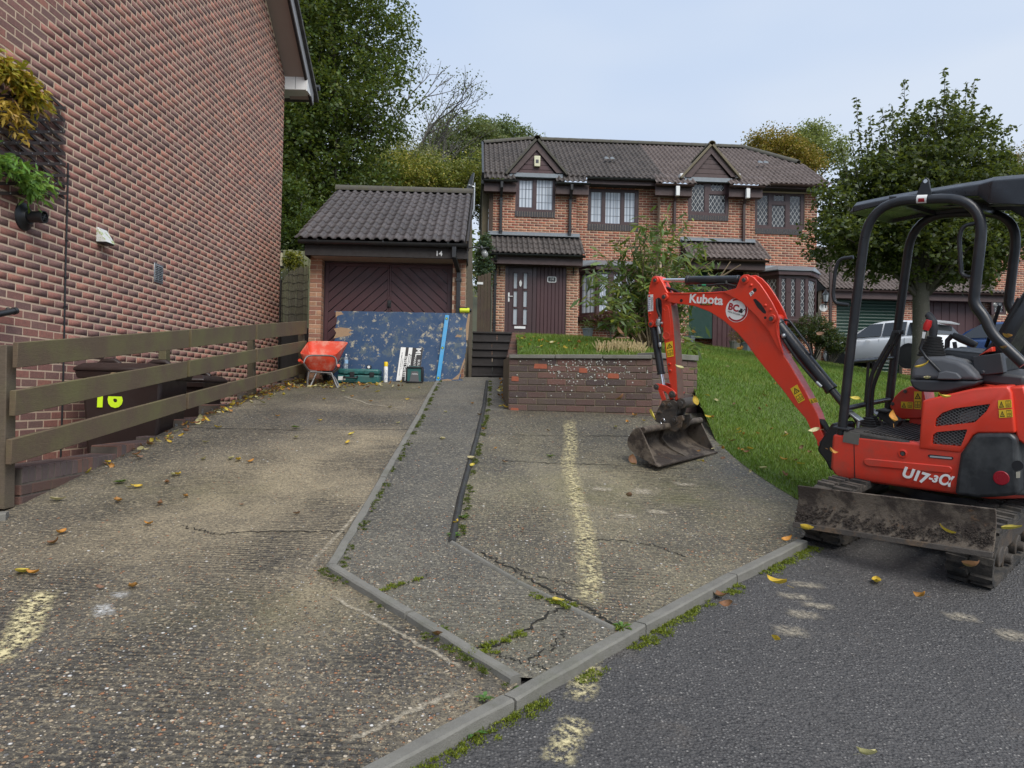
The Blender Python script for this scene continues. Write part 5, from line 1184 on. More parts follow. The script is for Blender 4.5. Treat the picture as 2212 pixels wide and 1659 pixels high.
bricks_joined('brickwork', h2, HF, POR + .003, brick_rects(q[0], q[1], gz2 - .5, pe2 - .2), M['brick_house'], PAL_H)
pnl = r5(HF, POR - .3, (582, 945, 808, 1415)); nbd = 7
for k in range(nbd): a = pnl[0] + (pnl[1] - pnl[0]) * k / nbd; m = MB(); fbox(m, HF, a + .004, a + (pnl[1] - pnl[0]) / nbd - .004, POR - .36, POR - .3, gz2 - .2, pe2 - .2); m.build('porch_board', M['maroon'], h2, bevel=.006, seg=1)
gd = r5(HF, POR - .3, (405, 945, 580, 1415)); M['green_door'] = simple('dark green door', (.012, .045, .036), .4, var=.2)
m = MB(); wall_core(m, HF, POR - .36, POR - .3, gd[0], gd[1], gd[2], pe2 - .2, [(gd[0] + .2, gd[0] + .42, gd[2] + 1.0, gd[2] + 1.7)]); go = m.build('front_door', M['green_door'], h2); m = MB(); fbox(m, HF, gd[0] + .2, gd[0] + .42, POR - .35, POR - .33, gd[2] + 1.0, gd[2] + 1.7); m.build('pane', M['glass_frost'], go)
q = (gd[0] - .35, gd[0]); m = MB(); fbox(m, HF, q[0], q[1], REC, POR - .0004, gz2 - .5, pe2 - .2); m.build('porch_pier', M['mortar_house'], h2); bricks_joined('brickwork', h2, HF, POR + .003, brick_rects(q[0], q[1], gz2 - .5, pe2 - .2), M['brick_house'], PAL_H)
b2_ = rectD(HF, REC + .3, *c5(893, 1002), *c5(1300, 1290)); bay_window(h2, REC, b2_[0], b2_[1], b2_[2], b2_[3], 'diamond', M['glass'], M['lead_pale'], .5, .5, (1, 3, 1))
u = uD(c5(1366, 1100), REC + .1); downpipe(h2, [HF.p(u, REC + .08, zeB - .3), HF.p(u, REC + .08, gz2 - .3)], .075, M['brown_plastic'])
q = HF.uz(*c5(880 + 40, 262), -1.2); P_ = HF.p(q[0], -1.2, q[1]); vt_ = MB()
for e in (-.09, .09): vt_.loft([[P_ + HF.U * (e + .07 * math.cos(x)) + Vector((0, k * .12, .05 + .06 * math.sin(x) + k * .05)) for x in np.linspace(0, math.pi, 7)] for k in (0, 1)])
vt_.build('roof_vent', M['lead'], h2)
q = r5(HF, REC, (1262, 475, 1308, 505)); m = MB(); fbox(m, HF, q[0], q[1], REC, REC + .1, q[2], q[3]); m.build('alarm_box', M['white'], h2, bevel=.02)
q = HF.uz(*c5(1315, 1213), REC); m = MB(); m.prism([(q[0] + .13 * math.cos(a), q[1] + .11 * math.sin(a)) for a in np.linspace(0, 6.283, 25)[:-1]], lambda a_, b_, t_: HF.p(a_, t_, b_), REC + .004, REC + .025); pq = m.build('number_plaque', M['white'], h2)
q2 = HF.uz(*c5(1330, 1140), REC + .12); wl = thing('carriage_lamp', 'black carriage lantern on the brick wall beside the bay window', 'lamp', HF.p(q2[0], REC, q2[1]))
m = MB(); m.lathe([(.015, -.34), (.02, -.2), (.04, -.18), (.07, -.16), (.075, -.155)], HF.p(q2[0], REC + .14, q2[1]), Z1, 6); m.lathe([(.11, .06), (.10, .08), (.03, .17), (.008, .22)], HF.p(q2[0], REC + .14, q2[1]), Z1, 6); m.tube([HF.p(q2[0], REC, q2[1] - .2), HF.p(q2[0], REC + .1, q2[1] - .24), HF.p(q2[0], REC + .14, q2[1] - .2)], .012, 6)
for k in range(6): a = k * math.pi / 3; m.cyl(HF.p(q2[0] + .072 * math.cos(a), REC + .14 + .072 * math.sin(a), q2[1] - .155), HF.p(q2[0] + .105 * math.cos(a), REC + .14 + .105 * math.sin(a), q2[1] + .065), .006, n=5)
m.build('lantern_frame', M['black_plastic'], wl); m = MB(); m.lathe([(.06, -.15), (.095, .06)], HF.p(q2[0], REC + .14, q2[1]), Z1, 6); m.build('lantern_glass', M['glass_frost'], wl)
c7 = lambda x, y: (1674 + .3256 * x, 351 + .3256 * y)
KF = Frame(at(*c7(393, 1000), 25.8), 3.2); KF.O.z = 0
def r7(w, a): return rectD(KF, w, *c7(a[0], a[1]), *c7(a[2], a[3]))
gr = thing('garage_block', 'brick double garage with green roller door and maroon board door, brown tiled roof', 'garage', KF.p(3, -2, 2.4))
ze = KF.uz(*c7(650, 850), .35)[1]; gd = r7(-.15, (393, 890, 830, 1290)); md = r7(-.15, (893, 905, 1372, 1290)); zgr = 2.3
uK1 = KF.uz(*c7(1480, 900))[0]
m = MB(); wall_core(m, KF, -.25, -.0004, -.45, uK1, zgr - .4, ze + .1, [(gd[0], gd[1], zgr - .5, gd[3]), (md[0], md[1], zgr - .5, md[3])]); m.build('wall_core', M['mortar_house'], gr)
bricks_joined('brickwork', gr, KF, .003, brick_rects(-.45, uK1, zgr - .3, ze + .05, [(gd[0], gd[1], zgr - .5, gd[3]), (md[0], md[1], zgr - .5, md[3])]), M['brick_house'], PAL_H)
n = 26; M['green_roller'] = simple('green roller slats', (.008, .035, .024), .4, var=.15)
do = struct('tmp'); bpy.data.objects.remove(do)
m = MB(); fbox(m, KF, gd[0], gd[1], -.24, -.21, zgr - .4, gd[3] + .1); rd_ = m.build('roller_door', M['green_roller'], gr)
for k in range(n):
 z = zgr - .1 + (gd[3] - zgr) * k / n; h = (gd[3] - zgr) / n; m = MB(); m.loft([[KF.p(u, -.21, z), KF.p(u, -.185, z + h * .25), KF.p(u, -.18, z + h * .5), KF.p(u, -.185, z + h * .75), KF.p(u, -.21, z + h * .96)] for u in (gd[0], gd[1])], cap=False, closed=False); m.build('slat', M['green_roller'], rd_, smooth=40)
n = 9
for k in range(n): a = md[0] + (md[1] - md[0]) * k / n; m = MB(); fbox(m, KF, a + .006, a + (md[1] - md[0]) / n - .006, -.24, -.18, zgr - .4, md[3] + .05); m.build('door_board', M['maroon'], gr, bevel=.006, seg=1)
m = MB(); fbox(m, KF, md[0] - .1, uK1, .02, .06, md[3], md[3] + .09); m.build('lintel_trim', M['soffit'], gr)
m = MB(); fbox(m, KF, -.5, uK1 + .1, .25, .29, ze - .27, ze - .02); m.build('fascia', M['mahogany_wood'], gr); m = MB(); fbox(m, KF, -.5, uK1 + .1, 0, .249, ze - .27, ze - .25); m.build('soffit', M['mahogany_wood'], gr)
gutter(gr, KF.p(-.5, .38, ze), KF.p(uK1 + .1, .38, ze), .06, M['brown_plastic'])
P0 = KF.p(-.5, .42, ze + .03); S = Vector((KF.W * -3.2 + Vector((0, 0, 2.0)))); Ln = S.length; S.normalize(); tiles(gr, P0, KF.U, S, uK1 + .6, Ln, M['tile_house2'], False)
m = MB(); m.add([KF.p(-.5, .4, ze), KF.p(uK1 + .1, .4, ze), KF.p(uK1 + .1, -2.78, ze + 1.98), KF.p(-.5, -2.78, ze + 1.98), KF.p(uK1 + .1, -6, ze), KF.p(-.5, -6, ze)], [(0, 1, 2, 3), (3, 2, 4, 5), (0, 3, 5), (1, 4, 2)]); m.build('roof_deck', M['dark_wood'], gr)
q = KF.uz(*c7(1448, 945), .2); m = MB(); m.ball(KF.p(q[0], .2, q[1]), .11, 14, 10); gl = thing('globe_lamp', 'round smoked glass globe lamp at the maroon garage door', 'lamp', KF.p(q[0], 0, q[1])); m.build('globe', simple('smoked globe', (.2, .2, .19), .15), gl, smooth=60); m = MB(); m.tube([KF.p(q[0], .0, q[1] - .25), KF.p(q[0], .18, q[1] - .25), KF.p(q[0], .2, q[1] - .1)], .02, 8); m.build('bracket', M['black_plastic'], gl)
rh = thing('brick_house', 'brick house just showing past the seat at the right edge', 'house', KF.p(uK1 + 3, -1, 2.3)); HR = Frame(KF.p(uK1 - .35, .3, 0), 3.2)
wq = rectD(HR, 0, *c7(1440, 868), *c7(1535, 1010)); m = MB(); wall_core(m, HR, -.3, -.0004, 0, 8, 1.8, 8.2, [wq]); m.build('wall_core', M['mortar_house'], rh); bricks_joined('brickwork', rh, HR, .003, brick_rects(0, 8, 2.0, 8.2, [wq]), M['brick_house'], PAL_H)
window(rh, HR, -.02, wq, [(wq[0] + .08, wq[1] - .08, wq[2] + .08, wq[3] - .08)], 'diamond', M['glass'], M['mahogany'], M['lead_pale'])
P0 = HR.p(-.3, .4, 8.2); S = Vector((HR.W * -3.4 + Vector((0, 0, 2.2)))); Ln = S.length; S.normalize(); tiles(rh, P0, HR.U, S, 8.6, Ln, M['tile_house2'], False)
fd = link('parking_drive', np_mesh('parking_drive', [KF.p(-1.2, 6, 2.15), KF.p(8, 6, 2.0), KF.p(8, .0, zgr), KF.p(-1.2, .0, zgr)], [(0, 1, 2, 3)], M['paving']), M['paving'], kind='structure')
def leaf_cloud(name, P, size, pal, mt, parent, aspect=.55, droop=.35, jitter=.25, up=.0, smooth_col=None):
 P = np.asarray(P, float); n = len(P)
 if n == 0: return
 d = RNG.normal(0, 1, (n, 3)); d[:, 2] = d[:, 2] * .6 - droop + up; d /= np.linalg.norm(d, axis=1)[:, None]
 a = RNG.normal(0, 1, (n, 3)); a[:, 2] += 1.2; s_ = np.cross(d, a); s_ /= np.linalg.norm(s_, axis=1)[:, None] + 1e-9
 nn = np.cross(s_, d); L = (size * RNG.uniform(1 - jitter, 1 + jitter, n))[:, None]; w = L * aspect / 2
 V = np.stack([P, P + d * L * .5 + s_ * w + nn * w * .35, P + d * L, P + d * L * .5 - s_ * w + nn * w * .35], 1).reshape(-1, 3)
 pal = np.array(pal); cc = pal[RNG.integers(0, len(pal), n)] * RNG.uniform(.75, 1.25, (n, 1))
 if smooth_col is not None: cc = cc * smooth_col[:, None]
 return link(name, np_mesh(name, V, np.arange(4 * n).reshape(n, 4), mt, cc.repeat(4, 0)), mt, parent)
def limbs(base, tips, r0, mt, parent, name, seed=0, mid=.45, n=7, fork=None):
 rg = random.Random(seed); m = MB()
 for a, b, r in tips:
  a, b = Vector(a), Vector(b); L = (b - a).length; c = a.lerp(b, mid) + Vector((rg.uniform(-.1, .1), rg.uniform(-.1, .1), rg.uniform(.0, .18))) * L
  P = [a * (1 - t_) ** 2 + c * 2 * t_ * (1 - t_) + b * t_ * t_ for t_ in np.linspace(0, 1, n)]
  m.tube(P, [max(.004, r * (1 - .85 * t_)) for t_ in np.linspace(0, 1, n)], 6, cap=False)
 return m.build(name, mt, parent, smooth=60)
def crown_points(lobes, n, shell=.55, clump=.22, per=26, twig=None):
 w = np.array([l[2] if len(l) > 2 else l[1][0] * l[1][1] * l[1][2] for l in lobes], float); w /= w.sum(); nc = max(1, n // per)
 pick = RNG.choice(len(lobes), nc, p=w); v = RNG.normal(0, 1, (nc, 3)); v /= np.linalg.norm(v, axis=1)[:, None]
 rad = (shell + (1 - shell) * RNG.random(nc) ** .6)[:, None]; C = np.array([l[0] for l in lobes])[pick]; Rr = np.array([l[1] for l in lobes])[pick]
 cc = C + v * rad * Rr
 dirs = v * .8 + RNG.normal(0, .5, (nc, 3)); dirs[:, 2] -= .1; dirs /= np.linalg.norm(dirs, axis=1)[:, None]
 t_ = RNG.random((nc, per, 1)); P = cc[:, None, :] + dirs[:, None, :] * (t_ - .5) * clump * 2.4 + RNG.normal(0, clump * .34, (nc, per, 3)) * np.array([1, 1, .55])
 tone = (RNG.uniform(.7, 1.25, (nc, 1)) * np.ones((nc, per))).ravel()
 return P.reshape(-1, 3), cc, tone
def tree(name, label, base, trunk_h, lobes, n, size, pal, r0, cat='tree', mt_b=None, clump=.22, shell=.5, nb=26, group=None, per=26, lean=(0, 0)):
 base = Vector(base); o = thing(name, label, cat, base, group); mt_b = mt_b or M['bark']
 P, cc, tone = crown_points(lobes, n, shell, clump, per)
 top_ = max(l[0][2] + l[1][2] * .5 for l in lobes); ctr = np.array([l[0] for l in lobes]).mean(0)
 topP = Vector((ctr[0], ctr[1], max(base.z + trunk_h, top_ - .4)))
 m = MB(); path = bez([base - Vector((0, 0, .2)), base + Vector((lean[0] * .3, lean[1] * .3, trunk_h * .5)), base + Vector((lean[0], lean[1], trunk_h)), topP], 6); k = len(path)
 m.tube(path, [r0 * (1.25 if i == 0 else 1) * (1 - .8 * i / k) for i in range(k)], 10); m.build('trunk', mt_b, o, smooth=60)
 ii = RNG.choice(len(cc), min(nb, len(cc)), replace=False); tips = []
 for i in ii:
  f = RNG.uniform(.45, .95); q = path[int(f * (k - 1))]; tips.append((q, Vector(cc[i]), r0 * .34 * (1.1 - f * .5)))
 limbs(base, tips, r0, mt_b, o, 'boughs', len(cc))
 leaf_cloud('crown', P, size, pal, M['leaf'], o, smooth_col=tone); return o
GREEN = [(.058, .10, .018), (.072, .12, .02), (.045, .078, .015), (.09, .13, .025), (.12, .14, .03), (.052, .085, .02)]
AUT = [(.12, .145, .03), (.16, .17, .034), (.20, .17, .036), (.10, .13, .027), (.25, .19, .04)]
YEL = [(.24, .24, .04), (.31, .28, .05), (.18, .21, .04), (.15, .19, .036), (.36, .29, .05)]
def lobeD(dx, dy, Y, rx, ry, rz): p = at(dx, dy, Y); return ((p.x, p.y, p.z), (rx, ry, rz))
S1 = 1 / F
Yt = 19.0; k_ = Yt / F
lob = [lobeD(640, 120, Yt, 1.9, 2.0, 2.2), lobeD(760, 60, Yt, 1.5, 1.6, 1.7), lobeD(700, 330, Yt, 2.0, 2.0, 1.8), lobeD(790, 220, Yt - .3, 1.5, 1.5, 1.1), lobeD(690, 480, Yt - 1, 1.7, 1.4, 1.3), lobeD(640, 300, Yt, 1.6, 1.8, 2.4), lobeD(640, 450, Yt - .6, 1.4, 1.2, 1.4), lobeD(870, 100, Yt, .62, .6, .28), lobeD(830, 40, Yt, .7, .7, .5), lobeD(905, 92, Yt, .35, .3, .10), lobeD(770, 380, Yt - .4, 1.2, 1.0, .9), lobeD(600, 200, Yt + 1, 1.6, 1.8, 3.2), lobeD(680, -60, Yt, 2.0, 2.0, 1.6), lobeD(830, 165, Yt, .7, .7, .4), lobeD(820, 270, Yt, .7, .7, .5)]
tree('hornbeam_tree', 'very tall dark green tree rising behind the garage and left house', (at(640, 700, 19.6).x, 19.6, 2.0), 3.6, lob, 90000, .105, GREEN, .26, clump=.30, shell=.25, nb=44)
lob = [lobeD(640, 500, 16.5, .55, .6, .55), lobeD(690, 520, 16.9, .7, .5, .5), lobeD(620, 430, 17, .6, .6, .6)]
tree('hedge_tree', 'dark leafy hedge tree between brick flank and garage roof', (at(640, 620, 16.8).x, 16.8, 2.0), 1.4, lob, 9000, .09, GREEN[:4], .08, clump=.2, shell=.2, nb=14)
ash = thing('ash_tree', 'thin half bare tree standing against the sky behind the garage', 'tree', at(893, 400, 38))
b0 = at(893, 425, 38); m = MB(); rg = random.Random(5); tipsP = []
def grow(p, d, L, r, lev):
 P = [p]; q = p.copy(); dd = d.copy()
 for i in range(4):
  dd = (dd + Vector((rg.gauss(0, .12), rg.gauss(0, .12), .05))).normalized(); q = q + dd * L / 4; P.append(q.copy())
 m.tube(P, [r * (1 - .42 * i / 4) for i in range(5)], 5 if lev else 7, cap=False)
 if lev >= 4: tipsP.extend(P[2:]); return
 for _ in range(3 if lev < 3 else 3):
  nd = (dd + Vector((rg.gauss(0, .42), rg.gauss(0, .42), rg.gauss(.05, .25)))).normalized(); grow(P[rg.choice((2, 3, 4, 4))].copy(), nd, L * rg.uniform(.6, .8), r * .55, lev + 1)
for dx_ in (-.25, -.05, .1): grow(b0 + Vector((dx_ * 3, 0, -2)), Vector((dx_, .05, 1)).normalized(), 3.3, .15, 0)
m.build('branches', M['bark_thin'], ash, smooth=60)
tp = np.array([tuple(q) for q in tipsP]); tp = tp.repeat(4, 0) + RNG.normal(0, .16, (len(tp) * 4, 3)); leaf_cloud('crown', tp[RNG.random(len(tp)) < .5], .13, [(.10, .13, .05), (.13, .15, .06), (.08, .11, .045)], M['leaf'], ash)
wood = [('oak_tree', 'rounded grey green oak crown behind house 14, left of its chimney pipe', 1010, 330, 46, [(1000, 315, 2.4, 2.2, 1.7), (955, 340, 1.8, 1.6, 1.5), (1030, 380, 2.4, 2, 1.5), (1040, 300, 1.4, 1.3, 1.1)], [(.13, .17, .065), (.16, .19, .08), (.11, .15, .055), (.18, .19, .07)], 24000, .17),  # haze over the farther trees is put into their paler leaf colours
  ('oak_tree', 'paler green oak crown further right, just above the left ridge', 1095, 340, 50, [(1090, 320, 2.2, 2, 1.8), (1120, 320, 1.6, 1.6, 1.3), (1060, 300, 1.6, 1.4, 1.2), (1150, 330, 1.4, 1.4, 1.0)], [(.15, .20, .09), (.18, .22, .09), (.12, .17, .075)], 20000, .17),
  ('maple_tree', 'yellow green bushy tree directly above the garage ridge, at its left', 850, 430, 26, [(850, 400, 1.4, 1.3, 1.0), (810, 420, 1.2, 1.1, .8), (880, 370, 1.0, .9, .8)], YEL, 20000, .10),
  ('maple_tree', 'yellow green bushy tree behind the satellite dish', 970, 430, 27, [(960, 405, 1.5, 1.3, .95), (1005, 415, 1.1, 1.0, .9), (920, 400, 1.1, 1, .9), (1030, 400, .9, 1, 1.2)], YEL[:4] + AUT[:2], 22000, .10),
  ('birch_tree', 'hazy pale tree low between the hornbeam and bare ash', 870, 350, 36, [(870, 360, 2.0, 2, 1.3), (830, 380, 1.4, 1.4, 1.0), (910, 375, 1.6, 1.5, 1.1), (950, 390, 1.6, 1.5, 1.0)], [(.21, .22, .09), (.25, .25, .11), (.18, .19, .08)], 16000, .13),
  ('field_maple', 'golden brown tree behind the right end of the house ridge', 1670, 330, 34, [(1665, 318, 1.25, 1.2, .75), (1700, 325, 1.1, 1, .7), (1635, 312, .6, .6, .55), (1720, 350, 1.4, 1.2, .8)], [(.30, .20, .03), (.26, .19, .035), (.21, .18, .03), (.36, .23, .04)], 15000, .12),
  ('willow_tree', 'light green feathery tree right of the golden tree behind the roof', 1755, 320, 38, [(1750, 300, 1.0, 1.0, .85), (1775, 285, .8, .8, .7), (1730, 330, 1.2, 1, .8), (1780, 340, 1.2, 1, .9)], [(.24, .28, .09), (.28, .31, .10), (.20, .25, .08)], 9000, .13),
  ('sycamore_tree', 'orange tinted tree crown at far right above the canopy', 2190, 400, 36, [(2190, 380, 1.6, 1.4, 1.1), (2150, 400, 1.5, 1.3, .9), (2230, 360, 1.4, 1.4, 1.2)], [(.22, .14, .03), (.18, .13, .03), (.13, .12, .03)], 11000, .12)]
for nm, lb, bx, by, Y_, lobs, pal, n_, sz_ in wood:
 q = at(bx, by, Y_); L_ = [((at(a_, b_, Y_).x, Y_ + RNG.uniform(-.5, .5), at(a_, b_, Y_).z), (rx, ry, rz)) for a_, b_, rx, ry, rz in lobs]
 zg_ = float(hill(np.array(q.x), np.array(Y_))); tree(nm, lb, (q.x, Y_, zg_), max(1.5, L_[0][0][2] - zg_ - 1), L_, n_, sz_, pal, .18, clump=.34, shell=.3, nb=20, group='trees on the hillside')
X_ = RNG.uniform(-60, 75, 900); Y_ = RNG.uniform(52, 130, 900); z0_ = hill(X_, Y_)
P = np.c_[X_, Y_, z0_ + 3.0][:, None, :] + RNG.normal(0, 1, (900, 40, 3)) * np.array([1.9, 1.9, 1.7]); tone = RNG.uniform(.7, 1.3, (900, 1)).repeat(40, 1).ravel()
leaf_cloud('woodland', P.reshape(-1, 3), .55, AUT + GREEN + [(.11, .12, .05)], M['leaf'], None, smooth_col=tone); props(bpy.data.objects['woodland'], None, None, None, 'stuff')
Ys = 15.5
lob = [lobeD(1990, 520, Ys, 1.75, 1.6, .9), lobeD(1900, 470, Ys, 1.2, 1.2, .75), lobeD(2070, 480, Ys, 1.25, 1.2, .9), lobeD(2000, 400, Ys, 1.55, 1.5, .9), lobeD(1930, 380, Ys, 1.0, 1.0, .7), lobeD(2050, 330, Ys, 1.1, 1.1, .85), lobeD(2010, 280, Ys, .8, .8, .6), lobeD(1835, 515, Ys - .4, .9, .9, .55), lobeD(1790, 455, Ys - .2, .55, .6, .4), lobeD(1840, 420, Ys, .8, .8, .6), lobeD(2170, 470, Ys, .9, .9, .8), lobeD(2130, 530, Ys, .9, .9, .6), lobeD(2110, 400, Ys, .8, .8, .7), lobeD(1800, 500, Ys - .5, .5, .5, .22), lobeD(2075, 585, Ys, .9, .9, .3), lobeD(1900, 570, Ys, .8, .8, .35)]
zt_ = ZL(at(1990, 800, Ys).x, Ys); bx_ = at(1988, 780, Ys).x
stt = thing('street_tree', 'broad dark green tree with upright shoots on the lawn behind the excavator', 'tree', (bx_, Ys, zt_))
P, cc, tone = crown_points(lob, 52000, .35, .17, 24); r0 = .185
t = NT('lichened grey trunk', .9); p_ = t.pos(); c = t.mix(t.noise(5, 6, .7, p_), (.06, .055, .045), (.12, .115, .09)); c = t.mix(t.ramp(t.noise(34, 5, .7, p_), [(.62, 0.0), (.68, .8)]), c, (.38, .39, .35)); t.base(c); t.bump(t.noise(40, 5, .7, t.map(p_, (1, 1, .3))), .7, .01)
m = MB(); tp_ = Vector((bx_ + .05, Ys, at(2000, 430, Ys).z)); path = bez([Vector((bx_, Ys, zt_ - .15)), Vector((bx_ + .02, Ys, zt_ + 1)), Vector((bx_, Ys, at(1990, 620, Ys).z)), tp_], 8)
m.tube(path, [r0 * 1.25, r0 * 1.08] + [r0 * (1 - .3 * i / len(path)) for i in range(len(path) - 2)], 14); m.build('trunk', t.done(), stt, smooth=60)
tips = [(path[int(RNG.uniform(.55, .98) * (len(path) - 1))], Vector(cc[i]), .05) for i in RNG.choice(len(cc), 60, replace=False)]; limbs(None, tips, .1, M['bark'], stt, 'boughs', 3)
shoots = []; sh = MB()
for dx_, y0_, y1_ in ((1953, 330, 170), (2040, 240, 148), (1850, 330, 210), (1880, 330, 250), (1905, 300, 235), (1925, 300, 225), (1975, 300, 235), (2090, 270, 178), (2105, 280, 170), (2065, 250, 190), (2130, 330, 240), (2170, 330, 275), (2150, 360, 265), (2180, 380, 320), (1840, 370, 280), (1815, 390, 300), (2160, 420, 330), (2020, 260, 210), (1900, 330, 260), (1870, 340, 280)):
 Yq = Ys + random.uniform(-.6, .6); a_, b_ = at(dx_ - (dx_ - 2000) * .12, y0_ + 40, Yq), at(dx_, y1_, Yq); c_ = a_.lerp(b_, .5) + Vector((random.uniform(-.08, .08), 0, 0)); P2 = [a_ * (1 - t_) ** 2 + c_ * 2 * t_ * (1 - t_) + b_ * t_ * t_ for t_ in np.linspace(0, 1, 8)]; sh.tube(P2, [.012 * (1 - .7 * t_) for t_ in np.linspace(0, 1, 8)], 5)
 n_ = int((b_ - a_).length / .035)
 for k in range(n_): t_ = (k + .5) / n_; q = a_ * (1 - t_) ** 2 + c_ * 2 * t_ * (1 - t_) + b_ * t_ * t_; shoots.append(tuple(q + Vector((random.gauss(0, .02), random.gauss(0, .02), 0))))
sh.build('shoots', M['bark'], stt)
P = np.r_[P, np.array(shoots).repeat(2, 0) + RNG.normal(0, .012, (2 * len(shoots), 3))]; tone = np.r_[tone, np.ones(2 * len(shoots))]
leaf_cloud('crown', P, .105, [(.048, .075, .02), (.062, .094, .022), (.04, .064, .018), (.08, .105, .027), (.10, .125, .03), (.056, .07, .025)], M['leaf'], stt, smooth_col=tone)
bd = at(1395, 745, 9.9); bd.z = ZL(bd.x, bd.y)
bud = thing('buddleia_shrub', 'tall loose buddleia shrub with lance leaves growing behind the planter wall', 'shrub', bd)
m = MB(); LP = []; LDs = []
rg = random.Random(11)
ends = [(1300, 545), (1330, 520), (1290, 590), (1320, 610), (1350, 500), (1380, 480), (1400, 470), (1430, 490), (1460, 510), (1490, 530), (1520, 520), (1545, 560), (1560, 590), (1500, 580), (1470, 560), (1310, 650), (1330, 690), (1370, 560), (1410, 540), (1440, 560), (1500, 640), (1480, 690), (1450, 620), (1360, 620), (1390, 600), (1350, 660), (1420, 660), (1460, 660), (1270, 640), (1340, 570), (1480, 480), (1425, 510), (1530, 620), (1300, 700), (1500, 740), (1375, 680), (1270, 590), (1380, 520), (1440, 470), (1345, 720)]
for i, (ex_, ey_) in enumerate(ends):
 Yq = bd.y + rg.uniform(-.8, .55); b_ = at(ex_ + rg.uniform(-8, 8), ey_ + rg.uniform(-8, 8), Yq); a_ = bd + Vector((rg.uniform(-.15, .15), rg.uniform(-.12, .12), 0)); c_ = a_.lerp(b_, .5) + Vector((0, 0, .28)); P2 = [a_ * (1 - t_) ** 2 + c_ * 2 * t_ * (1 - t_) + b_ * t_ * t_ for t_ in np.linspace(0, 1, 12)]
 m.tube(P2, [.016 * (1 - .8 * t_) for t_ in np.linspace(0, 1, 12)], 5)
 for t_ in np.linspace(.35, 1, 13):
  q = a_ * (1 - t_) ** 2 + c_ * 2 * t_ * (1 - t_) + b_ * t_ * t_
  for _ in range(5): LP.append(tuple(q + Vector((rg.gauss(0, .05), rg.gauss(0, .05), rg.gauss(0, .04)))))
m.build('stems', simple('tan stems', (.20, .15, .09), .8, var=.3), bud, smooth=60)
leaf_cloud('leaves', LP, .15, [(.10, .17, .04), (.13, .20, .055), (.08, .14, .035), (.17, .22, .06), (.24, .27, .05), (.12, .17, .07), (.09, .12, .06)], M['leaf'], bud, aspect=.24, droop=.35, jitter=.4)
m = MB(); [m.tube([at(a_, b_, 9.5), at(c_, d_, 9.3)], [.012, .006], 5) for a_, b_, c_, d_ in ((1520, 650, 1578, 565), (1555, 600, 1600, 572), (1545, 615, 1530, 590))]; m.build('dead_stem', simple('bare pale stem', (.30, .22, .14), .8), bud)
q = at(1345, 772, 9.05); cl = thing('cut_clump', 'clump of pale cut straw stalks on the planter edge', 'plant', (q.x, q.y, ZL(q.x, q.y))); m = MB()
for _ in range(230):
 f = random.random(); b_ = Vector((at(1290 + 110 * f, 772, 9.0).x, 9.05 + random.uniform(-.05, .22), 0)); b_.z = ZL(b_.x, b_.y); h_ = random.uniform(.06, .13); m.cyl(b_, b_ + Vector((random.gauss(0, .035), random.gauss(-.01, .03), h_)), .0045, .004, 5)
m.build('stalks', simple('straw stalk', (.48, .38, .20), .8, var=.35, vscale=30), cl)
for nm, lb, cx_, cy_, Y_, rr, n_ in (('evergreen_bush', 'larger rounded dark evergreen bush under the right bay window', 1758, 712, 21.6, (.62, .5, .42), 6000), ('evergreen_bush', 'smaller dark evergreen bush nearer the green roller door', 1795, 738, 21.3, (.42, .4, .34), 4000)):
 q = at(cx_, cy_, Y_); o = thing(nm, lb, 'bush', (q.x, Y_, ZL(q.x, Y_)), 'bushes by the bay window'); P, cc, tone = crown_points([(tuple(q), rr), ((q.x + .15, Y_ - .1, q.z - .12), tuple(x * .8 for x in rr))], n_, .5, .08, 20)
 leaf_cloud('foliage', P, .055, [(.03, .055, .02), (.045, .075, .025), (.025, .04, .016)], M['leaf'], o, smooth_col=tone); limbs(None, [(Vector((q.x, Y_, ZL(q.x, Y_) - .05)), Vector(cc[i]), .02) for i in range(14)], .02, M['bark'], o, 'stems')
def small_bush(nm, lb, cx_, cy_, Y_, rr, n_, sz_, pal, cat='plant', H=None):
 q = at(cx_, cy_, Y_); zb_ = (H or ZL)(q.x, Y_); o = thing(nm, lb, cat, (q.x, Y_, zb_)); P, cc, tone = crown_points([(tuple(q), rr)], n_, .3, .07, 14); leaf_cloud('foliage', P, sz_, pal, M['leaf'], o, smooth_col=tone)
 limbs(None, [(Vector((q.x, Y_, zb_ - .02)), Vector(cc[i]), .012) for i in range(min(8, len(cc)))], .02, M['bark'], o, 'stems'); return o
small_bush('barberry_bush', 'small dark red leaved bush under the left bay window', 1320, 690, 20.6, (.5, .35, .28), 2500, .06, [(.09, .02, .03), (.13, .03, .04), (.06, .02, .022)])
small_bush('conifer', 'grey green upright conifer between garage and house 14', 1046, 570, 21, (.28, .28, .9), 5000, .07, [(.07, .12, .07), (.09, .14, .085), (.05, .09, .055)])
small_bush('climbing_vine', 'yellow green climber on the pale fence by the reed screen', 632, 562, 15.3, (.26, .12, .18), 900, .06, [(.26, .28, .03), (.16, .22, .03), (.34, .32, .05)], H=lambda x, y: 2.6)
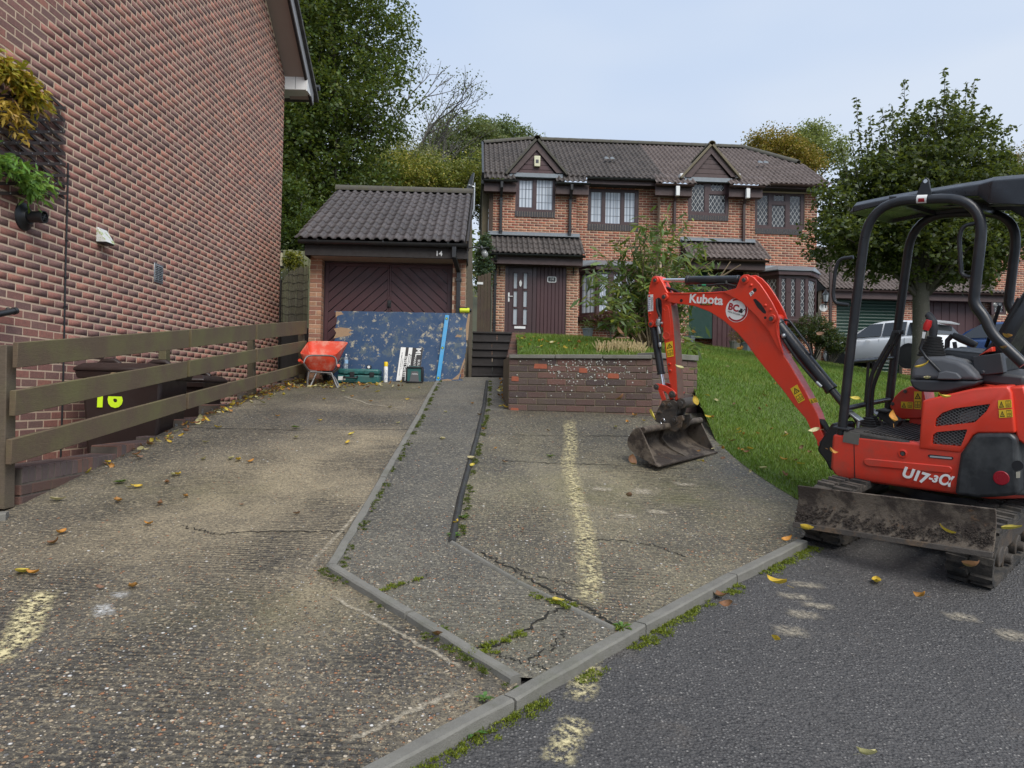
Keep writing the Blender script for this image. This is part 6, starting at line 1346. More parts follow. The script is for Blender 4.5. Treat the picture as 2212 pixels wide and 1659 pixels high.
for lb, dx_, dy_, mt_, pl_ in (('white square pot with small fern left of the bay window', 1270, 712, 'lead', (.08, .12, .03)), ('grey round pot of dead stalks outside the right porch', 1588, 722, 'kerb', (.16, .10, .05)), ('tall grey planter beside the maroon porch boards', 1612, 716, 'lead', (.05, .08, .03)), ('blue grey square tub left of the green door', 1490, 716, 'lead', (.06, .10, .03))):
 q = at(dx_, dy_, 20.9); z_ = ZL(q.x, 20.9); o = thing('plant_pot', lb, 'pot', (q.x, 20.9, z_), 'pots along the house fronts'); m = MB(); m.lathe([(.02, 0), (.11, 0), (.15, .24), (.165, .25), (.165, .28), (.145, .28), (.14, .22), (.01, .22)], (q.x, 20.9, z_ - .02), Z1, 4 if 'square' in lb or 'tall' in lb else 14); m.build('pot', M[mt_], o); P = np.array([q.x, 20.9, z_ + .38]) + RNG.normal(0, 1, (220, 3)) * np.array([.11, .1, .09]); leaf_cloud('foliage', P, .06, [pl_], M['leaf'], o, aspect=.35)
ws = thing('wisteria_vine', 'wisteria trails, yellow above and green below, on the wall trellis', 'climber', LW(40, 300))
def trail(pts, n_, pal, sz_, nm):
 Q = bez([LW(a_, b_, w_) for a_, b_, w_ in pts], 8); LPx = []; m = MB(); m.tube(Q, .006, 5); m.build('vine_stem', M['bark'], ws)
 for i in range(n_): q = Q[int(random.random() * (len(Q) - 1))]; LPx.append(tuple(q + Vector((random.gauss(.03, .03), random.gauss(0, .055), random.gauss(.03, .05)))))
 leaf_cloud(nm, LPx, sz_, pal, M['leaf'], ws, aspect=.3, droop=.8)
trail([(-40, 150, .08), (10, 150, .10), (40, 180, .12), (65, 200, .12), (80, 225, .10)], 620, [(.42, .36, .03), (.50, .40, .05), (.30, .30, .04), (.48, .28, .03)], .09, 'yellow_leaves'); trail([(5, 150, .1), (30, 175, .12), (50, 200, .12), (68, 232, .1)], 420, [(.42, .36, .03), (.38, .34, .04), (.50, .30, .04)], .09, 'yellow_leaves')
trail([(-10, 240, .1), (20, 245, .1), (32, 270, .1), (35, 290, .1)], 170, [(.45, .26, .03), (.5, .34, .05)], .08, 'yellow_leaves'); trail([(-40, 350, .08), (10, 362, .1), (40, 378, .12), (60, 405, .12), (70, 428, .1)], 420, [(.16, .32, .05), (.20, .38, .07), (.12, .26, .04)], .085, 'green_leaves'); trail([(55, 390, .1), (80, 395, .12), (105, 412, .1)], 170, [(.18, .34, .06), (.22, .36, .06)], .08, 'green_leaves')
m = MB(); m.tube(bez([LW(75, 190, .06), LW(95, 215, .06), LW(102, 260, .06), LW(110, 280, .06), LW(125, 300, .06)], 6), .004, 5); m.tube(bez([LW(120, 235, .06), LW(138, 262, .06), LW(137, 285, .06)], 6), .004, 5); m.build('vine_stem', M['bark_thin'], ws)
EC = Vector((2.97, 5.25, 0)); EC.z = ZG(EC.x, EC.y)
_g = Vector((-(ZG(EC.x + .6, EC.y) - ZG(EC.x - .6, EC.y)) / 1.2, -(ZG(EC.x, EC.y + .6) - ZG(EC.x, EC.y - .6)) / 1.2, 1)).normalized()
def tilt_frame(c, ang, n):
 f = Vector((math.cos(R(ang)), math.sin(R(ang)), 0)); f = (f - n * f.dot(n)).normalized(); l = n.cross(f)
 return Matrix(((f.x, l.x, n.x, c.x), (f.y, l.y, n.y, c.y), (f.z, l.z, n.z, c.z), (0, 0, 0, 1)))
EM = tilt_frame(EC, 135, _g); EMi = EM.inverted()
UM = tilt_frame(EC, 226.4, _g)
def ex(dx, dy, y=0.0):
 o = EMi @ EYE; d = EMi.to_3x3() @ ray(dx, dy); s_ = (y - o.y) / d.y; p = o + d * s_; return Vector((p.x, y, p.z))
def exa(x, y, yl=0.0): return ex(1323 + .3092 * x, 567 + .3092 * y, yl)      # readings on three enlargements
def exb(x, y, yl=0.0): return ex(1674 + .3256 * x, 351 + .3256 * y, yl)
def exc(x, y, yl=0.0): return ex(1674 + .293 * x, 810 + .293 * y, yl)
def paint_mat(name, col, dirt, damt, scratch=(.5, .45, .4), samt=.35, rough=.36, coat=.25):
 t = NT(name, rough); p = t.pos()
 c = t.mix(t.noise(3, 4, .6, p), tuple(x * .86 for x in col), tuple(min(1, x * 1.08) for x in col))
 c = t.mix(t.ramp(t.noise(4.5, 8, .72, p), [(.48, 0.0), (.72, damt)]), c, dirt)
 c = t.mix(t.ramp(t.noise(60, 6, .75, t.map(p, (1, 1, 2.5))), [(.68, 0.0), (.72, samt)]), c, scratch)
 t.base(c); t.rough(t.ramp(t.noise(9, 5, .65, p), [(.3, rough - .08), (.75, rough + .25)])); t.b.inputs['Coat Weight'].default_value = coat; t.b.inputs['Coat Roughness'].default_value = .15
 t.bump(t.noise(90, 3, .6, p), .04, .003); return t.done()
M['ex_red'] = paint_mat('orange red machine paint', (.70, .045, .018), (.30, .07, .045), .35, (.75, .40, .30), .25)
M['ex_red_worn'] = paint_mat('worn red machine paint', (.64, .045, .022), (.22, .08, .05), .55, (.60, .45, .38), .55)
M['ex_black'] = simple('satin black tube', (.016, .018, .022), .34, var=.25, dirt=(.07, .06, .055), dirt_amt=.35, dscale=7)
M['ex_roof'] = simple('black canopy moulding', (.022, .025, .031), .3, var=.2, dirt=(.08, .08, .08), dirt_amt=.2)
M['ex_grey'] = simple('grey console plastic', (.115, .12, .13), .5, var=.1, dirt=(.2, .18, .15), dirt_amt=.25)
M['ex_grey2'] = simple('dark grey console plastic', (.035, .037, .042), .5, var=.15)
M['ex_bumper'] = simple('scuffed black bumper', (.02, .022, .024), .42, var=.3, dirt=(.11, .115, .115), dirt_amt=.6, dscale=4.5)
t = NT('muddy worn steel', .75, .15); p = t.pos()
c = t.mix(t.noise(5, 7, .7, p), (.10, .085, .07), (.21, .165, .12)); c = t.mix(t.ramp(t.noise(3, 7, .72, p), [(.47, 0.0), (.56, .95)]), c, (.045, .033, .026)); c = t.mix(t.ramp(t.noise(11, 6, .7, p), [(.6, 0.0), (.68, .6)]), c, (.22, .12, .06))
t.base(c); t.bump(t.noise(26, 7, .75, p), .8, .02); M['mud_steel'] = t.done()
t = NT('dark muddy steel', .7, .2); p = t.pos()
c = t.mix(t.noise(8, 7, .7, p), (.035, .03, .027), (.11, .095, .08)); c = t.mix(t.ramp(t.noise(5, 7, .72, p), [(.52, 0.0), (.62, .8)]), c, (.15, .10, .06)); t.base(c); t.bump(t.noise(40, 6, .75, p), .6, .01); M['hitch'] = t.done()
t = NT('muddy rubber', .85); p = t.pos(); c = t.mix(t.ramp(t.noise(6, 7, .7, p), [(.4, 0.0), (.62, .9)]), (.02, .02, .02), (.10, .085, .068)); t.base(c); t.bump(t.noise(30, 7, .75, p), .8, .015); M['track'] = t.done()
M['yellow_label'] = simple('yellow warning label', (.80, .52, .02), .5, var=.06, dirt=(.4, .28, .1), dirt_amt=.3, dscale=30)
M['white_label'] = simple('white sticker', (.78, .78, .76), .4, var=.04, dirt=(.5, .48, .45), dirt_amt=.3, dscale=30)
M['print_black'] = simple('black print', (.012, .012, .014), .5); M['print_red'] = simple('dark red print', (.35, .01, .02), .5); M['print_blue'] = simple('blue print', (.03, .05, .25), .5)
M['lever_red'] = simple('red lever sleeve', (.55, .02, .02), .4)
M['seat'] = simple('black vinyl seat', (.016, .018, .021), .42, var=.2, vscale=10, bump=.25, bscale=150)
M['floor_mat'] = simple('dusty black floor mat', (.03, .028, .026), .75, var=.3, vscale=9, dirt=(.12, .10, .08), dirt_amt=.7, dscale=6, bump=.4)
exo = thing('mini_excavator', 'orange red mini excavator with black canopy, parked on the road by the lawn', 'excavator', M=EM)
XZ = lambda y0: (lambda a, b, t_: (a, t_, b))
def plate(name, pts, y0, y1, mt, parent=None, fn=exa, yl=None, bevel=.004, rr=0, **kw):
 P = [fn(x, y, y1 if yl is None else yl) for x, y in pts]; poly = [(q.x, q.z) for q in P]
 if rr: poly = round_poly(poly, rr)
 m = MB(); m.prism(poly, XZ(0), y0, y1); return m.build(name, mt, parent or exo, bevel=bevel, **kw)
def cut(o, cutters):
 for c_ in cutters: md = o.modifiers.new('cut', 'BOOLEAN'); md.object = c_; md.operation = 'DIFFERENCE'; md.solver = 'EXACT'
 bpy.context.view_layer.update(); me = bpy.data.meshes.new_from_object(o.evaluated_get(bpy.context.evaluated_depsgraph_get()))
 o.modifiers.clear(); o.data = me
 for c_ in cutters: bpy.data.objects.remove(c_)
def cross(name, x, y, r, y0, y1, mt, parent=None, fn=exa, yl=None, n=20, bolt=True):
 q = fn(x, y, max(y0, y1) if yl is None else yl); m = MB(); m.cyl((q.x, y0, q.z), (q.x, y1, q.z), r, n=n); o = m.build(name, mt, parent or exo, bevel=.003)
 if bolt: m = MB(); m.cyl((q.x, y1, q.z), (q.x, y1 + .012, q.z), r * .55, n=6); m.build('pin_bolt', M['steel_dark'], o, bevel=.002)
 return o, q
boom_pts = [(345, 240), (350, 222), (378, 212), (500, 214), (640, 211), (760, 206), (830, 214), (905, 246), (980, 310), (1050, 390), (1110, 470), (1152, 545), (1192, 640), (1240, 715), (1290, 800), (1345, 895), (1395, 990), (1430, 1060), (1446, 1110), (1452, 1170), (1474, 1215), (1503, 1248), (1506, 1275), (1482, 1300), (1450, 1290), (1430, 1250), (1405, 1205), (1375, 1145), (1350, 1092), (1270, 1000), (1180, 880), (1090, 770), (1010, 670), (940, 570), (870, 490), (780, 410), (680, 345), (575, 305), (490, 292), (430, 285), (385, 275), (352, 262)]
boom = plate('boom', boom_pts, -.058, .058, M['ex_red'], bevel=.005)
ear = [(770, 205), (862, 180), (880, 135), (893, 102), (915, 85), (945, 84), (985, 105), (1030, 150), (1075, 215), (1115, 280), (1150, 350), (1166, 395), (1160, 430), (1165, 520), (1192, 640), (1150, 590), (1090, 480), (1000, 370), (900, 275)]
for y0, y1 in ((.059, .074), (-.074, -.059)):
 e = plate('bracket_plate', ear, y0, y1, M['ex_red'], boom, yl=.074)
 hl = MB(); rs = []
 for (x, y, r) in ((995, 192, 13), (1068, 386, 9)): q = exa(x, y, .074); hl.cyl((q.x, y0 - .0012, q.z), (q.x, y1 + .0012, q.z), r * .3092 * 6.3 / F, n=16)
 pts = [exa(x, y, .074) for x, y in ((982, 258), (1000, 252), (1040, 290), (1075, 345), (1070, 360), (1050, 350), (1010, 310))]; hl.prism(round_poly([(q.x, q.z) for q in pts], .008), XZ(0), y0 - .0012, y1 + .0012); hl.build('plate_opening', M['print_black'], boom)
hl = MB(); q = exa(482, 266, .058); hl.cyl((q.x, -.06, q.z), (q.x, .06, q.z), .014, n=16); hl.build('boom_hole', M['print_black'], boom)
rim = [(1150, 350), (1166, 395), (1150, 440), (1156, 500), (1175, 570), (1195, 640), (1186, 630), (1163, 570), (1144, 505), (1138, 440), (1152, 398)]
plate('weld_rib', rim, .0585, .078, M['ex_red'], boom, yl=.074)
plate('weld_rib', [(378, 210), (500, 212), (640, 209), (760, 203), (860, 200), (900, 225), (890, 232), (850, 214), (760, 211), (640, 217), (500, 221), (380, 219)], -.064, .064, M['ex_red'], boom, yl=.064)
cross('arm_pivot', 360, 240, .034, -.085, .085, M['ex_red']); cross('cylinder_pivot', 920, 122, .032, -.09, .088, M['ex_red'], boom); cross('cylinder_pivot', 1110, 392, .034, -.09, .09, M['ex_red'], boom); cross('foot_pivot', 1470, 1262, .045, -.10, .075, M['ex_red'], boom)
for x, y in ((970, 158), (1105, 330), (1070, 300)): q = exa(x, y, .074); m = MB(); m.ball((q.x, .074, q.z), .013, 10, 6); m.build('rivet', M['ex_red'], boom, smooth=60)
def ram(name, a, b, rb, rr, f0, f1, y=0.0, mt=None, extra=True):
 a, b = Vector(a), Vector(b); d = b - a; m = MB(); m.cyl(a + d * f0, a + d * f1, rb, n=20); m.cyl(a + d * (f1 - .0), a + d * (f1 + .035), rb * 1.12, n=20)
 if extra: m.cyl(a + d * (f0), a + d * (f0 + .03), rb * 1.08, n=20)
 o = m.build(name, M['ex_black'], exo, bevel=.003)
 m = MB(); m.cyl(a + d * min(f0, 1.0), a + d * .0, rb * .6, n=14); m.build('ram_eye', M['ex_black'], o)
 m = MB(); m.cyl(a + d * f1, b, rr, n=16); m.build('ram_rod', M['chrome'], o, smooth=40); return o
ra = ram('arm_ram', exa(920, 122), exa(297, 126), .036, .018, .05, .585)
m = MB(); m.tube([exa(600, 158, .03), exa(690, 160, .035), exa(740, 152, .035), exa(800, 150, .035), exa(860, 165, .03)], .009, 8); m.cyl(exa(795, 130, .03), exa(795, 152, .04), .012, n=8); m.build('hydraulic_hose', M['rubber'], ra, smooth=50)
m = MB(); m.cyl(exa(628, 160, .036), exa(655, 160, .036), .011, n=10); m.build('hose_mark', simple('green tape', (.02, .22, .10), .5), ra)
rb_ = ram('boom_ram', exa(1655, 1040), exa(1130, 400), .046, .022, .22, .93); rb_.data.transform(Matrix.Identity(4))
a, b = exa(1575, 940), exa(1180, 440)
m = MB(); m.tube(bez([exa(1165, 470, .05), exa(1200, 545, .055), exa(1300, 690, .055), exa(1420, 830, .055), exa(1455, 860, .05)], 6), .011, 8); m.build('hydraulic_hose', M['rubber'], rb_, smooth=50)
m = MB(); m.cyl(exa(1425, 835, .055), exa(1460, 868, .05), .014, n=8); m.ball(exa(1196, 513, .058), .02, 8, 6); m.build('hose_fitting', M['metal'], rb_, smooth=50)
m = MB(); m.tube(fillet([exa(1200, 400, .0), exa(1235, 405, 0), exa(1375, 590, 0), exa(1388, 645, 0)], .05), .009, 8); m.build('guard_rod', M['ex_black'], rb_, smooth=50)
m = MB(); m.cyl(a, a + (exa(1655, 1040) - a), .023, n=16); m.build('ram_rod', M['chrome'], rb_, smooth=40)
arm = plate('arm', [(266, 135), (278, 102), (298, 93), (328, 103), (352, 145), (372, 190), (400, 232), (408, 285), (425, 430), (437, 600), (448, 800), (455, 955), (440, 968), (415, 900), (395, 820), (378, 700), (362, 560), (350, 455), (300, 448), (262, 452), (250, 400), (245, 320), (250, 220), (257, 165)], -.05, .05, M['ex_red'], bevel=.005)
plate('wear_strip', [(409, 300), (425, 430), (437, 600), (448, 800), (455, 950), (457, 950), (450, 800), (439, 600), (427, 430), (411, 300)], -.049, .049, simple('scraped arm back', (.17, .11, .085), .6, .3, var=.4, vscale=9, dirt=(.35, .05, .03), dirt_amt=.6, dscale=7), arm, bevel=0)
plate('slot', round_poly([(303, 255), (325, 243), (342, 262), (346, 330), (343, 400), (325, 408), (312, 330)], 8), .0495, .0512, M['print_black'], arm, bevel=0)
for x, y, r in ((375, 320, .022), (378, 512, .030)): q = exa(x, y, .05); m = MB(); m.lathe([(r * 1.25, 0), (r * 1.25, .004), (r, .006), (r * .85, .002), (.001, .002)], (q.x, .05, q.z), (0, 1, 0), 20); m.build('stiffener', M['ex_red'], arm, smooth=40)
plate('stiffener', round_poly([(360, 320), (372, 300), (392, 312), (405, 400), (410, 505), (395, 540), (372, 540), (358, 510), (352, 400)], 14), .050, .054, M['ex_red'], arm, bevel=.002)
for x, y in ((397, 710), (402, 755)): cross('grease_bolt', x, y, .013, .05, .062, M['ex_red'], arm, n=12)
for x, y in ((258, 215), (258, 235), (265, 360)): q = exa(x, y, .05); m = MB(); m.ball((q.x, .05, q.z), .010, 8, 5); m.build('rivet', M['ex_red'], arm, smooth=60)
cross('ram_pivot', 297, 125, .030, -.07, .066, M['ex_red'], arm); cross('ram_pivot', 268, 430, .030, -.07, .066, M['ex_red'], arm)
o_, pb = cross('bucket_pivot', 480, 985, .045, -.10, .10, M['hitch'], arm)
rk = ram('bucket_ram', exa(285, 440, .02), exa(356, 870, .02), .033, .017, .04, .76)
m = MB(); m.tube(bez([exa(310, 255, .06), exa(315, 330, .075), exa(335, 390, .075), exa(330, 440, .075), exa(338, 520, .065), exa(335, 600, .05)], 6), .012, 8); m.build('hydraulic_hose', M['rubber'], rk, smooth=50)
m = MB()
for p0, p1, r in (((330, 380), (328, 405), .013), ((325, 395), (320, 440), .024), ((322, 440), (330, 500), .016), ((330, 560), (334, 590), .015)): m.cyl(exa(*p0, .075), exa(*p1, .075), r, n=10)
m.cyl(exa(305, 418, .075), exa(350, 425, .075), .012, n=8); m.build('hose_fitting', M['metal'], rk, bevel=.002)
m = MB()
for k in range(3): m.tube(bez([exa(365, 175 + 4 * k, .02 - .02 * k), exa(395, 180, .02 - .02 * k), exa(440, 195 + 3 * k, .02 - .02 * k), exa(470, 214, .02 - .02 * k)], 6), .011, 8)
m.build('hydraulic_hose', M['rubber'], boom, smooth=50)
for y0, y1 in ((.055, .07), (-.07, -.055)):
 plate('bucket_link', round_poly([(288, 868), (300, 846), (330, 848), (375, 862), (420, 888), (445, 915), (430, 945), (402, 945), (372, 905), (335, 890), (300, 892)], 8), y0, y1, M['ex_red'], yl=.07)
 plate('bucket_link', [(318, 890), (352, 895), (372, 962), (345, 968)], y0, y1, M['ex_red_worn'], yl=.07)
cross('link_pin', 303, 870, .026, -.08, .08, M['hitch']); cross('link_pin', 412, 922, .030, -.085, .085, M['hitch'])
for y0, y1 in ((.05, .075), (-.075, -.05)):
 hp = plate('quick_hitch', [(338, 985), (345, 965), (425, 962), (455, 985), (458, 1020), (440, 1075), (485, 1068), (495, 1100), (470, 1130), (425, 1150), (400, 1162), (345, 1135), (300, 1110), (288, 1085), (318, 1020)], y0, y1, M['hitch'], yl=.075)
cross('hitch_pin', 352, 993, .022, -.08, .085, M['hitch']); cross('hitch_pin', 392, 995, .024, -.08, .085, M['hitch']); cross('hitch_pin', 325, 1045, .018, -.08, .082, M['hitch']); cross('hitch_pin', 430, 1100, .03, -.09, .09, M['hitch'])
plate('hitch_block', [(350, 1000), (420, 990), (440, 1060), (400, 1120), (340, 1100), (330, 1060)], -.05, .05, M['hitch'])
q = exa(354, 1110, .085); m = MB(); m.tube([(q.x + .022 * math.cos(a), q.y + .004, q.z + .028 * math.sin(a)) for a in np.linspace(0, 6.283, 17)[:-1]], .003, 6, closed=True); m.build('locking_ring', M['chrome'], exo, smooth=60)
text('WHITES', .026, M['steel_dark'], hp, plane_M(tuple(exa(398, 1033, .0755)), (-.97, 0, .2), (.2, 0, .97)), 'casting_mark', .002)
W2 = .46
prof = [exa(x, y, W2) for x, y in ((205, 1172), (185, 1152), (150, 1178), (122, 1225), (108, 1275), (116, 1325), (150, 1372), (212, 1420), (310, 1470))]
_z0, _z1 = min(p_.z for p_ in prof), max(p_.z for p_ in prof)
prof = bez([(p_.x, 0, p_.z + .065 * (1 - (p_.z - _z0) / (_z1 - _z0))) for p_ in prof], 4); bk_ = MB(); n = len(prof); vv = []
cxz = Vector((sum(p_.x for p_ in prof) / n, 0, sum(p_.z for p_ in prof) / n))
inner = [p_ + (cxz - p_).normalized() * .014 for p_ in prof]
bk_.loft([[(p_.x, y, p_.z) for p_ in prof + inner[::-1]] for y in (-W2, -.2, 0, .2, W2)])
bucket = bk_.build('bucket', M['mud_steel'], exo, smooth=40)
for y0, y1 in ((W2 - .002, W2 + .014), (-W2 - .014, -W2 + .002)):
 m = MB(); m.prism([(p_.x, p_.z) for p_ in prof], XZ(0), y0, y1); m.build('side_plate', M['mud_steel'], bucket, bevel=.003)
q = exa(205, 1172, W2); m = MB(); m.cyl((q.x - .01, -W2, q.z), (q.x - .01, W2, q.z), .028, n=14); m.build('top_bar', M['mud_steel'], bucket, smooth=40)
q = prof[-1]; q2 = prof[-4]; d = (q - q2).normalized(); m = MB(); nrm = Vector((-d.z, 0, d.x)); m.obox(q - d * .03, d * .055, Vector((0, W2 + .016, 0)), nrm * .008); m.build('cutting_edge', M['mud_steel'], bucket, bevel=.003)
m = MB(); m.loft([[(p_.x, y, p_.z) for p_ in inner] + [(p_.x, y, p_.z) for p_ in [p0 + (cxz - p0).normalized() * .03 for p0 in inner][::-1]] for y in (-.01, .01)]); m.build('inner_rib', M['mud_steel'], bucket)
m = MB(); c0 = exa(430, 1150, .0); plate('bucket_ear', [(385, 1120), (450, 1085), (490, 1095), (480, 1150), (440, 1185), (390, 1170)], .055, .072, M['hitch'], bucket, yl=.07); plate('bucket_ear', [(385, 1120), (450, 1085), (490, 1095), (480, 1150), (440, 1185), (390, 1170)], -.072, -.055, M['hitch'], bucket, yl=.07)
plate('swing_bracket', [(345, 545), (375, 470), (420, 400), (455, 345), (560, 345), (560, 700), (440, 692), (405, 620)], -.10, .10, M['ex_black'], fn=exc, yl=.0, bevel=.02)
m = MB()
for k in range(5): m.tube(bez([exa(1440, 1065 + 8 * k, -.04 + .02 * k), exa(1480, 1110 + 8 * k, -.04 + .02 * k), exa(1530, 1190 + 6 * k, -.04 + .02 * k), exa(1600, 1230, -.04 + .02 * k)], 5), .012, 8)
m.build('hose_bundle', M['rubber'], boom, smooth=50)
m = MB()
for k in range(4): m.tube(bez([exc(520, 300 + 8 * k, .0 - .06 * k), exc(560, 290, .02 - .06 * k), exc(600, 330, .0 - .06 * k), exc(620, 400, 0 - .06 * k)], 5), .016, 8)
m.build('hose_bundle', M['rubber'], exo, smooth=50)
ST = .50
def plan(x0, r=.62):
 a0 = math.asin(ST / r); arc = [(-r * math.cos(a), r * math.sin(a)) for a in np.linspace(a0, -a0, 15)]
 return [(x0, -ST), (x0, ST)] + arc
sk = [exc(x, y, ST) for x, y in ((430, 490), (1370, 578), (1330, 880), (480, 770))]
xF = sk[0].x
m = MB(); zt, zb2 = .60, .345
rows_ = []
for z, inset, xf in ((.345, .05, xF - .12), (.375, .012, xF - .03), (.42, .0, xF), (.60, 0, xF + .01), (.655, 0, xF + .01)):
 pl_ = plan(xf); rows_.append([(x if x > xF - .3 else x * (1 - inset * .4), y * (1 - inset), z + max(0, (xF - x)) * .09) for x, y in pl_])
m.loft(rows_); skirt_ = m.build('side_skirt', M['ex_red_worn'], exo, bevel=.018, seg=3)
plate('pressed_rib', round_poly([(655, 625), (680, 615), (1290, 672), (1310, 690), (1300, 722), (1275, 725), (690, 672), (658, 655)], 12), ST - .004, ST + .007, M['ex_red_worn'], skirt_, fn=exc, yl=ST, bevel=.005)
plate('panel_gap', [(581, 512), (586, 513), (592, 790), (587, 790)], ST - .002, ST + .0015, M['print_black'], skirt_, fn=exc, yl=ST, bevel=0)
q = exc(942, 580, ST); m = MB(); m.lathe([(.028, 0), (.028, .004), (.02, .006), (.018, .0), (.001, 0)], (q.x, ST, q.z), (0, 1, 0), 16); m.build('drain_boss', M['ex_red_worn'], skirt_, smooth=40); m = MB(); m.cyl((q.x, ST, q.z), (q.x, ST + .004, q.z), .014, n=6); m.build('drain_bolt', M['steel_dark'], skirt_)
plate('skirt_slot', round_poly([(1125, 592), (1140, 585), (1310, 603), (1318, 615), (1308, 626), (1140, 610)], 8), ST - .002, ST + .002, M['print_black'], skirt_, fn=exc, yl=ST, bevel=0); plate('slot_liner', round_poly([(1142, 594), (1305, 608), (1305, 620), (1142, 606)], 4), ST, ST + .003, simple('grey liner', (.35, .36, .37), .5), skirt_, fn=exc, yl=ST, bevel=0)
def mm_(b_, x, y, s_, **k): text(b_, s_, M['white_label'], skirt_, plane_M(tuple(exc(x, y, ST + .008)), (-1, 0, -.10), (-.10, 0, 1)), 'model_mark', .001, **k)
mm_('U17', 1030, 742, .092, bold=.004, shear=.12, space=.95); mm_('-3', 1168, 765, .062, bold=.003, shear=.1); mm_('α', 1255, 768, .125, bold=.002, shear=.15)
xf0 = exc(508, 470, ST).x; xf1 = exc(1055, 470, ST).x; zfl = exc(700, 440, ST).z
m = MB(); m.box(xf1 - .02, xf0, -.46, ST - .003, .60, zfl); fl_ = m.build('floor', M['floor_mat'], exo, bevel=.012)
m = MB(); m.box(xf0 - .10, xf0 + .004, ST - .004, ST + .004, .615, zfl - .006); m.build('floor_corner', simple('dusty grey corner', (.12, .115, .10), .7, var=.3), fl_)
for k in range(13): m = MB(); x = xf1 + .02 + (xf0 - xf1 - .14) * k / 12; m.box(x, x + .016, -.3, ST - .05, zfl, zfl + .009); m.build('mat_rib', M['floor_mat'], fl_, bevel=.003)
cov = [(1062, 547), (1070, 400), (1085, 192), (1105, 183), (1240, 150), (1450, 102), (1600, 86), (1718, 83), (1745, 130), (1775, 430), (1500, 428), (1462, 445), (1430, 500), (1372, 577)]
cover = plate('side_cover', cov, .30, ST + .006, M['ex_red'], fn=exc, yl=ST, bevel=.014, seg=3)
up_ = [(1178, 380), (1188, 322), (1235, 278), (1330, 245), (1590, 212), (1563, 265), (1475, 350)]; lo_ = [(1158, 510), (1166, 440), (1195, 420), (1422, 399), (1402, 455), (1372, 526)]
cs = [plate('cutter', round_poly(q_, 10), ST - .12, ST + .1, M['print_black'], fn=exc, yl=ST, bevel=0) for q_ in (up_, lo_)]
for c_ in cs: c_.parent = cover.parent
cut(cover, cs)
cover.data.polygons.foreach_set('use_smooth', np.ones(len(cover.data.polygons), bool)); cover.data.set_sharp_from_angle(angle=R(35))
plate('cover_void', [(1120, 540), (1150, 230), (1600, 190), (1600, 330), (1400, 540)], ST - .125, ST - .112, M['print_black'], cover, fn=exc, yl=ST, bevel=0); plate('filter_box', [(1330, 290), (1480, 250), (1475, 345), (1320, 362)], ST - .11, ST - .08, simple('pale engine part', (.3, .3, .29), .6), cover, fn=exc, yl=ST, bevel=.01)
for q_ in (up_, lo_):
 P_ = [exc(x, y, ST) for x, y in q_]; xs_ = [p_.x for p_ in P_]; zs_ = [p_.z for p_ in P_]; poly = [(p_.x, p_.z) for p_ in P_]; m = MB(); w = .0022
 def inside(x, z):
  c_ = False
  for i in range(len(poly)):
   (x1, z1), (x2, z2) = poly[i - 1], poly[i]
   if (z1 > z) != (z2 > z) and x < (x2 - x1) * (z - z1) / (z2 - z1) + x1: c_ = not c_
  return c_
 for sg in (1, -1):
  for k in range(-40, 41):
   x0_ = (min(xs_) + max(xs_)) / 2 + k * .030; run = None; pr_ = None
   for s_ in np.linspace(-.25, .25, 90):
    pt = (x0_ + s_ * 1.0, (min(zs_) + max(zs_)) / 2 + sg * s_ * .62)
    if inside(*pt):
     if run is None: run = pt
     pr_ = pt
    elif run is not None: m.bar((run[0], ST - .012, run[1]), (pr_[0], ST - .012, pr_[1]), .004, .004); run = None
 m.build('cover_mesh', simple('grey expanded mesh', (.16, .16, .16), .5, .4), cover)
def arc_band(name, a0, a1, r0, r1, z0, z1, mt, sl=0, parent=None, bevel=.015):
 m = MB(); ring_o = [(-r1 * math.cos(a), r1 * math.sin(a)) for a in np.linspace(a0, a1, 18)]; ring_i = [(-r0 * math.cos(a), r0 * math.sin(a)) for a in np.linspace(a1, a0, 18)]
 m.loft([[(x * (1 - sl * f), y * (1 - sl * f), z0 + (z1 - z0) * f) for x, y in ring_o + ring_i] for f in (0, .5, 1)]); return m.build(name, mt, parent or exo, bevel=bevel, seg=3)
a0 = math.asin(ST / .625)
bump_ = plate('rear_bumper', [(1372, 577), (1430, 500), (1465, 442), (1500, 428), (1740, 424), (1790, 465), (1800, 880), (1700, 895), (1500, 905), (1330, 880), (1342, 770)], .36, ST + .022, M['ex_bumper'], fn=exc, yl=ST, bevel=.03, seg=4)
zbu = exc(1700, 430, ST).z; zbl = exc(1700, 895, ST).z
arc_band('tail_bumper', a0 + .02, -a0 - .05, .46, .642, zbl, zbu, M['ex_bumper'], .02, bump_)
zh = exc(1720, 85, ST).z
hood = arc_band('tail_hood', a0 + .03, -a0 - .05, .1, .60, zbu + .008, zh - .02, M['ex_red'], .08)
m = MB(); m.box(-.36, .05, -.48, ST - .22, .64, zh - .03); m.build('engine_deck', M['ex_red'], exo, bevel=.02)
plate('hood_panel', [(1722, 90), (1836, 82), (1900, 300), (1900, 520), (1836, 512), (1785, 480), (1770, 430)], .2, ST - .03, M['ex_red'], hood, fn=exc, yl=ST - .03, bevel=.012)
q = exc(1668, 760, ST + .022); m = MB(); m.cyl((q.x, ST + .01, q.z), (q.x, ST + .026, q.z), .043, n=20); m.build('reflector', simple('red reflector', (.28, .01, .02), .25), bump_, bevel=.004)
q = exc(1790, 668, ST + .02); m = MB(); m.cyl((q.x, ST + .015, q.z), (q.x, ST + .0235, q.z), .03, n=18); m.build('bumper_hole', M['print_black'], bump_)
plate('tyre_label', [(1778, 715), (1808, 710), (1808, 758), (1778, 760)], ST + .022, ST + .0235, simple('beige label', (.45, .42, .33), .5), bump_, fn=exc, yl=ST + .022, bevel=0)
